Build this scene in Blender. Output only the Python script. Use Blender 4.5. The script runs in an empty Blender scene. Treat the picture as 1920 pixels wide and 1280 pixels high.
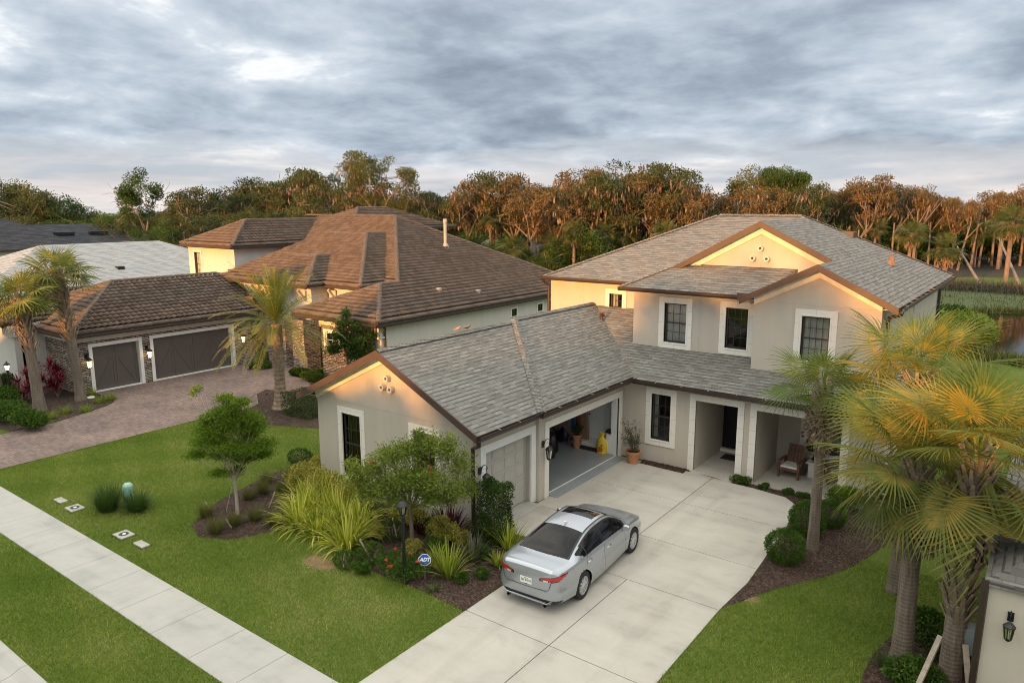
import bpy, bmesh, math, random
import numpy as np
from mathutils import Vector, Matrix
R_ = math.radians
sc = bpy.context.scene
col = sc.collection

# ---------------------------------------------------------------- camera
f_px, HC = 1369.34, 9.2
pitch = R_(10.5084)
Uc = Vector((0.80124688, -0.10912424, -0.58829868))   # world X axis seen in camera axes (right, up, forward)
Vc = Vector((0.59833389, 0.14613155, 0.78780843))
Zc = Vector((0.0, math.cos(pitch), -math.sin(pitch)))
right = Vector((Uc[0], Vc[0], Zc[0])); up = Vector((Uc[1], Vc[1], Zc[1])); fwd = Vector((Uc[2], Vc[2], Zc[2]))
cam_d = bpy.data.cameras.new('camera'); cam = bpy.data.objects.new('camera', cam_d); col.objects.link(cam)
cam_d.sensor_width = 36; cam_d.lens = f_px / 1920 * 36; cam_d.clip_start = .1; cam_d.clip_end = 3000
m = Matrix((right, up, -fwd)).transposed().to_4x4(); m.translation = Vector((0, 0, HC))
cam.matrix_world = m
sc.camera = cam

# ---------------------------------------------------------------- sun, sky, exposure
SUN_EL, SUN_K = R_(7.0), 0.07
sdir = Vector((SUN_K, 1, 0)).normalized() * math.cos(SUN_EL) + Vector((0, 0, -math.sin(SUN_EL)))
sl = bpy.data.lights.new('sun', 'SUN'); sl.energy = 5.0; sl.angle = R_(1.1); sl.color = (1.0, .44, .12)
sun = bpy.data.objects.new('sun', sl); col.objects.link(sun)
sun.rotation_euler = sdir.to_track_quat('-Z', 'Y').to_euler()
sc.view_settings.view_transform = 'Standard'; sc.view_settings.look = 'None'
sc.view_settings.exposure = 0.66; sc.cycles.filter_width = 1.0; sc.view_settings.gamma = 1.0
w = bpy.data.worlds.new('World'); sc.world = w; w.use_nodes = True
nt = w.node_tree; nt.nodes.clear(); N = nt.nodes.new; Lk = nt.links.new
def mth(nt, op, a, b=None, c=None, clamp=False):
    n = nt.nodes.new('ShaderNodeMath'); n.operation = op; n.use_clamp = clamp
    for i, x in enumerate((a, b, c)):
        if x is None: continue
        if isinstance(x, (int, float)): n.inputs[i].default_value = x
        else: nt.links.new(x, n.inputs[i])
    return n.outputs[0]
def ramp(nt, fac, stops, interp='LINEAR'):
    n = nt.nodes.new('ShaderNodeValToRGB'); n.color_ramp.interpolation = interp
    el = n.color_ramp.elements
    while len(el) < len(stops): el.new(0.5)
    for e, (p, c) in zip(el, stops): e.position = p; e.color = (*c, 1) if len(c) == 3 else c
    nt.links.new(fac, n.inputs[0]); return n.outputs[0]
def mixc(nt, fac, a, b, typ='MIX'):
    n = nt.nodes.new('ShaderNodeMix'); n.data_type = 'RGBA'; n.blend_type = typ
    for i, x in ((0, fac), (6, a), (7, b)):
        if isinstance(x, (int, float)): n.inputs[i].default_value = x
        elif isinstance(x, tuple): n.inputs[i].default_value = (*x, 1)
        else: nt.links.new(x, n.inputs[i])
    return n.outputs[2]
def noise(nt, vec, scale, detail=4, rough=.55, dist=0):
    n = nt.nodes.new('ShaderNodeTexNoise'); n.inputs['Scale'].default_value = scale
    n.inputs['Detail'].default_value = detail; n.inputs['Roughness'].default_value = rough; n.inputs['Distortion'].default_value = dist
    if vec is not None: nt.links.new(vec, n.inputs['Vector'])
    return n.outputs['Fac']
tc = N('ShaderNodeTexCoord'); sep = N('ShaderNodeSeparateXYZ'); Lk(tc.outputs['Generated'], sep.inputs[0])
zc = mth(nt, 'MAXIMUM', sep.outputs[2], 0.0)
den = mth(nt, 'ADD', zc, 0.21)
comb = N('ShaderNodeCombineXYZ'); Lk(mth(nt, 'DIVIDE', sep.outputs[0], den), comb.inputs[0]); Lk(mth(nt, 'DIVIDE', sep.outputs[1], den), comb.inputs[1])
big = noise(nt, comb.outputs[0], .65, 3, .5, .3)
mid = noise(nt, comb.outputs[0], 2.1, 7, .56, .25)
fine = noise(nt, comb.outputs[0], 5.5, 5, .55, .2)
cl = mth(nt, 'ADD', mth(nt, 'MULTIPLY', big, .42), mth(nt, 'ADD', mth(nt, 'MULTIPLY', mid, .44), mth(nt, 'MULTIPLY', fine, .14)))
cloud = ramp(nt, cl, [(.37, (.165, .20, .25)), (.44, (.235, .278, .335)), (.505, (.325, .375, .435)), (.565, (.43, .475, .525)), (.615, (.68, .69, .69))])
sky = N('ShaderNodeTexSky'); sky.sky_type = 'NISHITA'; sky.sun_disc = False; sky.sun_elevation = SUN_EL
sky.sun_rotation = math.atan2(-sdir.x, -sdir.y); sky.altitude = 10
skyc = mixc(nt, 1.0, sky.outputs[0], (.10, .10, .10), 'MULTIPLY')
gap = ramp(nt, cl, [(.60, (0, 0, 0)), (.68, (.5, .5, .5))])
cloud2 = mixc(nt, gap, cloud, skyc)
# warm, paler band low over the horizon, broken by the cloud streaks
comb2 = N('ShaderNodeCombineXYZ'); Lk(mth(nt, 'MULTIPLY', sep.outputs[0], 3.), comb2.inputs[0]); Lk(mth(nt, 'MULTIPLY', sep.outputs[1], 3.), comb2.inputs[1]); Lk(mth(nt, 'MULTIPLY', sep.outputs[2], 26.), comb2.inputs[2])
streak = noise(nt, comb2.outputs[0], 1.6, 5, .55, .3)
hz = mth(nt, 'ADD', sep.outputs[2], mth(nt, 'MULTIPLY', mth(nt, 'SUBTRACT', streak, .5), .16))
hfac = ramp(nt, hz, [(.01, (.9, .9, .9)), (.045, (.7, .7, .7)), (.085, (0, 0, 0))])
warm = ramp(nt, streak, [(.38, (.36, .385, .415)), (.6, (.60, .54, .50))])
cl3 = mixc(nt, hfac, cloud2, warm)
zen = ramp(nt, sep.outputs[2], [(.28, (1, 1, 1)), (.55, (3.0, 2.62, 2.12)), (.9, (4.2, 3.62, 2.85))])
cl4 = mixc(nt, 1.0, cl3, zen, 'MULTIPLY')
bg = N('ShaderNodeBackground'); Lk(cl4, bg.inputs[0]); bg.inputs[1].default_value = 1.0
wo = N('ShaderNodeOutputWorld'); Lk(bg.outputs[0], wo.inputs[0])

# ---------------------------------------------------------------- materials
MATS = {}
def newmat(name):
    m = bpy.data.materials.new(name); m.use_nodes = True; nt = m.node_tree
    b = nt.nodes['Principled BSDF']; MATS[name] = m
    return m, nt, b
def setc(nt, inp, v):
    if isinstance(v, tuple): inp.default_value = (*v, 1)
    elif isinstance(v, (int, float)): inp.default_value = v
    else: nt.links.new(v, inp)
def coords(nt, kind='Object', scale=None):
    t = nt.nodes.new('ShaderNodeTexCoord'); o = t.outputs[kind]
    if scale:
        mp = nt.nodes.new('ShaderNodeMapping'); mp.inputs['Scale'].default_value = scale; nt.links.new(o, mp.inputs[0]); o = mp.outputs[0]
    return o
def bump(nt, b, h, strength, dist=.01):
    n = nt.nodes.new('ShaderNodeBump'); n.inputs['Strength'].default_value = strength; n.inputs['Distance'].default_value = dist
    nt.links.new(h, n.inputs['Height']); nt.links.new(n.outputs[0], b.inputs['Normal'])
def simple(name, c, rough=.6, metal=0, var=.12, scale=3., bmp=0, bscale=60, spec=.5, coat=0, rvar=0):
    m, nt, b = newmat(name); v = coords(nt)
    n1 = noise(nt, v, scale, 5, .6)
    k1 = tuple(max(0, x * (1 - var)) for x in c); k2 = tuple(min(1, x * (1 + var)) for x in c)
    setc(nt, b.inputs['Base Color'], ramp(nt, n1, [(.3, k1), (.7, k2)]))
    b.inputs['Roughness'].default_value = rough; b.inputs['Metallic'].default_value = metal
    b.inputs['Specular IOR Level'].default_value = spec; b.inputs['Coat Weight'].default_value = coat
    if bmp: bump(nt, b, noise(nt, v, bscale, 3, .6), bmp)
    return m
def stucco(name, c):
    m, nt, b = newmat(name); v = coords(nt)
    n1 = noise(nt, v, .35, 5, .6); n2 = noise(nt, v, 6, 4, .6)
    vs = coords(nt, 'Object', (3.2, 3.2, .22)); n3 = noise(nt, vs, 1.0, 4, .6)
    s = mth(nt, 'ADD', mth(nt, 'MULTIPLY', n1, .45), mth(nt, 'ADD', mth(nt, 'MULTIPLY', n2, .15), mth(nt, 'MULTIPLY', n3, .4)))
    setc(nt, b.inputs['Base Color'], ramp(nt, s, [(.36, tuple(x * .92 for x in c)), (.62, tuple(x * 1.04 for x in c))]))
    b.inputs['Roughness'].default_value = .93; b.inputs['Specular IOR Level'].default_value = .2
    bump(nt, b, noise(nt, v, 90, 3, .7), .25, .004)
    return m
def shingle(name, cols, var=1., row=.145, wid=.33):
    m, nt, b = newmat(name); uv = coords(nt, 'UV')
    br = nt.nodes.new('ShaderNodeTexBrick'); nt.links.new(uv, br.inputs[0])
    br.offset = .5; br.inputs['Scale'].default_value = 1; br.inputs['Brick Width'].default_value = wid; br.inputs['Row Height'].default_value = row
    br.inputs['Mortar Size'].default_value = .012; br.inputs['Mortar Smooth'].default_value = .15; br.inputs['Bias'].default_value = 0
    br.inputs['Color1'].default_value = (0, 0, 0, 1); br.inputs['Color2'].default_value = (1, 1, 1, 1); br.inputs['Mortar'].default_value = (.5, .5, .5, 1)
    br2 = nt.nodes.new('ShaderNodeTexBrick'); nt.links.new(uv, br2.inputs[0])
    br2.offset = .37; br2.inputs['Scale'].default_value = 1; br2.inputs['Brick Width'].default_value = wid * .62; br2.inputs['Row Height'].default_value = row
    br2.inputs['Mortar Size'].default_value = 0; br2.inputs['Color1'].default_value = (0, 0, 0, 1); br2.inputs['Color2'].default_value = (1, 1, 1, 1)
    t = mth(nt, 'ADD', mth(nt, 'MULTIPLY', br.outputs[0], .6), mth(nt, 'MULTIPLY', br2.outputs[0], .4))
    big = noise(nt, coords(nt, 'Object'), .35, 5, .6); gr = noise(nt, uv, 60, 2, .5)
    t = mth(nt, 'ADD', mth(nt, 'MULTIPLY', t, .72), mth(nt, 'ADD', mth(nt, 'MULTIPLY', big, .26), mth(nt, 'MULTIPLY', gr, .12)))
    n = len(cols)
    c = ramp(nt, t, [(.15 + .7 * i / (n - 1), k) for i, k in enumerate(cols)])
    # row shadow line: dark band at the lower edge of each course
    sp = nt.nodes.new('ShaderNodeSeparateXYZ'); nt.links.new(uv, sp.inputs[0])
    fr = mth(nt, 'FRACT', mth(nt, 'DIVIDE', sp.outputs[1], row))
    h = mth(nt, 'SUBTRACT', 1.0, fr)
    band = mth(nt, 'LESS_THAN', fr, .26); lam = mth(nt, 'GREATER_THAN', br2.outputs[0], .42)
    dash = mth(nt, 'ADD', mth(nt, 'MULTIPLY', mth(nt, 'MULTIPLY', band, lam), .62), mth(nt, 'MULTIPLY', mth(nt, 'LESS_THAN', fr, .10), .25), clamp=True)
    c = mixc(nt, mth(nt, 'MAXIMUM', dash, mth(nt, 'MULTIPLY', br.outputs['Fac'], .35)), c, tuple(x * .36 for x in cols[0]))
    setc(nt, b.inputs['Base Color'], c)
    b.inputs['Roughness'].default_value = .95; b.inputs['Specular IOR Level'].default_value = .25
    hh = mth(nt, 'ADD', h, mth(nt, 'MULTIPLY', br2.outputs[0], .5))
    bump(nt, b, hh, .8, .016)
    return m
def stone(name, cols, row=.085, wid=.36):
    m, nt, b = newmat(name); uv = coords(nt, 'UV')
    d = nt.nodes.new('ShaderNodeVectorMath'); d.operation = 'ADD'; nz = nt.nodes.new('ShaderNodeTexNoise'); nz.inputs['Scale'].default_value = 2.2
    nt.links.new(uv, nz.inputs[0]); sc_ = nt.nodes.new('ShaderNodeVectorMath'); sc_.operation = 'SCALE'; sc_.inputs['Scale'].default_value = .10
    nt.links.new(nz.outputs['Color'], sc_.inputs[0]); nt.links.new(uv, d.inputs[0]); nt.links.new(sc_.outputs[0], d.inputs[1])
    br = nt.nodes.new('ShaderNodeTexBrick'); nt.links.new(d.outputs[0], br.inputs[0]); br.offset = .43; br.squash = .6; br.squash_frequency = 3
    br.inputs['Scale'].default_value = 1; br.inputs['Brick Width'].default_value = wid; br.inputs['Row Height'].default_value = row
    br.inputs['Mortar Size'].default_value = .014; br.inputs['Color1'].default_value = (0, 0, 0, 1); br.inputs['Color2'].default_value = (1, 1, 1, 1)
    t = mth(nt, 'ADD', mth(nt, 'MULTIPLY', br.outputs[0], .7), mth(nt, 'MULTIPLY', noise(nt, uv, 9, 4), .3))
    n = len(cols); c = ramp(nt, t, [(.15 + .7 * i / (n - 1), k) for i, k in enumerate(cols)])
    c = mixc(nt, br.outputs['Fac'], c, (.07, .055, .045))
    setc(nt, b.inputs['Base Color'], c); b.inputs['Roughness'].default_value = .95
    h = mth(nt, 'ADD', mth(nt, 'MULTIPLY', mth(nt, 'SUBTRACT', 1.0, br.outputs['Fac']), 1.0), mth(nt, 'ADD', mth(nt, 'MULTIPLY', br.outputs[0], .8), mth(nt, 'MULTIPLY', noise(nt, uv, 25, 3), .5)))
    bump(nt, b, h, 1.0, .03)
    return m
def tile_mat(name, cols):
    m, nt, b = newmat(name); uv = coords(nt, 'UV')
    sp = nt.nodes.new('ShaderNodeSeparateXYZ'); nt.links.new(uv, sp.inputs[0])
    cb = nt.nodes.new('ShaderNodeCombineXYZ'); nt.links.new(mth(nt, 'FLOOR', mth(nt, 'DIVIDE', sp.outputs[0], .30)), cb.inputs[0]); nt.links.new(mth(nt, 'FLOOR', mth(nt, 'DIVIDE', sp.outputs[1], .36)), cb.inputs[1])
    wn = nt.nodes.new('ShaderNodeTexWhiteNoise'); wn.noise_dimensions = '2D'; nt.links.new(cb.outputs[0], wn.inputs[0])
    t = mth(nt, 'ADD', mth(nt, 'MULTIPLY', wn.outputs[0], .5), mth(nt, 'MULTIPLY', noise(nt, coords(nt), 1.4, 5, .7), .5))
    n = len(cols); c = ramp(nt, t, [(.1 + .75 * i / (n - 1), k) for i, k in enumerate(cols)])
    setc(nt, b.inputs['Base Color'], c); b.inputs['Roughness'].default_value = .9; b.inputs['Specular IOR Level'].default_value = .3
    bump(nt, b, noise(nt, uv, 30, 3), .3, .01)
    return m
def leafm(name, stops, trans=.3, rough=.55):
    m, nt, b = newmat(name)
    at = nt.nodes.new('ShaderNodeAttribute'); at.attribute_name = 'tint'
    c = ramp(nt, at.outputs['Fac'], stops)
    setc(nt, b.inputs['Base Color'], c); b.inputs['Roughness'].default_value = max(rough, .6); b.inputs['Specular IOR Level'].default_value = .14
    tr = nt.nodes.new('ShaderNodeBsdfTranslucent'); nt.links.new(mixc(nt, 1.0, c, (1.2, 1.25, .7), 'MULTIPLY'), tr.inputs[0])
    mx = nt.nodes.new('ShaderNodeMixShader'); mx.inputs[0].default_value = trans
    nt.links.new(b.outputs[0], mx.inputs[1]); nt.links.new(tr.outputs[0], mx.inputs[2])
    nt.links.new(mx.outputs[0], nt.nodes['Material Output'].inputs[0])
    return m

# the main house
M_wall = stucco('stucco_greige', (.52, .475, .41))
M_trim = stucco('stone_trim', (.78, .75, .69))
M_soff = simple('painted_cream_trim', (.74, .69, .58), .7)
M_fascia = simple('brown_fascia', (.070, .043, .034), .55, var=.1)
M_gutter = simple('brown_gutter', (.060, .042, .036), .35, metal=.3, var=.1)
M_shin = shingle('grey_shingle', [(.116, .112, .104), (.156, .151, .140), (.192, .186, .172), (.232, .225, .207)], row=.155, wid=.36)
M_frame = simple('bronze_window_frame', (.045, .040, .036), .4, var=.05)
M_white = simple('white_paint', (.80, .80, .78), .5, var=.04)
M_gdoor = simple('greige_garage_door', (.47, .445, .40), .6, var=.04)
M_black = simple('black_metal', (.012, .012, .014), .4, var=.1)
M_door = simple('navy_black_door', (.012, .014, .020), .25, var=.1)
M_epoxy = simple('grey_epoxy_floor', (.27, .29, .30), .25, var=.08, scale=.8)
M_intw = simple('white_interior_wall', (.60, .59, .57), .8, var=.05)
M_vent = simple('clay_vent_pipe', (.62, .57, .50), .8, var=.05)
M_stonebk = stone('stacked_stone', [(.17, .14, .11), (.31, .26, .21), (.43, .37, .31), (.55, .49, .43)])
M_nwall = stucco('stucco_offwhite', (.60, .585, .55))
M_tile = tile_mat('brown_roof_tile', [(.070, .052, .042), (.100, .075, .059), (.132, .101, .080), (.160, .124, .100)])
M_ngd = simple('taupe_garage_door', (.105, .090, .082), .55, var=.06)
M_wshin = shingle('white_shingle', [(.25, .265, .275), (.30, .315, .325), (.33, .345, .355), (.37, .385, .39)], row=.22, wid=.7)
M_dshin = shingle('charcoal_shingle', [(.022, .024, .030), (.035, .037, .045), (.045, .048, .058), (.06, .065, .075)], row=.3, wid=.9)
M_copper = simple('copper_flashing', (.20, .125, .09), .6, var=.15)
M_pvc = simple('pale_pipe', (.42, .36, .32), .6)
M_terra = simple('terracotta', (.47, .22, .11), .8, var=.12, scale=8)
M_soil = simple('potting_soil', (.03, .02, .015), .95, bmp=.6)
M_wood = simple('brown_deck_wood', (.15, .070, .038), .6, var=.3, scale=6)
M_cush = simple('white_cushion', (.72, .70, .67), .85, var=.04)
M_mat = simple('dark_coir_mat', (.025, .018, .015), .95, bmp=.5)
M_rubber = simple('black_rubber', (.012, .012, .012), .8)
M_stake = simple('weathered_stake', (.40, .34, .27), .85, var=.2, scale=10)
M_bark = simple('bark', (.17, .13, .10), .95, var=.4, scale=3, bmp=.8, bscale=12)
M_pbark = None
M_moss = leafm('hanging_moss', [(0, (.14, .10, .07)), (1, (.30, .22, .16))], .2, .9)
# glass
def glassm(name, tint, rough=.03, mixv=.75, tcol=(.25, .27, .27)):
    m, nt, b = newmat(name)
    b.inputs['Base Color'].default_value = (*tint, 1); b.inputs['Roughness'].default_value = rough; b.inputs['Specular IOR Level'].default_value = .8
    tr = nt.nodes.new('ShaderNodeBsdfTransparent'); tr.inputs[0].default_value = (*tcol, 1)
    gl = nt.nodes.new('ShaderNodeBsdfGlossy'); gl.inputs[0].default_value = (.9, .9, .9, 1); gl.inputs[1].default_value = rough
    fr = nt.nodes.new('ShaderNodeFresnel'); fr.inputs[0].default_value = 1.5
    mx = nt.nodes.new('ShaderNodeMixShader'); nt.links.new(mth(nt, 'ADD', fr.outputs[0], mixv, clamp=True), mx.inputs[0])
    nt.links.new(tr.outputs[0], mx.inputs[1]); nt.links.new(gl.outputs[0], mx.inputs[2])
    nt.links.new(mx.outputs[0], nt.nodes['Material Output'].inputs[0])
    return m
M_glass = glassm('window_glass', (.01, .01, .012), .02, .05, (.85, .88, .88))
M_lampglass = glassm('lamp_glass', (.5, .5, .5), .1, .15, (.8, .8, .78))
M_room = simple('dark_room', (.030, .029, .028), .9)
M_curt = simple('curtain', (.72, .70, .66), .9, var=.1)
def emis(name, c, s):
    m, nt, b = newmat(name); b.inputs['Base Color'].default_value = (*c, 1); b.inputs['Emission Color'].default_value = (*c, 1); b.inputs['Emission Strength'].default_value = s
    return m
M_lamp = emis('lit_lamp', (1, .72, .34), 3.2)
M_lampw = emis('lit_lamp_white', (1, .88, .68), 3.0)
# ground
def ground_mat():
    m, nt, b = newmat('lawn_ground'); v = coords(nt)
    a = noise(nt, v, .22, 5, .6); f = noise(nt, v, 9, 5, .7); g2 = noise(nt, v, 1.3, 4, .6)
    t = mth(nt, 'ADD', mth(nt, 'MULTIPLY', a, .5), mth(nt, 'ADD', mth(nt, 'MULTIPLY', f, .3), mth(nt, 'MULTIPLY', g2, .2)))
    setc(nt, b.inputs['Base Color'], ramp(nt, t, [(.35, (.060, .090, .015)), (.5, (.090, .125, .022)), (.64, (.14, .16, .05))]))
    b.inputs['Roughness'].default_value = .95; b.inputs['Specular IOR Level'].default_value = .1
    bump(nt, b, f, .8, .03)
    return m
M_ground = ground_mat()
def concrete(name, c, c2=None, sc_=.5):
    m, nt, b = newmat(name); v = coords(nt)
    a = noise(nt, v, sc_, 6, .62, .6); f = noise(nt, v, 40, 3, .6); s = noise(nt, coords(nt, 'Object', (.4, 2.4, 1)), .8, 4, .6)
    t = mth(nt, 'ADD', mth(nt, 'MULTIPLY', a, .55), mth(nt, 'ADD', mth(nt, 'MULTIPLY', f, .10), mth(nt, 'MULTIPLY', s, .35)))
    c2 = c2 or tuple(x * .74 for x in c)
    cc = ramp(nt, t, [(.34, c2), (.48, tuple(.35 * x + .65 * y for x, y in zip(c2, c))), (.64, c)])
    st = ramp(nt, noise(nt, v, 1.7, 6, .7, 1.0), [(.60, (1, 1, 1)), (.72, (.88, .87, .86))]); wr_ = ramp(nt, noise(nt, coords(nt, 'Object', (1.6, .12, 1)), 1.0, 4, .6), [(.52, (1, 1, 1)), (.68, (.90, .895, .89))])
    setc(nt, b.inputs['Base Color'], mixc(nt, 1.0, mixc(nt, 1.0, cc, st, 'MULTIPLY'), wr_, 'MULTIPLY'))
    b.inputs['Roughness'].default_value = .85; b.inputs['Specular IOR Level'].default_value = .3
    bump(nt, b, f, .2, .004)
    return m
M_conc = concrete('driveway_concrete', (.485, .46, .415), (.34, .32, .285), .7)
M_walk = concrete('sidewalk_concrete', (.44, .43, .40), (.32, .315, .30), .8)
M_joint = simple('joint', (.13, .12, .11), .95)
def paver():
    m, nt, b = newmat('brick_pavers'); v = coords(nt, 'UV')
    br = nt.nodes.new('ShaderNodeTexBrick'); nt.links.new(v, br.inputs[0]); br.inputs['Scale'].default_value = 1; br.inputs['Brick Width'].default_value = .22; br.inputs['Row Height'].default_value = .11
    br.inputs['Mortar Size'].default_value = .006; br.inputs['Color1'].default_value = (.165, .115, .10, 1); br.inputs['Color2'].default_value = (.25, .19, .165, 1); br.inputs['Mortar'].default_value = (.10, .075, .065, 1)
    a = noise(nt, coords(nt), .5, 5, .65)
    setc(nt, b.inputs['Base Color'], mixc(nt, 1.0, br.outputs[0], ramp(nt, a, [(.35, (.72, .72, .74)), (.65, (1.15, 1.1, 1.08))]), 'MULTIPLY'))
    b.inputs['Roughness'].default_value = .85; bump(nt, b, br.outputs['Fac'], -.3, .004)
    return m
M_paver = paver()
def mulch():
    m, nt, b = newmat('mulch'); v = coords(nt)
    vo = nt.nodes.new('ShaderNodeTexVoronoi'); vo.inputs['Scale'].default_value = 22; nt.links.new(v, vo.inputs[0])
    sp = nt.nodes.new('ShaderNodeSeparateColor'); nt.links.new(vo.outputs['Color'], sp.inputs[0])
    t = mth(nt, 'ADD', mth(nt, 'MULTIPLY', sp.outputs[0], .6), mth(nt, 'MULTIPLY', noise(nt, v, 2.5, 5), .4))
    setc(nt, b.inputs['Base Color'], ramp(nt, t, [(.2, (.020, .012, .009)), (.55, (.055, .033, .024)), (.85, (.13, .085, .062))]))
    b.inputs['Roughness'].default_value = .95; bump(nt, b, vo.outputs['Distance'], 1.0, .03)
    return m
M_mulch = mulch()
M_chip = leafm('mulch_chip', [(0, (.035, .018, .012)), (.65, (.11, .062, .042)), (1, (.30, .21, .15))], .0, .9)
M_grass = leafm('grass_blade', [(0, (.105, .175, .020)), (.45, (.195, .275, .045)), (.8, (.35, .37, .11)), (1, (.46, .36, .19))], .25, .6)
M_asph = concrete('street_paving', (.36, .345, .32), (.28, .27, .25))
M_dry = simple('dry_grass_patch', (.20, .13, .065), .95, var=.3, scale=5, bmp=.6)
m_, nt_, b_ = newmat('pond_water'); b_.inputs['Base Color'].default_value = (.010, .010, .007, 1); b_.inputs['Roughness'].default_value = .06; b_.inputs['IOR'].default_value = 1.33
v_ = coords(nt_); bump(nt_, b_, noise(nt_, v_, 1.5, 3), .012, .02); M_water = m_
# leaves
M_leaf_oak = leafm('oak_leaves', [(0, (.028, .040, .014)), (.5, (.070, .088, .030)), (1, (.13, .14, .05))], .22)
M_leaf_green = leafm('green_leaves', [(0, (.024, .052, .012)), (.5, (.055, .10, .022)), (1, (.10, .16, .04))], .28)
M_leaf_yel = leafm('yellow_green_leaves', [(0, (.06, .075, .015)), (1, (.15, .15, .04))], .28)
M_leaf_rust = leafm('rusty_moss_leaves', [(0, (.04, .038, .016)), (.45, (.12, .095, .038)), (1, (.32, .19, .09))], .2)
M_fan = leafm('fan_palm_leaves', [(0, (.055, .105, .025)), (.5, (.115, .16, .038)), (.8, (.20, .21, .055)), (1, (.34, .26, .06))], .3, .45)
M_fan2 = leafm('forest_palm_leaves', [(0, (.025, .050, .015)), (.6, (.06, .095, .03)), (1, (.14, .12, .05))], .25, .5)
M_date = leafm('date_palm_leaves', [(0, (.08, .12, .028)), (.6, (.17, .19, .04)), (1, (.34, .26, .07))], .25, .5)
M_dead = leafm('dead_fronds', [(0, (.17, .12, .085)), (1, (.38, .30, .22))], .15, .9)
M_young = leafm('young_tree_leaves', [(0, (.075, .13, .012)), (.6, (.13, .21, .02)), (1, (.21, .29, .04))], .4)
M_brush = leafm('bottlebrush_leaves', [(0, (.10, .135, .025)), (.6, (.20, .26, .05)), (1, (.34, .38, .10))], .4)
M_flax = leafm('striped_flax_leaves', [(0, (.11, .18, .02)), (.5, (.36, .40, .05)), (1, (.66, .62, .14))], .3, .45)
M_croton = leafm('variegated_leaves', [(0, (.13, .15, .02)), (.5, (.33, .31, .06)), (1, (.58, .50, .15))], .25)
M_hedge = leafm('hedge_leaves', [(0, (.018, .040, .010)), (.6, (.042, .085, .016)), (1, (.10, .15, .03))], .2, .35)
M_boxw = leafm('boxwood_leaves', [(0, (.025, .065, .010)), (.6, (.065, .13, .018)), (1, (.12, .19, .03))], .25, .4)
M_red = leafm('cordyline_leaves', [(0, (.06, .008, .014)), (.6, (.22, .022, .045)), (1, (.42, .12, .15))], .25, .4)
M_dred = leafm('dark_red_leaves', [(0, (.020, .006, .008)), (1, (.10, .018, .022))], .2, .4)
M_orn = leafm('ornamental_grass', [(0, (.10, .07, .03)), (.5, (.12, .13, .035)), (1, (.17, .20, .06))], .25, .7)
M_orng = leafm('green_grass_clump', [(0, (.045, .085, .02)), (1, (.085, .14, .035))], .25, .6)
M_flower = simple('red_flower', (.62, .05, .02), .6)
M_grey_leaf = leafm('grey_green_leaves', [(0, (.06, .07, .045)), (1, (.14, .14, .09))], .2)
M_dune = leafm('dry_brush', [(0, (.07, .06, .045)), (1, (.15, .13, .095))], .2, .9)
def palm_bark(name, c1, c2, ring):
    m, nt, b = newmat(name); v = coords(nt)
    sp = nt.nodes.new('ShaderNodeSeparateXYZ'); nt.links.new(v, sp.inputs[0])
    n1 = noise(nt, v, 3, 4, .6)
    z = mth(nt, 'ADD', mth(nt, 'MULTIPLY', sp.outputs[2], ring), mth(nt, 'MULTIPLY', n1, 1.2))
    s = mth(nt, 'SINE', z)
    vs = noise(nt, coords(nt, 'Object', (14, 14, 1.2)), 1, 4, .6)
    t = mth(nt, 'ADD', mth(nt, 'MULTIPLY', s, .05), mth(nt, 'ADD', mth(nt, 'MULTIPLY', vs, .7), mth(nt, 'MULTIPLY', n1, .3)))
    setc(nt, b.inputs['Base Color'], ramp(nt, t, [(.25, c1), (.65, c2)]))
    b.inputs['Roughness'].default_value = .95; bump(nt, b, t, .9, .05)
    return m
M_ptrunk = palm_bark('palm_trunk', (.085, .066, .050), (.25, .20, .155), 75)
M_boot = simple('palm_boots', (.29, .22, .155), .95, var=.4, scale=5, bmp=.5)
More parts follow.
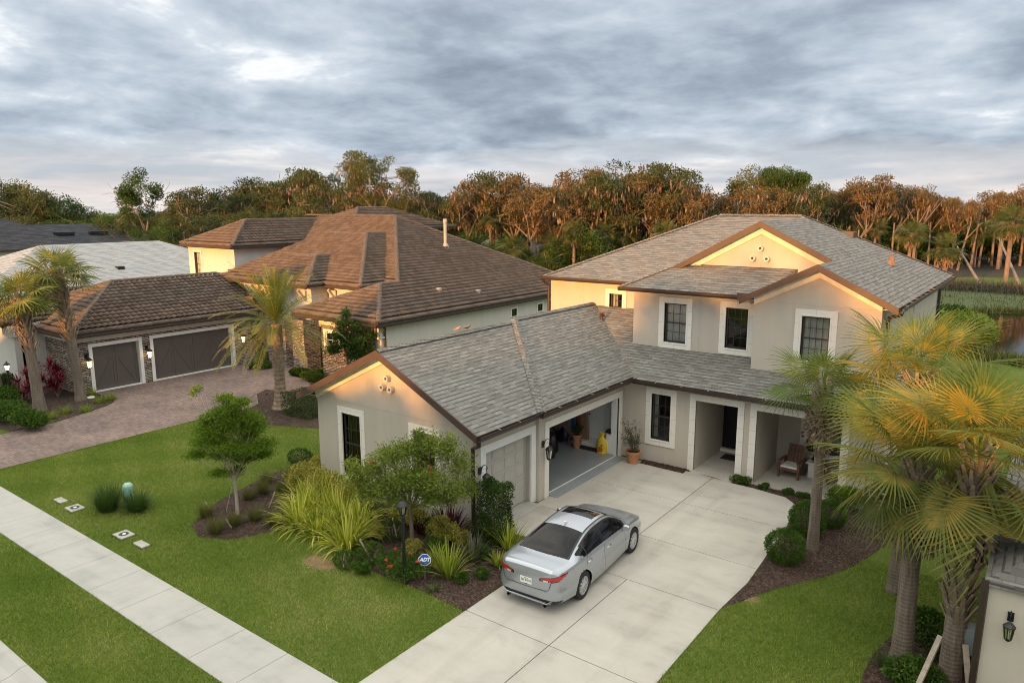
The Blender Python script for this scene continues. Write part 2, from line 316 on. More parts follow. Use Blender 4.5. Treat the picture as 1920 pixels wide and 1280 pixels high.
# ---------------------------------------------------------------- mesh helpers
class MB:
    def __init__(s): s.v = []; s.f = []
    def poly(s, pts):
        b = len(s.v); s.v += [tuple(p) for p in pts]; s.f.append(tuple(range(b, b + len(pts)))); return s
    def box(s, x0, y0, z0, x1, y1, z1):
        if x0 > x1: x0, x1 = x1, x0
        if y0 > y1: y0, y1 = y1, y0
        if z0 > z1: z0, z1 = z1, z0
        b = len(s.v)
        s.v += [(x0, y0, z0), (x1, y0, z0), (x1, y1, z0), (x0, y1, z0), (x0, y0, z1), (x1, y0, z1), (x1, y1, z1), (x0, y1, z1)]
        s.f += [tuple(b + i for i in q) for q in ((0, 3, 2, 1), (4, 5, 6, 7), (0, 1, 5, 4), (1, 2, 6, 5), (2, 3, 7, 6), (3, 0, 4, 7))]
        return s
    def obox(s, mat, sx, sy, sz):
        b = len(s.v)
        for z in (-1, 1):
            for x, y in ((-1, -1), (1, -1), (1, 1), (-1, 1)):
                s.v.append(tuple(mat @ Vector((x * sx / 2, y * sy / 2, z * sz / 2))))
        s.f += [tuple(b + i for i in q) for q in ((0, 3, 2, 1), (4, 5, 6, 7), (0, 1, 5, 4), (1, 2, 6, 5), (2, 3, 7, 6), (3, 0, 4, 7))]
        return s
    def beam(s, a, b, w, h, upv=(0, 0, 1), ext=0):
        a = Vector(a); b = Vector(b); d = (b - a); L = d.length; d.normalize(); a = a - d * ext; b = b + d * ext
        side = d.cross(Vector(upv)).normalized(); u = side.cross(d).normalized()
        m = Matrix((d, side, u)).transposed().to_4x4(); m.translation = (a + b) / 2
        return s.obox(m, (b - a).length, w, h)
    def prism(s, pts, vec):
        b = len(s.v); n = len(pts); vec = Vector(vec)
        s.v += [tuple(p) for p in pts] + [tuple(Vector(p) + vec) for p in pts]
        s.f.append(tuple(range(b, b + n))); s.f.append(tuple(reversed(range(b + n, b + 2 * n))))
        for i in range(n): s.f.append((b + (i + 1) % n, b + i, b + n + i, b + n + (i + 1) % n))
        return s
    def tube(s, path, radii, n=8, cap=True):
        path = [Vector(p) for p in path]; k = len(path); b = len(s.v)
        if isinstance(radii, (int, float)): radii = [radii] * k
        ref = Vector((1, 0, 0))
        for i, p in enumerate(path):
            d = (path[min(i + 1, k - 1)] - path[max(i - 1, 0)]).normalized()
            a = d.cross(ref)
            if a.length < .15: a = d.cross(Vector((0, 1, 0)))
            a.normalize(); c = d.cross(a)
            for j in range(n):
                t = 2 * math.pi * j / n; s.v.append(tuple(p + (a * math.cos(t) + c * math.sin(t)) * radii[i]))
        for i in range(k - 1):
            for j in range(n):
                s.f.append((b + i * n + j, b + i * n + (j + 1) % n, b + (i + 1) * n + (j + 1) % n, b + (i + 1) * n + j))
        if cap: s.f.append(tuple(reversed(range(b, b + n)))); s.f.append(tuple(range(b + (k - 1) * n, b + k * n)))
        return s
    def lathe(s, prof, c=(0, 0, 0), n=20, axis='z', cap=True):
        b = len(s.v); k = len(prof)
        for r, h in prof:
            for j in range(n):
                t = 2 * math.pi * j / n
                if axis == 'z': q = (c[0] + r * math.cos(t), c[1] + r * math.sin(t), c[2] + h)
                elif axis == 'y': q = (c[0] + r * math.sin(t), c[1] + h, c[2] + r * math.cos(t))
                else: q = (c[0] + h, c[1] + r * math.cos(t), c[2] + r * math.sin(t))
                s.v.append(q)
        for i in range(k - 1):
            for j in range(n):
                s.f.append((b + i * n + j, b + i * n + (j + 1) % n, b + (i + 1) * n + (j + 1) % n, b + (i + 1) * n + j))
        if cap: s.f.append(tuple(reversed(range(b, b + n)))); s.f.append(tuple(range(b + (k - 1) * n, b + k * n)))
        return s
    def mesh(s, name, uv=False):
        me = bpy.data.meshes.new(name); me.from_pydata(s.v, [], s.f); me.validate()
        if uv: set_uv(me)
        return me
    def build(s, name, mat, parent=None, smooth=False, uv=False, bevel=0):
        me = s.mesh(name, uv); return link(name, me, mat, parent, smooth, bevel)
def set_uv(me):
    uvl = me.uv_layers.new(name='UVMap'); vs = me.vertices
    for p in me.polygons:
        n = p.normal
        u = Vector((0, 0, 1)).cross(n)
        if u.length < .02: u = Vector((1, 0, 0))
        u.normalize(); v = n.cross(u)
        for li in p.loop_indices:
            q = vs[me.loops[li].vertex_index].co; uvl.data[li].uv = (q.dot(u), q.dot(v))
def link(name, me, mat, parent=None, smooth=False, bevel=0):
    if mat is not None and len(me.materials) == 0: me.materials.append(mat)
    if smooth: me.polygons.foreach_set('use_smooth', [True] * len(me.polygons))
    o = bpy.data.objects.new(name, me); col.objects.link(o)
    if parent: attach(o, parent)
    if bevel:
        b = o.modifiers.new('bevel', 'BEVEL'); b.width = bevel; b.segments = 2; b.limit_method = 'ANGLE'
    return o
def attach(o, parent):
    o.parent = parent
    if parent.get('_abs'): o.matrix_parent_inverse = Matrix.Translation(-Vector(parent['_loc']))
def tag(o, label=None, cat=None, group=None, kind=None):
    if label: o['label'] = label
    if cat: o['category'] = cat
    if group: o['group'] = group
    if kind: o['kind'] = kind
    return o
def thing(name, loc, label, cat, group=None, absolute=False, rz=0):
    o = bpy.data.objects.new(name, None); o.empty_display_size = .3; col.objects.link(o)
    o.location = loc; o.rotation_euler = (0, 0, rz)
    if absolute: o['_abs'] = True; o['_loc'] = tuple(loc)
    return tag(o, label, cat, group)
def sub(o, parent):   # parent a sub-part built in the same coordinates as its parent part
    o.parent = parent; return o
def copy_tree(o, parent=None):
    c = o.copy(); col.objects.link(c)
    if parent: c.parent = parent; c.matrix_parent_inverse = o.matrix_parent_inverse.copy()
    for ch in list(o.children): copy_tree(ch, c)
    return c
rg = np.random.default_rng(7); random.seed(7)
def npmesh(name, V, F, tint=None):
    """V (n,3), F (m,k) with k = 3 or 4"""
    me = bpy.data.meshes.new(name); V = np.asarray(V, dtype=np.float32); F = np.asarray(F, dtype=np.int32); m, k = F.shape
    me.vertices.add(len(V)); me.vertices.foreach_set('co', V.ravel())
    me.loops.add(m * k); me.loops.foreach_set('vertex_index', F.ravel())
    me.polygons.add(m); me.polygons.foreach_set('loop_start', np.arange(0, m * k, k, dtype=np.int32))
    me.update(calc_edges=True)
    if tint is not None:
        a = me.attributes.new('tint', 'FLOAT', 'FACE'); a.data.foreach_set('value', np.asarray(tint, dtype=np.float32))
    return me
def unit(a): return a / np.maximum(np.linalg.norm(a, axis=-1, keepdims=True), 1e-9)
def leaves(P, L, W, out=None, spread=1.0, rs=None, down=0.):
    """rhombus leaves at points P; out = preferred direction (n,3)"""
    rs = rs or rg; n = len(P)
    d = unit(rs.normal(size=(n, 3)));
    if out is not None: d = unit(d * spread + out)
    d[:, 2] -= down; d = unit(d)
    s = unit(np.cross(d, rs.normal(size=(n, 3))))
    l = (L * rs.uniform(.6, 1.3, n))[:, None]; w_ = (W * rs.uniform(.7, 1.2, n))[:, None]
    nn = np.cross(d, s)
    V = np.stack([P, P + d * l * .5 + s * w_ * .5 + nn * l * .08, P + d * l, P + d * l * .5 - s * w_ * .5 + nn * l * .08], 1).reshape(-1, 3)
    F = np.arange(4 * n).reshape(n, 4)
    return V, F
def inblob(rs, n, c, r, shell=.55):
    d = unit(rs.normal(size=(n, 3))); q = rs.uniform(shell ** 3, 1, n) ** (1 / 3)
    return np.array(c) + d * q[:, None] * np.array(r), d
def leafobj(name, V, F, tint, mat, parent=None):
    me = npmesh(name, V, F, tint); return link(name, me, mat, parent)
def merge(parts):
    Vs, Fs, Ts, o = [], [], [], 0
    for V, F, T in parts:
        Vs.append(V); Fs.append(F + o); Ts.append(T); o += len(V)
    return np.concatenate(Vs), np.concatenate(Fs), np.concatenate(Ts)
def blades(base, dirs, L, W, droop, seg=4, rs=None, tw=.0, tint=(0, 1)):
    """arching ribbon blades: base (n,3), dirs (n,3) start direction, per-blade length/width"""
    rs = rs or rg; n = len(base); L = np.broadcast_to(L, n); W = np.broadcast_to(W, n); droop = np.broadcast_to(droop, n)
    h = unit(np.stack([dirs[:, 0], dirs[:, 1], np.zeros(n)], 1) + 1e-6)
    s = np.stack([-h[:, 1], h[:, 0], np.zeros(n)], 1)
    V = np.zeros((n, seg + 1, 2, 3)); P = base.copy(); d = dirs.copy()
    prof = [1 - (i / seg) ** 2.2 for i in range(seg + 1)]; prof[0] = .7; prof[-1] = .04
    for i in range(seg + 1):
        V[:, i, 0] = P + s * (W * prof[i] / 2)[:, None]; V[:, i, 1] = P - s * (W * prof[i] / 2)[:, None]
        d = unit(d + np.array([0, 0, -1]) * (droop * (i + 1) / seg)[:, None] / seg * 2)
        P = P + d * (L / seg)[:, None]
    V = V.reshape(-1, 3); b = (np.arange(n) * (seg + 1) * 2)[:, None]
    F = []
    for i in range(seg): F.append(np.concatenate([b + 2 * i, b + 2 * i + 1, b + 2 * i + 3, b + 2 * i + 2], 1))
    F = np.stack(F, 1).reshape(-1, 4)
    T = np.repeat(rs.uniform(tint[0], tint[1], n), seg)
    return V, F, T
def inpoly(x, y, poly):
    c = np.zeros(len(x), bool); n = len(poly); j = n - 1
    for i in range(n):
        xi, yi = poly[i]; xj, yj = poly[j]
        with np.errstate(divide='ignore', invalid='ignore'):
            k = ((yi > y) != (yj > y)) & (x < (xj - xi) * (y - yi) / (yj - yi + 1e-12) + xi)
        c ^= k; j = i
    return c
def smooth_poly(pts, it=2, closed=True):
    for _ in range(it):
        q = []
        n = len(pts)
        for i in range(n):
            a, b = pts[i], pts[(i + 1) % n]
            q += [(a[0] * .75 + b[0] * .25, a[1] * .75 + b[1] * .25), (a[0] * .25 + b[0] * .75, a[1] * .25 + b[1] * .75)]
        pts = q
    return pts
CAMP = Vector((0, 0, HC))
def at(px, depth):     # ground point in pixel column px at a given depth along the view
    r = right; fh = Vector((fwd.x, fwd.y, 0)).normalized()
    return Vector((0, 0, 0)) + fh * depth + Vector((r.x, r.y, 0)).normalized() * ((px - 960) / f_px * depth * math.cos(pitch) * 1.0)
def ztop(py, depth): return HC + (386 - py) / f_px * depth * math.cos(pitch)

# ---------------------------------------------------------------- ground
g = MB(); g.poly([(-900, 4.85, 0), (500, 4.85, 0), (500, 1500, 0), (-900, 1500, 0)])
tag(g.build('ground', M_ground), kind='structure')
g = MB(); g.poly([(-900, -6, -.12), (500, -6, -.12), (500, 4.45, -.12), (-900, 4.45, -.12)])
tag(g.build('street', M_asph), kind='structure')
g = MB(); g.poly([(-900, -400, 0), (500, -400, 0), (500, -6.3, 0), (-900, -6.3, 0)])
tag(g.build('far_side_ground', M_ground), kind='structure')
kb = MB()
for i in range(60):
    x = -80 + i * 1.83 * 1.4
    kb.prism([(x + .006, 4.86, -.2), (x + .006, 4.86, .02), (x + .006, 4.72, .02), (x + .006, 4.55, -.06), (x + .006, 4.20, -.10), (x + .006, 4.20, -.2)], (2.55, 0, 0))
tag(kb.build('kerb', M_walk, bevel=.01), kind='structure')
kb = MB(); kb.box(-80, -6.3, -.2, 30, -6.0, .02); tag(kb.build('far_kerb', M_walk), kind='structure')
# sidewalk: slabs with open joints
sw = MB(); x = -60.
while x < 14:
    sw.box(x, 6.90, -.1, x + 1.49, 8.26, .035); x += 1.50
tag(sw.build('sidewalk', M_walk, bevel=.008), kind='structure')
# driveway slabs
DL, DR = -10.1, -5.42
dv = MB()
def slab(pts): dv.prism([(a, b, -.1) for a, b in pts], (0, 0, .13))
j = .010
slab([(DL, 8.28), (-7.8 - j, 8.28), (-7.8 - j, 11.74), (DL, 11.74)]); slab([(-7.8 + j, 8.28), (DR, 8.28), (DR, 11.74), (-7.8 + j, 11.74)])
slab([(DL, 11.76), (-7.8 - j, 11.76), (-7.8 - j, 15.24), (DL, 15.24)]); slab([(-7.8 + j, 11.76), (DR, 11.76), (DR, 15.24), (-7.8 + j, 15.24)])
slab([(DL, 15.26), (-8.72 - j, 15.26), (-8.72 - j, 17.70), (-12.56, 17.70), (-12.56, 15.45), (-10.9, 15.75), (-10.25, 15.4)])
slab([(-8.72 + j, 15.26), (DR, 15.26), (-5.32, 16.9), (-5.36, 17.70), (-8.72 + j, 17.70)])
slab([(-12.3, 17.72), (-8.72 - j, 17.72), (-8.72 - j, 20.55), (-12.3, 20.55)]); slab([(-8.72 + j, 17.72), (-5.36, 17.72), (-5.5, 20.55), (-8.72 + j, 20.55)])
slab([(-12.3, 20.57), (-8.72 - j, 20.57), (-8.72 - j, 23.27), (-9.72, 23.27), (-9.72, 22.98), (-11.45, 23.02), (-11.45, 23.27), (-12.3, 23.27)])
slab([(-8.72 + j, 20.57), (-5.5, 20.57), (-5.75, 22.5), (-6.2, 22.95), (-7.3, 23.1), (-8.1, 23.12), (-8.72 + j, 23.27)])
slab([(-9.6, 23.28), (-8.05, 23.13), (-8.05, 23.7), (-9.6, 23.7)])
tag(dv.build('driveway', M_conc, bevel=.006), kind='structure')
jt = MB(); jt.poly([(DL + .02, 8.2, .012), (DR - .02, 8.2, .012), (DR - .02, 23.2, .012), (-12.2, 23.2, .012), (-12.2, 17.5, .012), (DL + .02, 15.3, .012)])
tag(jt.build('driveway_joint_bed', M_joint), kind='structure')
sj = MB(); sj.poly([(-60, 6.92, .01), (14, 6.92, .01), (14, 8.24, .01), (-60, 8.24, .01)]); tag(sj.build('sidewalk_joint_bed', M_joint), kind='structure')
# neighbour's paver driveway
ND = [(-29.33, 8.26), (-29.35, 12.6), (-29.4, 16.7), (-28.9, 18.3), (-29.6, 19.6), (-31.2, 20.6), (-31.6, 21.4), (-30.1, 22.0), (-30.4, 23.3), (-31.9, 24.1), (-33.2, 24.1), (-33.6, 25.6), (-36.5, 26.5), (-37.9, 25.0), (-37.9, 15.9), (-36.4, 15.9), (-35.4, 15.7), (-34.9, 15.1), (-33.9, 12.5), (-33.9, 8.26)]
pv = MB(); pv.poly([(a, b, .024) for a, b in ND]); tag(pv.build('paver_driveway', M_paver, uv=True), kind='structure')
pv = MB(); pv.box(-33.9, 4.9, -.1, -29.3, 6.88, .03); tag(pv.build('paver_apron', M_paver, uv=True), kind='structure')
# mulch beds
BEDS = {
 'a': [(-10.12, 11.72), (-11.6, 11.78), (-13.2, 11.72), (-14.4, 11.9), (-15.6, 12.35), (-16.6, 12.3), (-17.3, 11.5), (-17.7, 10.6), (-18.7, 10.15), (-19.5, 10.45), (-20.5, 11.9), (-21.2, 14.2), (-21.3, 16.3), (-20.6, 17.3), (-19.25, 17.4), (-19.25, 14.9), (-12.4, 14.9), (-12.4, 15.5), (-10.95, 15.78), (-10.12, 15.2)],
 'b': [(-5.43, 15.35), (-4.75, 16.9), (-3.95, 18.2), (-3.4, 19.4), (-3.0, 21.2), (-3.0, 23.4), (-8.1, 23.45), (-8.1, 23.12), (-6.2, 22.98), (-5.7, 22.5), (-5.48, 20.5), (-5.34, 17.6), (-5.30, 16.9)],
 'c': [(-11.5, 23.5), (-11.5, 23.0), (-9.7, 22.95), (-9.7, 23.5)],
 'd': [(-2.05, 12.5), (-2.25, 14.5), (-2.2, 15.8), (-1.95, 16.8), (-1.3, 17.6), (1.5, 18), (-.3, 14.2), (-.3, 12.2)],
 'e': [(-38.0, 15.9), (-36.4, 15.95), (-35.45, 15.75), (-34.95, 15.1), (-33.95, 12.4), (-33.95, 10.4), (-46, 10.4), (-46, 18), (-41, 18), (-38, 16.0)],
 'f': [(-29.4, 16.75), (-27.5, 17.2), (-25.5, 18.1), (-23.5, 19.2), (-22.5, 20.8), (-24.5, 22.5), (-28, 23.3), (-30.6, 23.6), (-29.8, 22.2), (-31.7, 21.6), (-31.4, 20.2), (-29.6, 19.3), (-28.8, 18.3)],
 'g': [(-38, 24.6), (-37.4, 24.3), (-36.2, 25.1), (-36, 26.6), (-38.5, 27.5)],
 'h': [(-31.9, 24.15), (-30.4, 23.35), (-28.5, 24.4), (-28.5, 26.2), (-33.3, 26.4), (-33.3, 25.3)],
}
BP = {}
for k, p in BEDS.items():
    sp_ = p if k in 'acb' else smooth_poly(p, 1)
    BP[k] = sp_
    b = MB(); b.poly([(x, y, .016) for x, y in sp_])
    bo = tag(b.build('mulch_bed', M_mulch), kind='structure')
def scatter_in(poly, n, rs=None):
    rs = rs or rg; xs = [p[0] for p in poly]; ys = [p[1] for p in poly]
    x = rs.uniform(min(xs), max(xs), n * 3); y = rs.uniform(min(ys), max(ys), n * 3); k = inpoly(x, y, poly)
    return x[k][:n], y[k][:n]
pts = []
for k, n in (('a', 26000), ('b', 9000), ('c', 1200), ('d', 7000), ('e', 5000), ('f', 5000), ('h', 1500)):
    x, y = scatter_in(BP[k], n); pts.append(np.stack([x, y, rg.uniform(.018, .05, len(x))], 1))
P = np.concatenate(pts)
V, F = leaves(P, .055, .022, out=np.tile([[0, 0, .1]], (len(P), 1)), spread=1)
V[:, 2] = np.maximum(V[:, 2] * .6, .017)
tag(leafobj('mulch_chips', V, F, rg.beta(1.3, 2.2, len(F)), M_chip), kind='stuff')
for (cx_, cy_, rx_, ry_, sd_0) in ((-14.72, 11.22, .50, .28, 1), (-5.12, 16.25, .30, .22, 2)):
    rs = np.random.default_rng(sd_0); q = MB(); q.poly([(cx_ + math.cos(t) * rx_ * (1 + .18 * math.sin(3 * t + sd_0) + rs.normal(0, .05)), cy_ + math.sin(t) * ry_ * (1 + .15 * math.cos(2 * t)), .006) for t in np.linspace(0, 2 * math.pi, 41)[:-1]]); tag(q.build('bare_patch', M_dry), kind='structure')
# lawn blades
def lawn(n, x0, x1, y0, y1, pref):
    x = rg.uniform(x0, x1, n); y = rg.uniform(y0, y1, n); ok = np.ones(n, bool)
    for p in BP.values(): ok &= ~inpoly(x, y, p)
    ok &= ~inpoly(x, y, ND)
    ok &= ~((x > DL + .025) & (x < DR - .025) & (y < 15.3) & (y > 8.2)) & ~((x > -12.6) & (x < -5.36) & (y > 15.2))
    ok &= ~((y > 6.925) & (y < 8.235)) & ~((x > -19.3) & (x < -12.3) & (y > 14.9))
    return x[ok], y[ok]
xs, ys = [], []
for n, x0, x1, y0, y1 in ((230000, -29.4, -10, 8.3, 15), (70000, -29.4, -19, 15, 21), (70000, -22, -8, 4.9, 6.9), (34000, -40, -22, 4.9, 6.9), (90000, -5.5, 0, 9, 20), (15000, -29, -22, 21, 24)):
    a, b = lawn(n, x0, x1, y0, y1, 0); xs.append(a); ys.append(b)
x = np.concatenate(xs); y = np.concatenate(ys); n = len(x)
def bump_at(x, y, cx, cy, rx, ry): return np.exp(-(((x - cx) / rx) ** 2 + ((y - cy) / ry) ** 2))
worn = .55 * bump_at(x, y, -14.7, 11.25, .75, .55) + .9 * bump_at(x, y, -14.7, 11.2, .45, .3) + .35 * bump_at(x, y, -11.6, 10.9, .5, .5) + .9 * bump_at(x, y, -5.1, 16.2, .30, .25) + .35 * bump_at(x, y, -12.9, 10.6, .9, .5)
hx = (np.sin(x * .7 + 1.3 * np.sin(y * .5)) + np.sin(y * 1.1 + x * .35) + np.sin(x * 2.1 - y * 1.7)) / 3
clump = np.sin(x * 7.3 + np.sin(y * 5.1) * 2) * np.sin(y * 8.1 + np.sin(x * 6.3) * 2)
band = np.tanh(3 * np.sin((x * .35 + y * 1.0) * 3.2 + np.sin(x * .5))) * .5
ylw = bump_at(x, y, -24, 12.5, 4, 3) * .16 + bump_at(x, y, -21.5, 18, 3, 2) * .25 + bump_at(x, y, -12.5, 9.6, 2, 1.0) * .16 + bump_at(x, y, -16, 9.2, 3, .8) * .12
tint = np.clip(.40 + ylw + .10 * band + .19 * hx + .10 * clump + rg.normal(0, .16, n) + worn * .6, 0, 1)
h = .055 * (1 - .6 * np.clip(worn, 0, 1)) * rg.uniform(.6, 1.3, n) * (1 + .25 * clump)
a = rg.uniform(0, 2 * math.pi, n); lean = rg.normal(0, .03, (n, 2)); wd = rg.uniform(.010, .020, n)
V = np.zeros((n, 3, 3)); V[:, 0, 0] = x - np.cos(a) * wd / 2; V[:, 0, 1] = y - np.sin(a) * wd / 2; V[:, 1, 0] = x + np.cos(a) * wd / 2; V[:, 1, 1] = y + np.sin(a) * wd / 2
V[:, 2, 0] = x + lean[:, 0]; V[:, 2, 1] = y + lean[:, 1]; V[:, 2, 2] = h
me = npmesh('lawn_grass', V.reshape(-1, 3), np.arange(3 * n).reshape(n, 3), tint)
tag(link('lawn_grass', me, M_grass), kind='stuff')
# pond
pond = smooth_poly([(-3.5, 53), (8, 49), (40, 45), (90, 60), (90, 95), (45, 88), (18, 80), (4, 78), (-4.5, 76), (-9, 70), (-8, 60)], 3)
b = MB(); b.poly([(-60, 74, .01), (60, 74, .01), (60, 97, .01), (-60, 97, .01)]); tag(b.build('far_bank', simple('far_bank_grass', (.060, .078, .022), .95, var=.3, scale=.8)), kind='structure')
b = MB(); b.poly([(x, y, .03) for x, y in pond]); tag(b.build('pond', M_water), kind='structure')
# ---------------------------------------------------------------- building helpers
def wall_panel(mb, a, b, z0, z1, holes=(), depth=.18):
    """wall from a to b (x, y); outward normal is to the right of a->b. holes: (s0, z0, s1, z1) in metres along the wall"""
    a = Vector((a[0], a[1], 0)); b = Vector((b[0], b[1], 0)); L = (b - a).length; d = (b - a) / L; nrm = Vector((d.y, -d.x, 0))
    ss = sorted({0, L, *[h[0] for h in holes], *[h[2] for h in holes]}); zs = sorted({z0, z1, *[h[1] for h in holes], *[h[3] for h in holes]})
    for i in range(len(ss) - 1):
        for j in range(len(zs) - 1):
            cs, cz = (ss[i] + ss[i + 1]) / 2, (zs[j] + zs[j + 1]) / 2
            if any(h[0] < cs < h[2] and h[1] < cz < h[3] for h in holes): continue
            p = lambda s, z: a + d * s + Vector((0, 0, z))
            mb.poly([p(ss[i], zs[j]), p(ss[i + 1], zs[j]), p(ss[i + 1], zs[j + 1]), p(ss[i], zs[j + 1])])
    for s0, h0, s1, h1 in holes:
        for (u0, w0), (u1, w1) in (((s0, h0), (s1, h0)), ((s1, h0), (s1, h1)), ((s1, h1), (s0, h1)), ((s0, h1), (s0, h0))):
            p0 = a + d * u0 + Vector((0, 0, w0)); p1 = a + d * u1 + Vector((0, 0, w1))
            mb.poly([p0, p0 - nrm * depth, p1 - nrm * depth, p1])
class Fr:   # a local frame on a wall: s along, z up, o outward
    def __init__(s, a, b):
        s.a = Vector((a[0], a[1], 0)); b = Vector((b[0], b[1], 0)); s.d = (b - s.a).normalized(); s.n = Vector((s.d.y, -s.d.x, 0))
    def p(s, u, z, o=0): return s.a + s.d * u + Vector((0, 0, z)) + s.n * o
    def box(s, mb, u0, z0, u1, z1, o0, o1):
        m = Matrix((s.d, s.n, Vector((0, 0, 1)))).transposed().to_4x4(); m.translation = s.p((u0 + u1) / 2, (z0 + z1) / 2, (o0 + o1) / 2)
        mb.obox(m, abs(u1 - u0), abs(o1 - o0), abs(z1 - z0))
def ring(fr, mb, u0, z0, u1, z1, w, o0, o1, bottom=True, mitre=True):
    """mitred surround whose OUTER edge is u0..u1, z0..z1"""
    def q(a, b, c, d):
        f = [fr.p(*t, o1) for t in (a, b, c, d)]
        mb.prism(f, -fr.n * (o1 - o0))
    g = .0025
    zb = z0 + w if bottom else z0
    q((u0, z1), (u0 + w, z1 - w), (u1 - w, z1 - w), (u1, z1))
    q((u0, z1 - g), (u0, z0 + (g if bottom else 0)), (u0 + w, zb), (u0 + w, z1 - w - g))
    q((u1, z1 - g), (u1 - w, z1 - w - g), (u1 - w, zb), (u1, z0 + (g if bottom else 0)))
    if bottom: q((u0, z0), (u1, z0), (u1 - w, z0 + w), (u0 + w, z0 + w))
def joints(fr, mb, u0, z0, u1, z1, w, o1, n_side=4, n_top=2, bottom=True):
    e = o1 + .0015
    for k in range(1, n_side):
        z = z0 + (z1 - z0) * k / n_side
        for a in (u0, u1 - w): fr.box(mb, a + .002, z - .004, a + w - .002, z + .004, o1 - .004, e)
    for k in range(1, n_top):
        u = u0 + (u1 - u0) * k / n_top
        for b in ((z1 - w, z1),) + (((z0, z0 + w),) if bottom else ()): fr.box(mb, u - .004, b[0] + .002, u + .004, b[1] - .002, o1 - .004, e)
M_line = simple('trim_joint_line', (.40, .37, .33), .9)
def window(parent, fr, u0, z0, u1, z1, trim=.22, sash='double', grid=(3, 4), curtain=None, frame_mat=None, trim_mat=None, inset=.12, label=None, tj=True, fw=.05):
    """u0..z1 is the glazed opening; trim surrounds it"""
    fm = frame_mat or M_frame
    mb = MB(); ring(fr, mb, u0, z0, u1, z1, fw, -inset - .03, -inset + .03)
    zm = z0 + (z1 - z0) * .5
    if sash == 'double': fr.box(mb, u0 + fw, zm - .022, u1 - fw, zm + .022, -inset - .026, -inset + .034)
    o = mb.build('window', fm, parent)
    if label: o['label'] = label
    mt = MB(); t = trim
    ring(fr, mt, u0 - t, z0 - t, u1 + t, z1 + t, t, -.10, .035)
    i = .05
    ring(fr, mt, u0 - t * .25, z0 - t * .25, u1 + t * .25, z1 + t * .25, t * .22, .03, .05)
    sub(mt.build('window_surround', trim_mat or M_trim, parent, bevel=.004), o); o.children[-1].parent = o
    if tj:
        ml = MB(); joints(fr, ml, u0 - t, z0 - t, u1 + t, z1 + t, t, .035, 4, 2); a = ml.build('joint_line', M_line, parent); a.parent = o; fixinv(a, parent)
    if grid:
        mg = MB(); nx, nz = grid
        for k in range(1, nx):
            u = u0 + fw + (u1 - u0 - 2 * fw) * k / nx; fr.box(mg, u - .009, z0 + fw, u + .009, z1 - fw, -inset - .003, -inset + .009)
        for k in range(1, nz):
            z = z0 + fw + (z1 - z0 - 2 * fw) * k / nz
            if sash == 'double' and abs(z - zm) < .05: continue
            fr.box(mg, u0 + fw, z - .009, u1 - fw, z + .009, -inset - .001, -inset + .011)
        a = mg.build('muntin', fm, parent); a.parent = o; fixinv(a, parent)
    gp = MB(); gp.poly([fr.p(u0 + fw, z0 + fw, -inset - .008), fr.p(u1 - fw, z0 + fw, -inset - .008), fr.p(u1 - fw, z1 - fw, -inset - .008), fr.p(u0 + fw, z1 - fw, -inset - .008)])
    a = gp.build('pane', M_glass, parent); a.parent = o; fixinv(a, parent)
    # the room behind: a shallow dark box
    rb = MB(); D = -inset - .9; e = .25; c0, c1, e0, e1 = u0 - e, u1 + e, z0 - e, z1 + e; F_ = -.185
    rb.poly([fr.p(c0, e0, D), fr.p(c1, e0, D), fr.p(c1, e1, D), fr.p(c0, e1, D)])
    for p_, q_ in (((c0, e0), (c1, e0)), ((c1, e0), (c1, e1)), ((c1, e1), (c0, e1)), ((c0, e1), (c0, e0))):
        rb.poly([fr.p(*p_, F_), fr.p(*q_, F_), fr.p(*q_, D), fr.p(*p_, D)])
    a = rb.build('room_behind', M_room, parent); a.parent = o; fixinv(a, parent)
    if curtain:
        cm = MB(); m = 20
        for (s0, s1, zt, zb) in curtain:
            pts = []
            for k in range(m + 1):
                u = u0 + (u1 - u0) * (s0 + (s1 - s0) * k / m); off = -inset - .12 + .03 * math.sin(k * 1.9)
                pts.append((u, off))
            for k in range(m):
                cm.poly([fr.p(pts[k][0], z0 + (z1 - z0) * zb, pts[k][1]), fr.p(pts[k + 1][0], z0 + (z1 - z0) * zb, pts[k + 1][1]), fr.p(pts[k + 1][0], z0 + (z1 - z0) * zt, pts[k + 1][1]), fr.p(pts[k][0], z0 + (z1 - z0) * zt, pts[k][1])])
        a = cm.build('curtain', M_curt, parent); a.parent = o; fixinv(a, parent)
    return o
def fixinv(o, parent):
    if parent.get('_abs'): o.matrix_parent_inverse = Matrix.Identity(4)
def sub(o, parent): o.parent = parent; o.matrix_parent_inverse = Matrix.Identity(4); return o
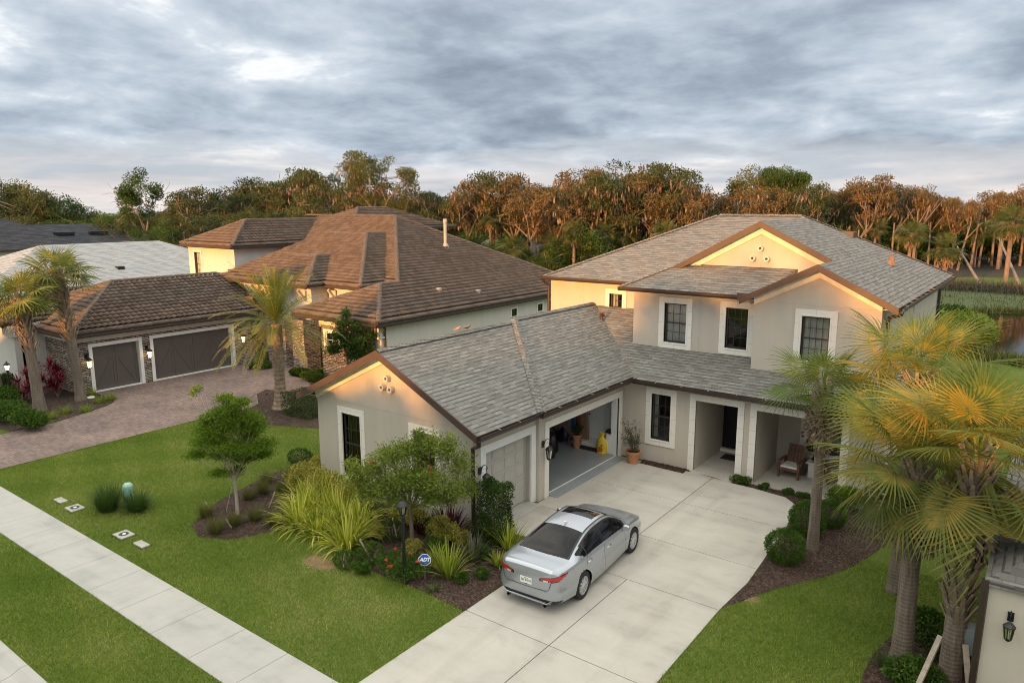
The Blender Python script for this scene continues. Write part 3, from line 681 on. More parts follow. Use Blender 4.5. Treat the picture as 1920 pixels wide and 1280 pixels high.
def lantern(parent, fr, u, z, s=1.0, lit=False, o0=0.0):
    mb = MB()
    m = lambda u_, z_, o_: fr.p(u + u_ * s, z + z_ * s, o0 + o_ * s)
    fr.box(mb, u - .05 * s, z + .02 * s, u + .05 * s, z + .20 * s, o0, o0 + .022 * s)
    path = [m(0, .10, .02), m(0, .15, .06), m(0, .235, .09), m(0, .29, .15), m(0, .275, .215), m(0, .22, .235), m(0, .17, .20), m(0, .19, .16), m(0, .22, .165)]
    mb.tube(path, [.012 * s, .012 * s, .011 * s, .011 * s, .011 * s, .010 * s, .008 * s, .006 * s, .003 * s], 6)
    c = m(0, 0, .21)
    mb.tube([m(0, .24, .215), m(0, .08, .21)], .008 * s, 6)
    mb.lathe([(.012 * s, .11 * s), (.03 * s, .085 * s), (.055 * s, .07 * s), (.105 * s, .015 * s), (.108 * s, 0), (.09 * s, -.012 * s)], c, 12)
    mb.lathe([(.058 * s, -.255 * s), (.062 * s, -.235 * s), (.045 * s, -.27 * s), (.012 * s, -.295 * s)], c, 8)
    for k in range(6):
        t = math.pi * 2 * k / 6 + .3; mb.beam(c + Vector((math.cos(t) * .088, math.sin(t) * .088, -.01)) * s, c + Vector((math.cos(t) * .058, math.sin(t) * .058, -.25)) * s, .015 * s, .015 * s)
    o = mb.build('wall_lantern', M_black, parent)
    gb = MB(); gb.lathe([(.082 * s, -.012 * s), (.055 * s, -.245 * s)], c, 12, cap=False); a = gb.build('lantern_glass', M_lampglass if not lit else M_lamp, parent, smooth=True); sub(a, o)
    if not lit:
        cb = MB(); cb.lathe([(.014 * s, -.24 * s), (.014 * s, -.12 * s), (.004, -.10 * s)], c, 8); sub(cb.build('candle', M_white, parent), o)
    return o
def gutter(parent, a, b, out, w=.14, h=.145, mat=None):
    """a, b eave end points (top inner edge); out = outward 2D direction"""
    a = Vector(a); b = Vector(b); o = Vector((out[0], out[1], 0)).normalized(); mb = MB()
    prof = [(0, 0), (0, -h), (w * .75, -h), (w, -h * .55), (w, 0), (w - .012, 0), (w - .012, -h * .5), (w * .7, -h + .012), (.012, -h + .012), (.012, 0)]
    pa = [a + o * x + Vector((0, 0, z)) for x, z in prof]
    mb.prism(pa, b - a); r = mb.build('gutter', mat or M_gutter, parent)
    L = (b - a).length; hb = MB(); n = int(L / .9)
    for k in range(1, n):
        c = a + (b - a) * (k / n); hb.beam(c + Vector((0, 0, -.006)), c + o * (w - .002) + Vector((0, 0, -.006)), .02, .008)
    if n > 1: sub(hb.build('gutter_hanger', M_pvc, parent), r)
    return r
def roofplane(mb, pts): mb.prism(pts, (0, 0, -.10))
def ridgecap(mb, a, b, w=.14, pitch_drop=.07, step=.16):
    """overlapping cap shingles along a ridge or hip"""
    a = Vector(a); b = Vector(b); d = (b - a); L = d.length; d.normalize(); side = Vector((-d.y, d.x, 0)).normalized(); n = int(L / step)
    for k in range(n):
        p = a + d * (k * step); q = a + d * ((k + 1) * step + .01); h = .035; t = .022
        for s in (-1, 1):
            mb.poly([p + Vector((0, 0, h)), q + Vector((0, 0, h + t)), q + side * s * w + Vector((0, 0, h + t - pitch_drop)), p + side * s * w + Vector((0, 0, h - pitch_drop))])
        mb.poly([q + side * w + Vector((0, 0, h + t - pitch_drop)), q + Vector((0, 0, h + t)), q + Vector((0, 0, h - .005)), q + side * w + Vector((0, 0, h - pitch_drop - .005))])
        mb.poly([q - side * w + Vector((0, 0, h + t - pitch_drop)), q + Vector((0, 0, h + t)), q + Vector((0, 0, h - .005)), q - side * w + Vector((0, 0, h - pitch_drop - .005))])
def downspout(parent, pts, w=.105, d=.06, mat=None):
    mb = MB(); P = [Vector(p) for p in pts]
    mb.tube(P, w / 2 * 1.15, 8)
    return mb.build('downspout', mat or M_gutter, parent)

# ---------------------------------------------------------------- the main house
house = thing('house', (-10, 25, 0), 'two-storey greige stucco house with grey shingle roof and open garage', 'house', absolute=True)
def HB(mb, name, mat, **k): return mb.build(name, mat, house, **k)
W = MB()
GX, GD, GY = -12.50, -12.37, 14.95          # garage wing faces
LX = -19.22
frontG = Fr((LX, GY), (GX, GY))
wa = [(1.22, .62, 2.08, 2.66), (4.42, .62, 5.28, 2.66)]
wall_panel(W, (LX, GY), (GX, GY), 0, 3.12, wa)
xr = -15.82; zr = 5.02; ze = 3.15
W.poly([(LX, GY, 3.12), (GX, GY, 3.12), (GX, GY, 3.2), (xr, GY, zr - .10), (LX, GY, 3.2)])
# single garage bay, face looks +X
sg = Fr((GX, GY), (GX, 17.97))
wall_panel(W, (GX, GY), (GX, 17.97), 0, 3.12, [(.52, 0, 2.80, 2.28)], .25)
W.poly([(GX, 17.97, 0), (GD, 17.97, 0), (GD, 17.97, 3.12), (GX, 17.97, 3.12)])
dg = Fr((GD, 17.97), (GD, 23.5))
wall_panel(W, (GD, 17.97), (GD, 23.5), 0, 3.12, [(.53, 0, 5.15, 2.30)], .30)
# lower front wall
lf = Fr((GD, 23.5), (-3.6, 23.5))
Lx = lambda X: X - GD
wall_panel(W, (GD, 23.5), (-3.6, 23.5), 0, 3.1, [(Lx(-11.24), .88, Lx(-10.50), 2.57), (Lx(-9.56), 0, Lx(-8.08), 2.57), (Lx(-7.44), 0, Lx(-4.80), 2.57)], .22)
# recess and porch walls
W.poly([(-9.56, 23.72, 0), (-9.56, 26.2, 0), (-9.56, 26.2, 2.75), (-9.56, 23.72, 2.75)])
W.poly([(-8.08, 23.72, 0), (-8.08, 23.72, 2.75), (-8.08, 26.2, 2.75), (-8.08, 26.2, 0)])
wall_panel(W, (-9.56, 26.2), (-8.08, 26.2), 0, 2.75, [(.0, .14, 1.48, 2.45)], .05)
W.poly([(-7.44, 23.72, 0), (-7.44, 25.95, 0), (-7.44, 25.95, 2.75), (-7.44, 23.72, 2.75)])
wall_panel(W, (-7.44, 25.95), (-3.7, 25.95), 0, 2.75, [(1.02, .72, 2.12, 2.2)], .1)
W.poly([(-9.6, 23.7, 2.75), (-3.6, 23.7, 2.75), (-3.6, 26.3, 2.75), (-9.6, 26.3, 2.75)])
# hidden sides of the ground floor
for a, b in (((-18.0, 37.0), (-18.0, 27.0)), ((-18.0, 27.0), (LX, 27.0)), ((LX, 27.0), (LX, GY)), ((-3.6, 23.5), (-3.6, 24.6)), ((-4.14, 24.4), (-4.14, 37.0)), ((-4.14, 37.0), (-18.0, 37.0))):
    wall_panel(W, a, b, 0, 3.1)
# upper floor
UZ0, UZ1 = 2.9, 6.12
rec = Fr((-18.0, 27.0), (-12.8, 27.0)); wall_panel(W, (-18.0, 27.0), (-12.8, 27.0), UZ0, UZ1, [(2.98, 4.72, 3.58, 5.58)], .16)
bx = Fr((-12.8, 24.9), (-8.05, 24.9))
wall_panel(W, (-12.8, 24.9), (-8.05, 24.9), UZ0, 6.15, [(1.28, 4.22, 2.14, 5.68), (3.62, 4.26, 4.40, 5.70)], .16)
gf = Fr((-8.05, 24.4), (-4.14, 24.4))
wall_panel(W, (-8.05, 24.4), (-4.14, 24.4), UZ0, 6.1, [(1.58, 4.25, 2.44, 5.70)], .16)
W.poly([(-8.05, 24.4, 6.1), (-4.14, 24.4, 6.1), (-4.14, 24.4, 6.3), (-6.0, 24.4, 7.28), (-8.05, 24.4, 6.25)])
W.poly([(-8.05, 24.4, UZ0), (-8.05, 24.4, 6.2), (-8.05, 24.9, 6.2), (-8.05, 24.9, UZ0)])
W.poly([(-12.8, 27.0, UZ0), (-12.8, 24.9, UZ0), (-12.8, 24.9, 6.15), (-12.8, 27.0, 6.15)])
sd = Fr((-4.14, 24.4), (-4.14, 37.0)); wall_panel(W, (-4.14, 24.4), (-4.14, 37.0), UZ0, 6.15, [(5.6, 4.3, 5.95, 5.85)], .12)
wall_panel(W, (-4.14, 37.0), (-18.0, 37.0), UZ0, 6.15); wall_panel(W, (-18.0, 37.0), (-18.0, 27.0), UZ0, 6.15)
# back gable wall
W.poly([(-11.9, 26.15, 6.3), (-5.4, 26.15, 6.3), (-5.4, 26.15, 7.0), (-8.5, 26.15, 8.52), (-11.9, 26.15, 6.72)])
HB(W, 'wall', M_wall)
# control joints scored in the stucco
cj = MB(); z_ = .003
frontG.box(cj, .05, 3.035, 6.66, 3.05, -.001, z_); frontG.box(cj, 3.31, 3.05, 3.325, 4.9, -.001, z_)
gf.box(cj, .7, 6.055, 3.75, 6.065, -.001, z_); bx.box(cj, 2.64, 3.9, 2.65, 6.1, -.001, z_); rec.box(cj, 1.70, 4.3, 1.71, 6.05, -.001, z_)
bg_ = Fr((-11.9, 26.15), (-5.4, 26.15)); bg_.box(cj, 3.40, 6.8, 3.41, 8.3, -.001, z_)
HB(cj, 'control_joint', M_line)
# roofs
RG = MB()
o1 = 14.50
roofplane(RG, [(-11.98, o1, ze - .02), (xr, o1, zr), (xr, 27.0, zr), (-11.98, 17.6, ze - .02)][:0] or [(-11.98, o1, ze - .02), (-11.98, 17.9, ze - .02), (xr, 22.5, zr), (xr, o1, zr)])
roofplane(RG, [(xr, o1, zr), (xr, 27.0, zr), (-19.66, 27.0, ze - .02), (-19.66, o1, ze - .02)])
HB(RG, 'roof', M_shin, uv=True)
RB = MB(); hz_ = .10; s_ = (zr - ze) / (-11.98 - xr)
zb0 = ze + .02; XB = -11.84; tB = 3.92; zB = zb0 + tB * s_
XB2 = 2 * xr - XB
roofplane(RB, [(XB, 17.35, zb0), (XB, 24.2, zb0), (xr - .0, 27.0, zb0 + (XB - xr) * s_), (xr, 17.35 + (XB - xr), zb0 + (XB - xr) * s_)])
roofplane(RB, [(XB2, 17.35, zb0), (XB, 17.35, zb0), (xr, 17.35 + (XB - xr), zb0 + (XB - xr) * s_)])
roofplane(RB, [(xr, 17.35 + (XB - xr), zb0 + (XB - xr) * s_), (xr, 27.0, zb0 + (XB - xr) * s_), (XB2, 27.0, zb0), (XB2, 17.35, zb0)])
HB(RB, 'roof', M_shin, uv=True)
RP = MB()
roofplane(RP, [(-15.6, 23.1, 3.10), (-3.25, 23.1, 3.10), (-4.1, 24.0, 3.54), (-4.1, 26.98, 5.03), (-15.6, 26.98, 5.03)][:0] or [(-12.6, 23.1, 3.10), (-3.25, 23.1, 3.10), (-4.3, 24.2, 3.65), (-4.3, 24.42, 3.76), (-8.02, 24.42, 3.76), (-8.02, 24.92, 4.01), (-12.78, 24.92, 4.01), (-12.78, 26.98, 5.03), (-15.6, 26.98, 5.03)])
roofplane(RP, [(-3.25, 23.1, 3.10), (-3.25, 27, 3.10), (-4.3, 27, 3.65), (-4.3, 24.2, 3.65)])
HB(RP, 'roof', M_shin, uv=True)
RM = MB()
xe = -3.65; sR = .505; zR = 6.22
zx = lambda X: zR + sR * (xe - X)
zrid = 8.80; yr = 31.9; xL = -12.35; xR2 = xe - (zrid - zR) / sR
gz = zx(-8.5)
roofplane(RM, [(xe, 23.98, zR), (xe, 37.35, zR), (xR2, yr, zrid), (-8.5, yr - .35, gz), (-8.5, 25.88, gz), (-6.0, 25.88, zx(-6.0)), (-6.0, 23.98, zx(-6.0))])
roofplane(RM, [(-6.0, 23.98, zx(-6.0)), (-6.0, 26.1, zx(-6.0)), (-8.42, 26.1, zx(-6.0) - 2.42 * .505), (-8.42, 23.98, zx(-6.0) - 2.42 * .505)])
HB(RM, 'roof', M_shin, uv=True)
RF = MB()
roofplane(RF, [(-18.15, 26.6, 6.17), (-9.9, 26.6, 6.17), (-8.5, yr - .35, gz), (xR2, yr, zrid), (xL, yr, zrid)])
roofplane(RF, [(-18.15, 37.35, 6.17), (-18.15, 26.6, 6.17), (xL, yr, zrid)])
roofplane(RF, [(xe, 37.35, zR), (-18.15, 37.35, 6.17), (xL, yr, zrid), (xR2, yr, zrid)])
HB(RF, 'roof', M_shin, uv=True)
RX = MB()
roofplane(RX, [(-13.18, 24.46, 6.22), (-8.1, 24.46, 6.22), (-7.2, 26.14, 7.05), (-11.55, 26.14, 7.05)])
roofplane(RX, [(-13.18, 26.9, 6.22), (-13.18, 24.46, 6.22), (-11.55, 26.14, 7.05), (-11.55, 27.3, 7.05)])
HB(RX, 'roof', M_shin, uv=True)
RK = MB(); sK = .545; zk = gz - sK * 3.62
roofplane(RK, [(-8.5, 25.88, gz), (-8.5, 31.6, gz), (-12.12, 27.8, zk), (-12.12, 25.88, zk)])
HB(RK, 'roof', M_shin, uv=True)
# ridge and hip caps
RC = MB()
ridgecap(RC, (xr, o1, zr), (xr, 21.2, zr)); ridgecap(RC, (xr, 21.3, zb0 + (XB - xr) * s_), (xr, 27, zb0 + (XB - xr) * s_))
ridgecap(RC, (XB, 17.35, zb0), (xr, 17.35 + (XB - xr), zb0 + (XB - xr) * s_), .13, .05)
ridgecap(RC, (-18.15, 26.6, 6.17), (xL, yr, zrid), .13, .05); ridgecap(RC, (xR2, yr, zrid), (xL, yr, zrid), .13); ridgecap(RC, (xe, 37.35, zR), (xR2, yr, zrid), .13, .05)
ridgecap(RC, (-13.18, 24.46, 6.22), (-11.55, 26.14, 7.05), .12, .05)
HB(RC, 'ridge_cap', M_shin, uv=True)
# rake boards and soffit frieze on the three gables
def gable_trim(x0, z0, xa, za, x1, z1, y, wy, fh=.21, sof=True):
    f = MB(); t = .05
    for (ax, az), (bx_, bz) in (((x0, z0), (xa, za)), ((xa, za), (x1, z1))):
        f.prism([(ax, y, az + .01), (bx_, y, bz + .01), (bx_, y, bz - fh), (ax, y, az - fh)], (0, -t, 0))
    HB(f, 'rake_board', M_fascia)
    s = MB()
    for (ax, az), (bx_, bz) in (((x0, z0), (xa, za)), ((xa, za), (x1, z1))):
        s.prism([(ax, y + .002, az - .12), (bx_, y + .002, bz - .12), (bx_, wy, bz - .12), (ax, wy, az - .12)], (0, 0, -.03))
    HB(s, 'soffit', M_soff)
def frieze(x0, z0, xa, za, x1, z1, wy, h=.30):
    s = MB()
    for k, (hh, oo, dz) in enumerate(((h, .05, 0), (h * .62, .075, 0), (h * .28, .10, 0))):
        for (ax, az), (bx_, bz) in (((x0, z0), (xa, za)), ((xa, za), (x1, z1))):
            s.prism([(ax, wy, az), (bx_, wy, bz), (bx_, wy, bz - hh), (ax, wy, az - hh)], (0, -oo - .001 * k, 0))
    HB(s, 'frieze_board', M_soff)
gable_trim(-19.66, ze - .02, xr, zr, -11.98, ze - .02, o1, GY + .0)
frieze(LX, 3.20, xr, zr - .16, GX, 3.22, GY, .24)
gable_trim(-8.42, zx(-6.0) - 2.42 * .505, -6.0, zx(-6.0), xe, zR, 23.98, 24.4)
frieze(-8.05, 6.25, -6.0, 7.26, -4.14, 6.33, 24.4, .30)
gable_trim(-12.12, zk, -8.5, gz, -6.05, zx(-6.05), 25.88, 26.15)
frieze(-11.7, 6.80, -8.5, gz - .14, -5.8, gz - .14 - 2.7 * .505, 26.15, .30)
# gutters and soffits along the eaves
gutter(house, (-11.98, 14.46, ze - .03), (-11.98, 17.25, ze - .03), (1, 0)); gutter(house, (-11.84, 17.25, zb0 - .03), (-11.84, 23.12, zb0 - .03), (1, 0))
gutter(house, (-11.85, 23.08, 3.10), (-3.2, 23.08, 3.10), (0, -1)); gutter(house, (-18.2, 26.58, 6.17), (-13.3, 26.58, 6.17), (0, -1))
gutter(house, (-13.2, 24.44, 6.22), (-8.3, 24.44, 6.22), (0, -1)); gutter(house, (xe, 23.95, zR), (xe, 37.35, zR), (1, 0))
gutter(house, (-18.17, 26.6, 6.17), (-18.17, 37.3, 6.17), (-1, 0)); gutter(house, (-19.68, 14.5, ze - .03), (-19.68, 27, ze - .03), (-1, 0))
sf = MB(); sf.box(-12.5, 14.95, 3.0, -11.98, 23.1, 3.02); sf.box(-12.37, 23.1, 3.0, -3.25, 23.5, 3.02); sf.box(-18.15, 26.6, 6.05, -12.8, 27, 6.07); sf.box(-13.1, 24.46, 6.08, -8.05, 24.9, 6.10); sf.box(-4.14, 24.4, 6.08, -3.65, 37.3, 6.10); sf.box(-19.66, 14.95, 3.0, -19.22, 27, 3.02); sf.box(-18.15, 27, 6.05, -18.0, 37.3, 6.07)
HB(sf, 'soffit', M_soff)
gt = MB(); gt.box(-8.62, 24.28, 6.06, -8.28, 24.46, 6.30); HB(gt, 'gutter_cap', M_fascia)
downspout(house, [(-12.0, 14.58, 3.0), (-12.02, 14.60, 2.82), (-12.25, 14.75, 2.70), (-12.45, 14.86, 2.60), (-12.45, 14.86, .25), (-12.38, 14.72, .10)])
downspout(house, [(-3.62, 24.6, 6.1), (-3.66, 24.62, 5.95), (-4.02, 24.9, 5.80), (-4.06, 25.0, 5.65), (-4.06, 25.0, .1)])
downspout(house, [(-3.62, 36.9, 6.1), (-4.06, 36.9, 5.8), (-4.06, 36.9, .1)])
downspout(house, [(-18.1, 26.5, 6.05), (-18.08, 26.6, 5.9), (-18.06, 26.93, 5.75), (-18.06, 26.93, .1)])
# gable vent pipes
for cx_, cz_, yy in ((xr + .02, 4.10, GY), (xr - .19, 3.80, GY), (xr + .17, 3.78, GY), (-8.50, 7.72, 26.15), (-8.76, 7.36, 26.15), (-8.26, 7.36, 26.15)):
    v = MB(); v.lathe([(.055, .02), (.050, -.14), (.080, -.155), (.100, -.15), (.105, -.02), (.105, .02)], (cx_, yy, cz_), 16, 'y', cap=False)
    v.lathe([(.001, -.012), (.066, -.014)], (cx_, yy, cz_), 16, 'y', cap=False)
    HB(v, 'gable_vent', M_vent, smooth=False)
    v = MB(); v.lathe([(.001, -.016), (.040, -.016)], (cx_, yy, cz_), 16, 'y', cap=False); d_ = HB(v, 'vent_opening', M_room)
# windows
window(house, frontG, 1.22, .62, 2.08, 2.66, .20, grid=(3, 4), curtain=None, inset=.10)
window(house, frontG, 4.42, .62, 5.28, 2.66, .20, grid=(3, 4), inset=.10)
window(house, lf, Lx(-11.24), .88, Lx(-10.50), 2.57, .22, grid=(3, 4), curtain=[(.0, .22, 1, 0)])
window(house, rec, 2.98, 4.72, 3.58, 5.58, .20, sash='none', grid=(3, 3), curtain=[(0, .45, 1, 0)])
window(house, bx, 1.28, 4.22, 2.14, 5.68, .22, grid=(3, 4), curtain=[(0, 1, 1, 0)], label='upper window with pale curtains drawn across it')
window(house, bx, 3.62, 4.26, 4.40, 5.70, .22, sash='none', grid=(3, 4))
window(house, gf, 1.58, 4.25, 2.44, 5.70, .22, grid=(4, 4), curtain=[(0, 1, 1, 0)])
window(house, sd, 5.6, 4.3, 5.95, 5.85, .012, sash='double', grid=None, inset=.06, tj=False)
pw = Fr((-7.44, 25.95), (-3.7, 25.95)); window(house, pw, 1.02, .72, 2.12, 2.2, .24, grid=(3, 4), inset=.06)
# garage doors and surrounds
t = MB(); ring(sg, t, .28, 0, 3.01, 2.52, .24, -.05, .03, bottom=False); t.box(GX - .05, 15.2, 0, GX - .05, 15.2, 0) if 0 else None
HB(t, 'door_surround', M_white, bevel=.004)
t = MB(); ring(dg, t, .30, 0, 5.38, 2.54, .23, -.05, .035, bottom=False); HB(t, 'door_surround', M_trim, bevel=.004)
jb = MB(); dg.box(jb, 5.13, 0, 5.15, 2.30, -.29, -.05); dg.box(jb, .53, 0, .55, 2.3, -.29, -.05); dg.box(jb, .55, 2.28, 5.13, 2.30, -.29, -.05); HB(jb, 'door_jamb', M_white)
gd = MB(); rows = 5; gw = 2.28; fx = GX - .20
for r in range(rows):
    z0 = .06 + r * 2.2 / rows; z1 = z0 + 2.2 / rows - .008
    gd.box(fx - .03, GY + .53, z0, fx, GY + .52 + gw - .01, z1)
    for c in range(4):
        y0 = GY + .56 + c * (gw - .06) / 4; y1 = y0 + (gw - .06) / 4 - .05
        for (a0, b0, a1, b1) in ((y0, z0 + .05, y1, z0 + .07), (y0, z1 - .08, y1, z1 - .06), (y0, z0 + .07, y0 + .02, z1 - .08), (y1 - .02, z0 + .07, y1, z1 - .08)):
            gd.box(fx, a0, b0, fx + .012, a1, b1)
HB(gd, 'garage_door', M_gdoor, bevel=.003)
ap = MB(); ap.box(GX - .2, GY + .53, -.05, GX + .42, GY + 2.80, .05); HB(ap, 'door_threshold', M_walk)
ap = MB(); ap.prism([(GD - .3, 18.5, .085), (GD - .02, 18.5, .085), (GD + .36, 18.5, .028), (GD + .36, 18.5, -.05), (GD - .3, 18.5, -.05)], (0, 4.62, 0)); HB(ap, 'door_threshold', M_epoxy)
ap = MB(); ap.box(GD - .06, 18.52, .086, GD - .02, 23.1, .097); HB(ap, 'door_seal', M_white)
# garage interior
gi = MB(); gi.poly([(-19.0, 17.6, .086), (-12.6, 17.6, .086), (-12.6, 23.8, .086), (-19.0, 23.8, .086)]); HB(gi, 'garage_floor', M_epoxy)
gi = MB(); gi.poly([(-19.05, 23.85, 0), (-12.66, 23.85, 0), (-12.66, 23.85, 2.9), (-19.05, 23.85, 2.9)]); gi.poly([(-19.05, 17.6, 0), (-19.05, 23.85, 0), (-19.05, 23.85, 2.9), (-19.05, 17.6, 2.9)])
gi.poly([(-19.05, 17.6, 2.9), (-12.66, 17.6, 2.9), (-12.66, 23.85, 2.9), (-19.05, 23.85, 2.9)]); gi.poly([(-19.05, 17.6, 0), (-12.66, 17.6, 0), (-12.66, 17.6, 2.9), (-19.05, 17.6, 2.9)])
HB(gi, 'garage_wall', M_intw)
idr = MB(); idr.box(-14.1, 23.80, .28, -13.15, 23.84, 2.32)
for (x0, x1, z0, z1) in ((-13.98, -13.28, .42, 1.1), (-13.98, -13.28, 1.22, 2.2)):
    for q in ((x0, z0, x1, z0 + .03), (x0, z1 - .03, x1, z1), (x0, z0 + .03, x0 + .03, z1 - .03), (x1 - .03, z0 + .03, x1, z1 - .03)): idr.box(q[0], 23.785, q[1], q[2], 23.80, q[3])
do = HB(idr, 'interior_door', M_white, bevel=.003)
k_ = MB(); k_.lathe([(.01, 0), (.03, -.03), (.034, -.05), (.01, -.075)], (-13.98, 23.80, 1.25), 12, 'y'); sub(HB(k_, 'door_knob', M_black, smooth=True), do)
cs = MB(); cs.box(-14.22, 23.79, .1, -14.11, 23.845, 2.42); cs.box(-13.14, 23.79, .1, -13.03, 23.845, 2.42); cs.box(-14.22, 23.79, 2.33, -13.03, 23.845, 2.44); cs.box(-14.2, 23.35, .08, -13.05, 23.8, .26); sub(HB(cs, 'door_casing', M_white), do)
# entry: surround, step, double door
t = MB(); ring(lf, t, Lx(-9.78), 0, Lx(-7.86), 2.79, .22, -.05, .035, bottom=False); HB(t, 'entry_surround', M_trim, bevel=.004)
ml = MB(); joints(lf, ml, Lx(-9.78), 0, Lx(-7.86), 2.79, .22, .035, 6, 3, False); joints(lf, ml, Lx(-7.66), 0, Lx(-4.58), 2.79, .22, .035, 6, 4, False); HB(ml, 'joint_line', M_line)
t = MB(); ring(lf, t, Lx(-7.66), 0, Lx(-4.58), 2.79, .22, -.05, .035, bottom=False); HB(t, 'porch_surround', M_trim, bevel=.004)
pf = MB(); pf.box(-9.56, 23.45, -.05, -8.08, 26.2, .045); pf.box(-7.44, 23.45, -.05, -3.7, 25.95, .045); HB(pf, 'porch_floor', M_conc)
st = MB(); st.box(-9.55, 26.02, .05, -8.09, 26.26, .16); HB(st, 'door_step', M_trim)
for k, (x0, x1) in enumerate(((-9.54, -8.835), (-8.815, -8.10))):
    d = MB(); d.box(x0, 26.19, .17, x1, 26.24, 2.44)
    for z0, z1 in ((.35, 1.05), (1.2, 2.3)):
        for q in ((x0 + .12, z0, x1 - .12, z0 + .025), (x0 + .12, z1 - .025, x1 - .12, z1), (x0 + .12, z0 + .025, x0 + .145, z1 - .025), (x1 - .145, z0 + .025, x1 - .12, z1 - .025)): d.box(q[0], 26.178, q[1], q[2], 26.19, q[3])
    dd = HB(d, 'front_door', M_door, bevel=.003)
    if k == 0:
        for zz in (1.12, 1.36):
            kk = MB(); kk.lathe([(.012, 0), (.035, -.03), (.038, -.05), (.012, -.07)], (x1 - .07, 26.19, zz), 12, 'y'); sub(HB(kk, 'door_knob', M_white, smooth=True), dd)
# lanterns, door keypad, small wall boxes
lantern(house, sg, .22, 1.72, 1.2, o0=.03); lantern(house, dg, .20, 1.72, 1.2, o0=0.0)
kp = MB(); dg.box(kp, 5.22, 1.25, 5.29, 1.40, .035, .055); HB(kp, 'keypad', M_vent)
kp = MB(); kp.box(-6.62, 25.90, 1.20, -6.52, 25.95, 1.42); HB(kp, 'wall_outlet', M_frame)
# roof vents and pipes
def rvent(x, y, z, mat, name='roof_vent'):
    v = MB(); v.tube([(x, y, z - .15), (x, y, z + .34)], .055, 10); v.lathe([(.14, -.02), (.12, .03), (.06, .07)], (x, y, z), 12)
    for k in range(3): v.lathe([(.11, .24 + k * .06), (.12, .265 + k * .06), (.05, .275 + k * .06)], (x, y, z), 12)
    HB(v, name, mat)
rvent(-14.80, 26.0, 4.50, M_fascia, 'flue_pipe')
z7 = zx(-5.2); v = MB(); v.tube([(-5.2, 31.2, z7 - .1), (-5.2, 31.2, z7 + .38)], .05, 10); v.lathe([(.16, -.04), (.09, .1), (.055, .14)], (-5.2, 31.2, z7), 12); v.prism([(-5.35, 31.2, z7), (-5.1, 31.12, z7 + .40), (-5.0, 31.12, z7 - .05)], (0, .1, 0)); HB(v, 'roof_vent', M_copper)
zv = zx(-7.2); v = MB(); v.box(-7.45, 33.0, zv - .15, -6.95, 33.6, zv + .13); HB(v, 'roof_vent', M_fascia, bevel=.02)
# ---------------------------------------------------------------- clay-tile roofs
def tiles(pts, name, parent, mat, seg=6, pitch_u=.30, pitch_v=.36, eave=True):
    """real S-profile tile courses on a planar, convex roof polygon; pts[0]->pts[1] is the eave"""
    P = [Vector(p) for p in pts]; n = (P[1] - P[0]).cross(P[2] - P[0]).normalized()
    if n.z < 0: n = -n
    u = Vector((0, 0, 1)).cross(n).normalized(); v = n.cross(u).normalized(); o = P[0]
    U = [(p - o).dot(u) for p in P]; Vv = [(p - o).dot(v) for p in P]; ph = o.dot(u)
    u0, u1, v1 = min(U), max(U), max(Vv); du = pitch_u / seg
    nu = int(math.ceil((u1 - u0) / du)) + 1; rows = int(math.ceil(v1 / pitch_v))
    us = u0 + np.arange(nu) * du; prof = .075 * (0.5 + 0.5 * np.cos(2 * np.pi * (us + ph) / pitch_u)) ** .8
    o_ = np.array(o); un = np.array(u); vn = np.array(v); nn = np.array(n); V = []; F = []
    i = np.arange(nu - 1); off_ = 0
    for k in range(rows):
        jit = rg.normal(0, .003, nu)
        for (vv, hh, cap_) in ((k * pitch_v - .03, (.0 if k == 0 else .050), 0), (k * pitch_v - .035, .066, 0), ((k + 1) * pitch_v + .06, .0, 0)):
            base = prof * (0 if (k == 0 and hh == 0) else 1) + hh + jit
            V.append(o_ + us[:, None] * un + vv * vn + base[:, None] * nn)
        for q in range(2):
            a = off_ + q * nu + i; F.append(np.stack([a, a + 1, a + nu + 1, a + nu], 1))
        off_ += 3 * nu
    V = np.concatenate(V)
    me = npmesh(name, V, np.concatenate(F))
    bm = bmesh.new(); bm.from_mesh(me)
    c = sum(P, Vector()) / len(P)
    for k in range(len(P)):
        a, b = P[k], P[(k + 1) % len(P)]
        if k == 0: continue
        e = (b - a); side = e.cross(n).normalized()
        if (c - a).dot(side) > 0: side = -side
        bmesh.ops.bisect_plane(bm, geom=bm.verts[:] + bm.edges[:] + bm.faces[:], plane_co=a, plane_no=side, clear_outer=True)
    uvl = bm.loops.layers.uv.new('UVMap')
    for f_ in bm.faces:
        for l in f_.loops: q = l.vert.co - o; l[uvl].uv = (q.dot(u) + ph, q.dot(v) + .03)
    bm.to_mesh(me); bm.free()
    under = MB(); under.prism([p - n * .01 for p in P], (0, 0, -.12)); uo = under.build('roof_deck', M_ndark, parent)
    ob = link(name, me, mat, parent); sub(uo, ob); return ob
def tilecap(mb, a, b, r=.13, step=.36):
    a = Vector(a); b = Vector(b); d = b - a; L = d.length; d.normalize(); side = Vector((-d.y, d.x, 0)).normalized(); upv = side.cross(d)
    if upv.z < 0: upv = -upv
    n = max(1, int(L / step)); N_ = 6
    for k in range(n):
        p = a + d * (k * L / n); q = a + d * ((k + 1) * L / n + .03); i0 = len(mb.v)
        for pt, rr in ((p, r * 1.12), (q, r * .92)):
            for j in range(N_ + 1):
                t = math.pi * j / N_; mb.v.append(tuple(pt + side * math.cos(t) * rr + upv * (math.sin(t) * rr * .8 + .03)))
        for j in range(N_): mb.f.append((i0 + j, i0 + j + 1, i0 + N_ + 2 + j, i0 + N_ + 1 + j))
        mb.f.append(tuple(i0 + j for j in range(N_ + 1)))
M_ndark = simple('dark_eave', (.05, .038, .032), .7)
M_bracket = simple('cream_bracket', (.66, .62, .54), .7)
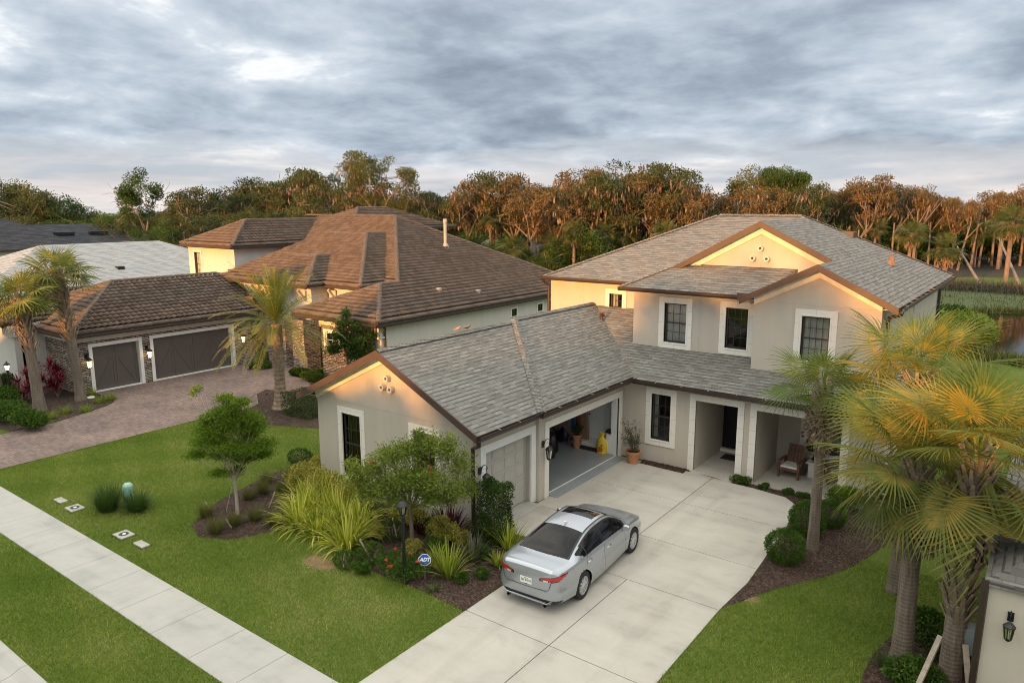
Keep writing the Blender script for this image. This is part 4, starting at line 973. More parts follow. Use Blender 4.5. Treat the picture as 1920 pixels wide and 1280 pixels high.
nb = thing('house', (-38, 26, 0), 'sprawling house with brown clay tile roof, stone garage front and paver driveway', 'house', absolute=True)
K9 = .93
def S9(x, y, z): return (x * K9, y * K9, HC - (HC - z) * K9)
def NBt(pts): return tiles(pts, 'roof', nb, M_tile)
# main body roof (coordinates measured from the photograph, then scaled about the camera height)
NBt([S9(-28.2, 26.06, 3.15), S9(-28.2, 31.13, 3.15), S9(-31.85, 31.13, 4.61), S9(-31.85, 29.71, 4.61)])
NBt([S9(-28.2, 31.13, 3.15), S9(-28.2, 48.0, 3.15), S9(-41.3, 40.1, 8.39), S9(-31.85, 31.13, 4.61)])
NBt([S9(-35.5, 26.06, 3.15), S9(-28.2, 26.06, 3.15), S9(-31.85, 29.71, 4.61)])
NBt([S9(-50, 31.13, 4.61), S9(-31.85, 31.13, 4.61), S9(-41.3, 40.4, 8.38), S9(-50, 40.4, 8.38)])
NBt([S9(-28.2, 48, 3.15), S9(-50, 48, 3.15), S9(-50, 40.15, 8.38), S9(-41.3, 40.15, 8.38)])
NBt([S9(-43.6, 38.0, 7.4), S9(-43.6, 50, 7.4), S9(-48.2, 46, 9.0), S9(-48.2, 42.6, 9.0)])
NBt([S9(-52.8, 38.0, 7.1), S9(-43.6, 38.0, 7.1), S9(-48.2, 42.6, 9.0)])
# the two stepped hips over the entry
e2 = lambda t: S9(-32.7 - t, 28.9 + t, 4.5 + .4 * t)
NBt([S9(-32.7, 28.9, 4.5), S9(-32.7, 31.0, 4.5), S9(-39.5, 37.8, 7.24), S9(-39.5, 35.7, 7.24)])
NBt([S9(-47, 28.9, 4.5), S9(-32.7, 28.9, 4.5), S9(-39.5, 35.7, 7.24), S9(-44, 35.7, 7.24)])
NBt([S9(-35.95, 27.6, 4.5), S9(-35.95, 29.0, 4.5), S9(-39.4, 32.4, 5.90), S9(-39.4, 31.1, 5.90)])
NBt([S9(-44.5, 27.6, 4.5), S9(-35.95, 27.6, 4.5), S9(-39.4, 31.1, 5.90), S9(-42, 31.1, 5.90)])
NBt([S9(-45.8, 27.3, 3.3), S9(-41.0, 27.3, 3.3), S9(-41.6, 29.5, 4.2), S9(-45.8, 29.5, 4.2)])
# tower
tw = lambda x, y, z: S9(x, y, z)
NBt([tw(-46.5, 29.5, 6.42), tw(-46.5, 40, 6.42), tw(-49.9, 40, 8.1), tw(-49.9, 32.9, 8.1)])
NBt([tw(-53.3, 29.5, 6.42), tw(-46.5, 29.5, 6.42), tw(-49.9, 32.9, 8.1)])
# garage block
gx = -37.5
NBt([(gx, 14.9, 3.12), (gx, 30.2, 3.12), (-42.3, 25.6, 5.02), (-42.3, 19.2, 5.02)])
NBt([(-47.0, 14.9, 3.12), (gx, 14.9, 3.12), (-42.3, 19.2, 5.02)])
NBt([(-41.6, 13.6, 3.45), (-41.6, 17.5, 3.45), (-44.4, 20, 4.6), (-44.4, 16.2, 4.6)])
NBt([(-47.2, 13.6, 3.45), (-41.6, 13.6, 3.45), (-44.4, 16.2, 4.6)])
tcp = MB()
for a, b in ((S9(-28.2, 26.06, 3.15), S9(-31.85, 29.71, 4.61)), (S9(-31.85, 29.71, 4.61), S9(-31.85, 31.13, 4.61)), (S9(-31.85, 31.13, 4.61), S9(-41.3, 40.3, 8.39)), (S9(-41.3, 40.3, 8.39), S9(-52, 40.4, 8.38)),
             (S9(-35.5, 26.06, 3.15), S9(-31.85, 29.71, 4.61)), (S9(-28.2, 48, 3.15), S9(-41.3, 40.2, 8.39)), (S9(-32.7, 28.9, 4.5), S9(-39.5, 35.7, 7.24)), (S9(-39.5, 35.7, 7.24), S9(-39.5, 37.8, 7.24)), (S9(-44, 35.7, 7.24), S9(-39.5, 35.7, 7.24)),
             (S9(-35.95, 27.6, 4.5), S9(-39.4, 31.1, 5.9)), (S9(-39.4, 31.1, 5.9), S9(-39.4, 32.4, 5.9)), (S9(-42, 31.1, 5.9), S9(-39.4, 31.1, 5.9)), (S9(-43.6, 38, 7.4), S9(-48.2, 42.6, 9)), (S9(-48.2, 42.6, 9), S9(-48.2, 46, 9)),
             (tw(-46.5, 29.5, 6.42), tw(-49.9, 32.9, 8.1)), (tw(-49.9, 32.9, 8.1), tw(-49.9, 40, 8.1)), (tw(-53.3, 29.5, 6.42), tw(-49.9, 32.9, 8.1)),
             ((gx, 14.9, 3.12), (-42.3, 19.2, 5.02)), ((-42.3, 19.2, 5.02), (-42.3, 25.6, 5.02)), ((gx, 30.2, 3.12), (-42.3, 25.6, 5.02)), ((-41.6, 13.6, 3.45), (-44.4, 16.2, 4.6)), ((-47, 14.9, 3.12), (-42.3, 19.2, 5.02)), ((-44.4, 16.2, 4.6), (-44.4, 20, 4.6))):
    tcp = MB(); tilecap(tcp, a, b); tcp.build('ridge_tile', M_tile, nb, uv=True)
# walls
nw = MB()
Xw = -28.6 * K9; zw = 3.48
rw = Fr((Xw, 24.75), (Xw, 44.5)); nwh = []
for (y0, y1, z0, z1) in ((35.55, 36.1, 2.52, 2.98), (35.55, 36.1, 1.90, 2.36), (38.35, 38.9, 2.52, 2.98), (38.35, 38.9, 1.90, 2.36), (39.75, 42.4, .3, 3.05)): nwh.append((y0 - 24.75, z0, y1 - 24.75, z1))
wall_panel(nw, (Xw, 24.75), (Xw, 44.5), 0, zw, nwh, .12)
wall_panel(nw, (Xw, 44.5), (-52, 44.5), 0, zw); wall_panel(nw, (-52, 44.5), (-52, 28), 0, zw)
fy = 24.75
wall_panel(nw, (-27.3, fy), (Xw, fy), 0, zw)
# turret walls under the stepped hips
wall_panel(nw, (-40.8, 27.5), (-30.9, 27.5), 0, 4.75); wall_panel(nw, (-30.9, 27.5), (-30.9, 30), 0, 4.75)
wall_panel(nw, (-40.6, 26.3), (-33.9, 26.3), 2.5, 4.75); wall_panel(nw, (-33.9, 26.3), (-33.9, 27.5), 2.5, 4.75)
# tower walls
tx0, tx1, ty = -52.9 * K9, -46.9 * K9, 29.9 * K9; tz = HC - (HC - 6.42) * K9
tf = Fr((tx0, ty), (tx1, ty))
wall_panel(nw, (tx0, ty), (tx1, ty), 0, tz, [(.75, 4.35, 1.55, 6.05)], .12); wall_panel(nw, (tx1, ty), (tx1, 38), 0, tz); wall_panel(nw, (tx0, 38), (tx0, ty), 0, tz)
# garage wall, left block
wall_panel(nw, (-46.5, 14.2), (-41.5, 14.2), 0, 3.4); wall_panel(nw, (-41.5, 14.2), (-41.5, 15.3), 0, 3.4)
wall_panel(nw, (-46.5, 30), (-46.5, 14.2), 0, 3.2)
nw.build('wall', M_nwall, nb)
ns = MB()
gfr = Fr((-38.0, 15.1), (-38.0, 25.0))
wall_panel(ns, (-38.0, 15.1), (-38.0, 25.0), 0, 2.62, [(.92, 0, 3.25, 2.32), (3.98, 0, 8.60, 2.32)], .25)
wall_panel(ns, (-41.5, 15.3), (-38.0, 15.3), 0, 2.62)
ns.build('stone_cladding', M_stonebk, nb, uv=True)
ns = MB(); wall_panel(ns, (-31.2, fy), (-27.3, fy), 0, 3.0, [(.35, 1.80, 1.30, 2.62)], .12); wall_panel(ns, (-31.2, 27), (-31.2, fy), 0, 3.0); ns.build('stone_cladding', M_stonebk, nb, uv=True)
for x0, x1 in ((-36.85, -35.15), (-34.5, -33.45)):
    ns = MB(); wall_panel(ns, (x0, 25.3), (x1, 25.3), 0, 2.9); wall_panel(ns, (x1, 25.3), (x1, 26.4), 0, 2.9); wall_panel(ns, (x0, 26.4), (x0, 25.3), 0, 2.9); ns.build('stone_pier', M_stonebk, nb, uv=True)
fz = MB(); gfr.box(fz, -.05, 2.62, 9.9, 2.98, -.02, .06); fz.box(-46.6, 14.1, 3.2, -41.4, 14.2, 3.42); fz.box(-41.5, 15.22, 2.62, -37.94, 15.3, 2.98)
fz.box(tx0, ty - .06, tz - .28, tx1 + .06, ty, tz - .02); fz.box(tx1, ty, tz - .28, tx1 + .06, 33, tz - .02); fz.box(-40.8, 26.22, 4.45, -33.85, 26.3, 4.72); fz.box(-33.9, 27.42, 4.45, -30.85, 27.5, 4.72); fz.box(-31.3, fy - .07, 3.0, Xw + .02, fy, 3.42)
fz.build('frieze_board', M_bracket, nb)
# square column with a bracketed capital, and a row of eave brackets
cb = MB(); cb.box(-42.2, 13.9, 0, -41.5, 14.6, 2.75); cb.build('column', M_nwall, nb)
br = MB(); br.box(-42.35, 13.75, 2.75, -41.35, 14.75, 2.83)
for k in range(5): br.box(-42.28 + k * .2, 13.68, 2.83, -42.18 + k * .2, 13.95, 3.3)
for k in range(4): br.box(-41.55, 13.8 + k * .22, 2.83, -41.3, 13.9 + k * .22, 3.3)
br.box(-27.4, fy - .25, 2.72, Xw + .1, fy + .35, 2.80)
for k in range(4): br.box(-27.3 + k * .22, fy - .22, 2.80, -27.2 + k * .22, fy, 3.3)
br.build('bracket', M_bracket, nb)
for k, (x, y) in enumerate(((-39.5, 26.3), (-38.9, 26.3), (-34.4, 26.3), (-33.2, 27.5))):
    b_ = MB(); b_.beam((x, y - .05, 3.9), (x, y - .55, 4.5), .12, .14); b_.beam((x, y - .05, 3.9), (x, y - .05, 4.45), .12, .12); b_.build('bracket', M_bracket, nb)
gutter(nb, (gx + .02, 14.9, 3.05), (gx + .02, 26.5, 3.05), (1, 0), .12, .14, M_ndark); 
a = S9(-28.2, 26.0, 3.06); b = S9(-28.2, 47.8, 3.06); gutter(nb, a, b, (1, 0), .12, .14, M_ndark)
a2 = S9(-35.4, 26.0, 3.06); gutter(nb, a2, a, (0, -1), .12, .14, M_ndark)
a = tw(-53.3, 29.45, 6.36); b = tw(-46.45, 29.45, 6.36); gutter(nb, a, b, (0, -1), .12, .14, M_ndark); c_ = tw(-46.45, 38, 6.36); gutter(nb, b, c_, (1, 0), .12, .14, M_ndark)
a = S9(-44, 27.55, 4.42); b = S9(-35.9, 27.55, 4.42); gutter(nb, a, b, (0, -1), .1, .12, M_ndark); a = S9(-35.9, 28.85, 4.42); b = S9(-32.65, 28.85, 4.42); gutter(nb, a, b, (0, -1), .1, .12, M_ndark)
gutter(nb, (-47, 14.88, 3.05), (-37.5, 14.88, 3.05), (0, -1), .12, .14, M_ndark); gutter(nb, (-47, 13.58, 3.38), (-41.6, 13.58, 3.38), (0, -1), .12, .14, M_ndark)
downspout(nb, [(Xw + .35, 24.6, 3.4), (Xw + .3, 24.75, 3.2), (Xw + .06, 24.95, 3.05), (Xw + .06, 24.95, .1)], .11, mat=M_ndark)
# garage doors with carriage-style cross braces
def cgdoor(fr, s0, s1, z1, panels):
    m_ = MB(); fr.box(m_, s0, .04, s1, z1, -.22, -.19); w_ = (s1 - s0) / panels; o0, o1 = -.19, -.172
    for k in range(panels):
        a, b = s0 + k * w_ + .01, s0 + (k + 1) * w_ - .01
        for q in ((a, .05, a + .12, z1 - .01), (b - .12, .05, b, z1 - .01), (a + .12, z1 - .16, b - .12, z1 - .01), (a + .12, .05, b - .12, .2), (a + .12, z1 - .62, b - .12, z1 - .50)): fr.box(m_, *q, o0, o1)
        lo, hi = (a + .14, b - .14) if k % 2 == 0 else (b - .14, a + .14)
        m_.beam(fr.p(lo, .22, o1 + .001), fr.p(hi, z1 - .64, o1 + .001), .012, .12, upv=fr.d)
    d_ = m_.build('garage_door', M_ngd, nb); return d_
cgdoor(gfr, .98, 3.19, 2.26, 2); cgdoor(gfr, 4.04, 8.54, 2.26, 4)
t = MB(); ring(gfr, t, .76, 0, 3.41, 2.48, .17, -.22, .03, bottom=False); t.build('door_surround', M_white, nb)
t = MB(); ring(gfr, t, 3.82, 0, 8.76, 2.48, .17, -.22, .03, bottom=False); t.build('door_surround', M_white, nb)
t = MB(); gfr.box(t, .93, 0, 3.24, .05, -.19, .02); gfr.box(t, 3.99, 0, 8.59, .05, -.19, .02); t.build('door_threshold', M_white, nb)
for s_0 in (.62, 3.62, 9.15): lantern(nb, gfr, s_0, 1.72, 1.45, lit=True)
nfr = Fr((-31.2, fy), (Xw, fy)); window(nb, nfr, .35, 1.80, 1.30, 2.62, .16, sash='none', grid=(2, 2), frame_mat=M_white, trim_mat=M_white, inset=.04, tj=False)
window(nb, tf, .75, 4.35, 1.55, 6.05, .13, grid=(2, 4), frame_mat=M_frame, trim_mat=M_white, inset=.05, tj=False, curtain=[(0, 1, 1, 0)])
for s0, z0, s1, z1 in nwh[:4]: window(nb, rw, s0, z0, s1, z1, .10, sash='none', grid=None, frame_mat=M_frame, trim_mat=M_white, inset=.03, tj=False, fw=.035, curtain=[(0, 1, 1, 0)] if z0 < 2 else None)
t = MB(); s0, z0, s1, z1 = nwh[4]; rw.box(t, s0, z0, s1, z1, -.4, -.12); t.build('lanai_screen', M_room, nb)
# arched white entry door between the stone piers
d_ = MB(); d_.box(-35.15, 26.3, 0, -34.5, 26.36, 2.3); d_.build('front_door', M_white, nb)
pp = MB(); px_, py_, pz_ = S9(-36.0, 40.1, 6.25); pp.tube([(px_, py_, pz_ - .2), (px_, py_, pz_ + 1.72)], .115, 12); pp.lathe([(.14, 1.62), (.15, 1.66), (.15, 1.84), (.13, 1.88)], (px_, py_, pz_), 12); pp.lathe([(.34, -.16), (.22, .08), (.16, .22)], (px_, py_, pz_), 12)
pp.build('chimney_pipe', M_pvc, nb)
for q in ((-30.4, 33.2), (-29.6, 36.0)):
    x_, y_, z_2 = S9(q[0], q[1], 3.15 + .4 * (-28.2 - q[0])); v = MB(); v.box(x_ - .12, y_ - .12, z_2 - .05, x_ + .12, y_ + .12, z_2 + .2); v.build('roof_vent', M_pvc, nb, bevel=.03)

# ---------------------------------------------------------------- simple hip-roofed houses farther off
def hiphouse(label, x0, x1, y0, y1, ze_, slope, mat_roof, mat_wall, ridge_axis='y', oh=.45, wins=(), name='house'):
    h = thing(name, ((x0 + x1) / 2, (y0 + y1) / 2, 0), label, 'house', absolute=True)
    wl = MB()
    for a, b in (((x0, y0), (x1, y0)), ((x1, y0), (x1, y1)), ((x1, y1), (x0, y1)), ((x0, y1), (x0, y0))): wall_panel(wl, a, b, 0, ze_)
    wl.build('wall', mat_wall, h)
    X0, X1, Y0, Y1 = x0 - oh, x1 + oh, y0 - oh, y1 + oh
    if ridge_axis == 'y': hw = (X1 - X0) / 2; r0, r1 = ((X0 + X1) / 2, Y0 + hw), ((X0 + X1) / 2, Y1 - hw)
    else: hw = (Y1 - Y0) / 2; r0, r1 = (X0 + hw, (Y0 + Y1) / 2), (X1 - hw, (Y0 + Y1) / 2)
    zr_ = ze_ + hw * slope; a, b, c, d = (X0, Y0, ze_), (X1, Y0, ze_), (X1, Y1, ze_), (X0, Y1, ze_); R0 = (*r0, zr_); R1 = (*r1, zr_)
    rf = MB()
    for f_ in (((a, b, R0), (b, c, R1, R0), (c, d, R1), (d, a, R0, R1)) if ridge_axis == 'y' else ((a, b, R1, R0), (b, c, R1), (c, d, R0, R1), (d, a, R0))): rf.prism(f_, (0, 0, -.15))
    rf.build('roof', mat_roof, h, uv=True)
    fs = MB(); fs.box(X0, Y0 - .03, ze_ - .2, X1, Y0, ze_ - .005); fs.box(X1, Y0, ze_ - .2, X1 + .03, Y1, ze_ - .005); fs.box(X0, Y1, ze_ - .2, X1, Y1 + .03, ze_ - .005); fs.build('fascia', M_ndark, h)
    for (fx_, s0, z0, s1, z1) in wins:
        fr = {'+x': Fr((x1, y0), (x1, y1)), '-y': Fr((x0, y0), (x1, y0)), '+y': Fr((x1, y1), (x0, y1))}[fx_]
        m_ = MB(); ring(fr, m_, s0 - .1, z0 - .1, s1 + .1, z1 + .1, .1, 0, .04); f2 = m_.build('window', M_white, h)
        m_ = MB(); fr.box(m_, s0, z0, s1, z1, .005, .015); sub(m_.build('pane', M_room, h), f2)
    return h
h2 = hiphouse('single-storey house with pale grey shingle hip roof behind the brown tiled garage', -71.0, -57.0, 17.0, 40.5, 3.1, .41, M_wshin, M_nwall, 'y', .5, [('+x', 4, .8, 5, 2.4)])
v = MB(); v.box(-59.9, 27.6, 3.7, -59.3, 28.1, 4.5); v.build('roof_vent', M_black, h2)
h3 = hiphouse('distant house with charcoal shingle roof behind the pale grey roof', -107, -95.5, 28.5, 50, 4.3, .42, M_dshin, M_nwall, 'y', .5, [('+x', 3.5, 1.6, 5, 2.9)])
for y_ in (38.6, 42.6):
    v = MB(); v.box(-98.6, y_, 5.7, -98.0, y_ + 2.2, 6.05); v.build('roof_vent', M_black, h3)
rf = MB(); 
for f_ in (((-106.5, 24.5, 4.33), (-95.03, 24.5, 4.33), (-101, 32.5, 7.7)), ((-95.03, 24.5, 4.33), (-95.03, 41, 4.33), (-101, 34.5, 7.7), (-101, 32.5, 7.7)), ((-95.03, 41, 4.33), (-106.5, 41, 4.33), (-101, 34.5, 7.7)), ((-106.5, 41, 4.33), (-106.5, 24.5, 4.33), (-101, 32.5, 7.7), (-101, 34.5, 7.7))): rf.prism(f_, (0, 0, -.15))
rf.build('roof', M_dshin, h3, uv=True)
h4 = hiphouse('low lanai roof of the house far behind the tiled roof', -36, -28, 62, 74, 3.0, .15, M_dshin, M_nwall, 'y', .4)
# unseen houses across the street, heights and widths shaped to shade the lower lots
for i_, (x0, x1, zz) in enumerate(((-76, -56, 3.4), (-52, -33, 3.9), (-29, -13, 4.0), (-12, 12, 5.4), (14, 30, 3.2))):
    hh = hiphouse(['hip-roofed house across the street facing the sprawling tiled house', 'hip-roofed house across the street facing the paver driveway', 'hip-roofed house across the street facing the garage gable', 'taller hip-roofed house across the street facing the porch', 'hip-roofed house across the street at the far right'][i_], x0, x1, -34, -20, zz, .60, M_shin, M_nwall, 'x', .6, [('+y', 4, .8, 6, 2.4), ('+y', 10, .8, 12, 2.4)])
# the house at the right edge of the lot
rh = thing('house', (6, 20, 0), 'beige stucco house corner with wall lantern at the right edge', 'house', absolute=True)
q = MB(); wall_panel(q, (-.36, 14.0), (12, 14.0), 0, 3.0); wall_panel(q, (12, 14), (12, 28), 0, 3.0); wall_panel(q, (-.36, 28), (-.36, 14.0), 0, 3.0); wall_panel(q, (12, 28), (-.36, 28), 0, 3.0); M_rwall = stucco('stucco_beige', (.56, .51, .43)); q.build('wall', M_rwall, rh)
q = MB()
for f_ in (((-.42, 13.92, 3.02), (12.4, 13.92, 3.02), (5.8, 20, 6.2)), ((12.4, 13.92, 3.02), (12.4, 28.4, 3.05), (5.8, 22, 6.2), (5.8, 20, 6.2)), ((12.4, 28.4, 3.05), (-.42, 28.4, 3.02), (5.8, 22, 6.2)), ((-.42, 28.4, 3.02), (-.42, 13.92, 3.02), (5.8, 20, 6.2), (5.8, 22, 6.2))): q.prism(f_, (0, 0, -.12))
q.build('roof', M_shin, rh, uv=True)
rfr = Fr((-.36, 14.0), (12, 14.0)); lantern(rh, rfr, .36, 2.33, .90)
downspout(rh, [(-.40, 13.95, 3.0), (-.42, 13.95, .1)], .10)
um = MB(); um.box(-.95, 15.0, .95, -.5, 15.35, 1.45); um.box(-.5, 15.05, 1.1, -.36, 15.3, 1.3); um.tube([(-.72, 15.2, .3), (-.72, 15.2, .95)], .03, 8); um.lathe([(.09, 0), (.09, .06), (.07, .09)], (-.72, 15.17, 1.45), 12)
um.build('utility_meter', simple('meter_grey', (.22, .25, .26), .5), rh, bevel=.01)
# ---------------------------------------------------------------- plants
def G(px, py, z=0.0):      # survey helper: the ground point seen at a photograph coordinate
    c = Vector((px - 960, 640 - py, f_px)); d = Vector((Uc.dot(c), Vc.dot(c), Zc.dot(c))); t = (z - HC) / d.z
    return CAMP + d * t
def rotm(az, el, roll=0.):
    ca, sa, ce, se = math.cos(az), math.sin(az), math.cos(el), math.sin(el)
    X = np.array([ca * ce, sa * ce, se]); Y = np.array([-sa, ca, 0.]); Z = np.cross(X, Y)
    cr_, sr = math.cos(roll), math.sin(roll); Y2 = Y * cr_ + Z * sr; Z2 = -Y * sr + Z * cr_
    return np.stack([X, Y2, Z2], 1)
def fan_leaf(rs, R=1.0, nseg=34, spread=132, Lp=.8, pleat=.28, ragged=.1, split=.36, w0=.022):
    V, F, T = [], [], []
    n = 5
    for i in range(n + 1):
        x = Lp * i / n; wv = w0 * (1.25 - .5 * i / n); V += [(x, -wv, 0), (x, wv, 0), ]
    for i in range(n): F.append((2 * i, 2 * i + 1, 2 * i + 3, 2 * i + 2)); T.append(.55)
    A = np.radians(np.linspace(-spread, spread, nseg)); da = A[1] - A[0]
    for k, a in enumerate(A):
        L = R * (.72 + .28 * math.cos(a * .62)) * (1 + rs.normal(0, ragged * .5)); dr = rs.uniform(.6, 1.5)
        hubx = Lp + .20 * R * (1 - abs(a) / 2.6)
        ca, sa = math.cos(a), math.sin(a); b = len(V); yel = rs.uniform(-.12, .18)
        for j, (fr_, wf) in enumerate(((.02, .02), (split, .96), (.70, .55), (.90, .26), (1.0, .03))):
            r = fr_ * L; hw = (split * L * math.tan(da / 2)) * wf * 1.04; z = -.10 * (r / R) ** 2 * R - (.13 * dr * max(0, fr_ - .55) ** 1.6 * R * 2) - .22 * (abs(a) / 2.3) ** 2 * r
            x = hubx + ca * r; y = sa * r; pz = hw * pleat * (1 if k % 2 else -1)
            V += [(x - sa * -hw * -1 * -1, y + ca * -hw, z + pz), (x - sa * hw, y + ca * hw, z - pz)]
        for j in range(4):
            F.append((b + 2 * j, b + 2 * j + 1, b + 2 * j + 3, b + 2 * j + 2)); T.append(min(1, max(0, (.70, .52, .38, .50)[j] + yel)))  # hub end yellower: leaf's own yellowing plus some sunlit tone put into tint
    V = np.array(V); m_ = np.arange(len(V)) >= 2 * (n + 1); pt = rs.uniform(-.10, .22); dx = V[m_, 0] - Lp; dz = V[m_, 2].copy()
    V[m_, 0] = Lp + dx * math.cos(pt) + dz * math.sin(pt); V[m_, 2] = dz * math.cos(pt) - dx * math.sin(pt)
    return V, np.array(F), np.array(T)
def crown_fan(rs, n=26, R=1.0, Lp=.8, el=(80, -35), droop=.10, nseg=34, yellow=0., azb=None, fans=None, skirt=0, extra=()):
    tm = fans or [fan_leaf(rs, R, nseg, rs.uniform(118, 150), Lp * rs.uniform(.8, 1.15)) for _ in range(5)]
    parts = []; dead = []
    for i in range(n + skirt):
        V, F, T = tm[i % len(tm)]; f_ = (i + .5) / n; isd = i >= n; ex = extra[i - (n - len(extra))] if n - len(extra) <= i < n else None
        e = R_(el[0] + (el[1] - el[0]) * min(1, f_) ** .8 + rs.normal(0, 6)) if not isd else R_(rs.uniform(-75, -58))
        az = i * 2.39996 + rs.normal(0, .15); s_ = rs.uniform(.85, 1.1) * (.8 if f_ < .15 else 1) * (.85 if isd else 1)
        if ex: az = R_(ex[0]); e = R_(ex[1]); s_ = ex[2] if len(ex) > 2 else 1.05
        M = rotm(az, e, rs.normal(0, .35)); W_ = (V * s_) @ M.T
        r2 = W_[:, 0] ** 2 + W_[:, 1] ** 2; W_[:, 2] -= droop * r2 * (1.0 if e > 0 else .6)
        if isd:
            W_ += rs.normal(0, .025, W_.shape); W_[:, :2] *= .8; dead.append((W_, F, np.clip(T * .3 + rs.uniform(.1, .8), 0, 1)))
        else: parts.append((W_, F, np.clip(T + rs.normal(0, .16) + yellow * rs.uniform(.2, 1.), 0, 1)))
    return merge(parts), (merge(dead) if dead else None)
def boots(h0, h1, r, rs, dens=1.0, L=.30):
    mb = MB(); n = int((h1 - h0) * 26 * dens)
    for i in range(n):
        z = h0 + (h1 - h0) * i / n; a = i * 2.39996 + rs.normal(0, .1); ln = L * rs.uniform(.6, 1.3); w_ = .055 * rs.uniform(.8, 1.3) * (L / .4) ** .3; out = .75 * rs.uniform(.7, 1.4)
        c, s = math.cos(a), math.sin(a); rr = r * (1 + .12 * (z - h0) / (h1 - h0))
        b0 = Vector((c * rr * .8, s * rr * .8, z)); tip = Vector((c * (rr + ln * out * .5), s * (rr + ln * out * .5), z + ln)); side = Vector((-s, c, 0)) * w_
        mb.poly([b0 - side, b0 + side, tip + side * .45, tip - side * .45]); o = Vector((c, s, 0)) * -.03
        mb.poly([b0 - side + o, tip - side * .45 + o, tip + side * .45 + o, b0 + side + o]); mb.poly([tip - side * .45, tip + side * .45, tip + side * .45 + o, tip - side * .45 + o])
        mb.poly([b0 - side, tip - side * .45, tip - side * .45 + o, b0 - side + o]); mb.poly([b0 + side, b0 + side + o, tip + side * .45 + o, tip + side * .45])
    return mb
def trunk_mb(h, r0, r1, lean=(0, 0), n=14, flare=1.35, rings=True):
    path, rad = [], []; k = int(h / .11)
    for i in range(k + 1):
        t = i / k; path.append((lean[0] * t ** 1.5, lean[1] * t ** 1.5, h * t - .05)); r = r0 + (r1 - r0) * t
        r *= 1 + (flare - 1) * math.exp(-t * h / .35); rad.append(r * (1 + .03 * math.sin(i * 1.7) * math.sin(i * .43) + .009 * (1 if i % 2 else -1) * (1 if rings else 0)))
    mb = MB(); mb.tube(path, rad, n); return mb
def sabal(loc, label, h, seed, R=1.0, n=24, Lp=.8, r0=.19, r1=.17, lean=(0, 0), boot0=.55, skirt=4, yellow=.1, group=None, el=(78, -30), nseg=42, droop=.05, extra=()):
    rs = np.random.default_rng(seed); t = thing('palm_tree', loc, label, 'palm tree', group)
    trunk_mb(h, r0, r1, lean).build('trunk', M_ptrunk, t, smooth=True)
    bm_ = boots(h * boot0, h - .02, r1 * 1.02, rs, 1.5, .42)
    bm_.v = [(x + lean[0] * (z / h) ** 1.5, y + lean[1] * (z / h) ** 1.5, z) for x, y, z in bm_.v]
    bm_.build('leaf_bases', M_boot, t)
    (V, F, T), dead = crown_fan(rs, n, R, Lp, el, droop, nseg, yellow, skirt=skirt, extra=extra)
    off = np.array([lean[0], lean[1], h + .05])
    if seed == 13:      # fronds stop at the neighbouring wall instead of passing into it
        Wc = (V + off + np.array(loc))[F].reshape(len(F), -1, 3); kp_ = ~((Wc[:, :, 0].max(1) > -.6) & (Wc[:, :, 1].max(1) > 13.75) & (Wc[:, :, 2].min(1) < 3.5)); F, T = F[kp_], T[kp_]
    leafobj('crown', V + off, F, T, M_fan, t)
    if dead: V, F, T = dead; leafobj('dead_fronds', V + off - np.array([0, 0, .1]), F, T, M_dead, t)
    return t
# the five landscape palms
sabal((-4.53, 19.74, 0), 'slim palm with green crown in the round mulch bed before the porch', 4.45, 11, R=.92, n=15, Lp=.75, r0=.14, r1=.125, lean=(-.02, .05), boot0=.62, skirt=5, yellow=-.05, el=(78, -25), droop=.03)
sabal((-1.72, 15.74, 0), 'middle palm in the right foreground, leaning trunk over red-flowered shrubs', 4.15, 12, R=1.02, n=24, Lp=.85, r0=.185, r1=.175, lean=(-.06, .10), boot0=.62, skirt=9, yellow=.12, el=(82, -30), droop=.03, extra=((-143, -45), (-100, -55), (180, -35)))
sabal((-.82, 15.05, 0), 'largest front palm at right, its shaggy trunk braced by timber props', 4.70, 13, R=1.08, n=40, Lp=.95, r0=.19, r1=.18, lean=(.02, .15), boot0=.30, skirt=5, yellow=.2, el=(82, -25), droop=.03, extra=((37, -35), (50, -50), (20, -38), (37, -48), (8, -52), (-15, -42), (60, -40), (25, -62), (-60, -58), (-120, -45), (-44, -50, 1.3), (-56, -52, 1.3), (-50, -50), (-48, -62), (-60, -66)))
sabal((-2.3, 18.7, 0), 'rear palm of the right-hand group, gold-lit fans above the others', 5.25, 14, R=1.08, n=22, Lp=.95, r0=.20, r1=.19, lean=(0, .1), boot0=.6, skirt=3, yellow=.22, el=(80, -25), droop=.03)
sabal((-37.04, 14.89, 0), 'palm standing against the stone wall beside the left garage door', 6.1, 15, R=.95, nseg=24, n=26, Lp=.8, r0=.22, r1=.19, lean=(-.25, -.35), boot0=.45, skirt=2, yellow=.15)
sabal((-36.56, 12.92, 0), 'palm rising from the mulch left of the red cordyline bushes', 5.1, 16, R=1.0, nseg=24, n=28, Lp=.8, r0=.24, r1=.20, lean=(-.15, -.2), boot0=.5, skirt=3, yellow=.12)
sabal((-40.3, 12.6, 0), 'palm at the far left edge of the photo with a pale trunk', 5.0, 17, R=1.0, nseg=24, n=26, Lp=.8, r0=.22, r1=.19, lean=(-.6, -.5), boot0=.6, skirt=2, yellow=.15)
# timber props of the front palm
for i_, (a_, b_) in enumerate((((-1.35, 14.0, .05), (-1.02, 14.85, 1.25)), ((-.35, 14.3, .05), (-.62, 14.9, 1.2)))):
    mb = MB(); mb.beam(a_, b_, .09, .05); tag(mb.build('timber_prop', M_stake), 'timber prop leaning on the ' + ('left' if i_ == 0 else 'right') + ' side of the front palm trunk', 'prop', 'timber props of the front palm')

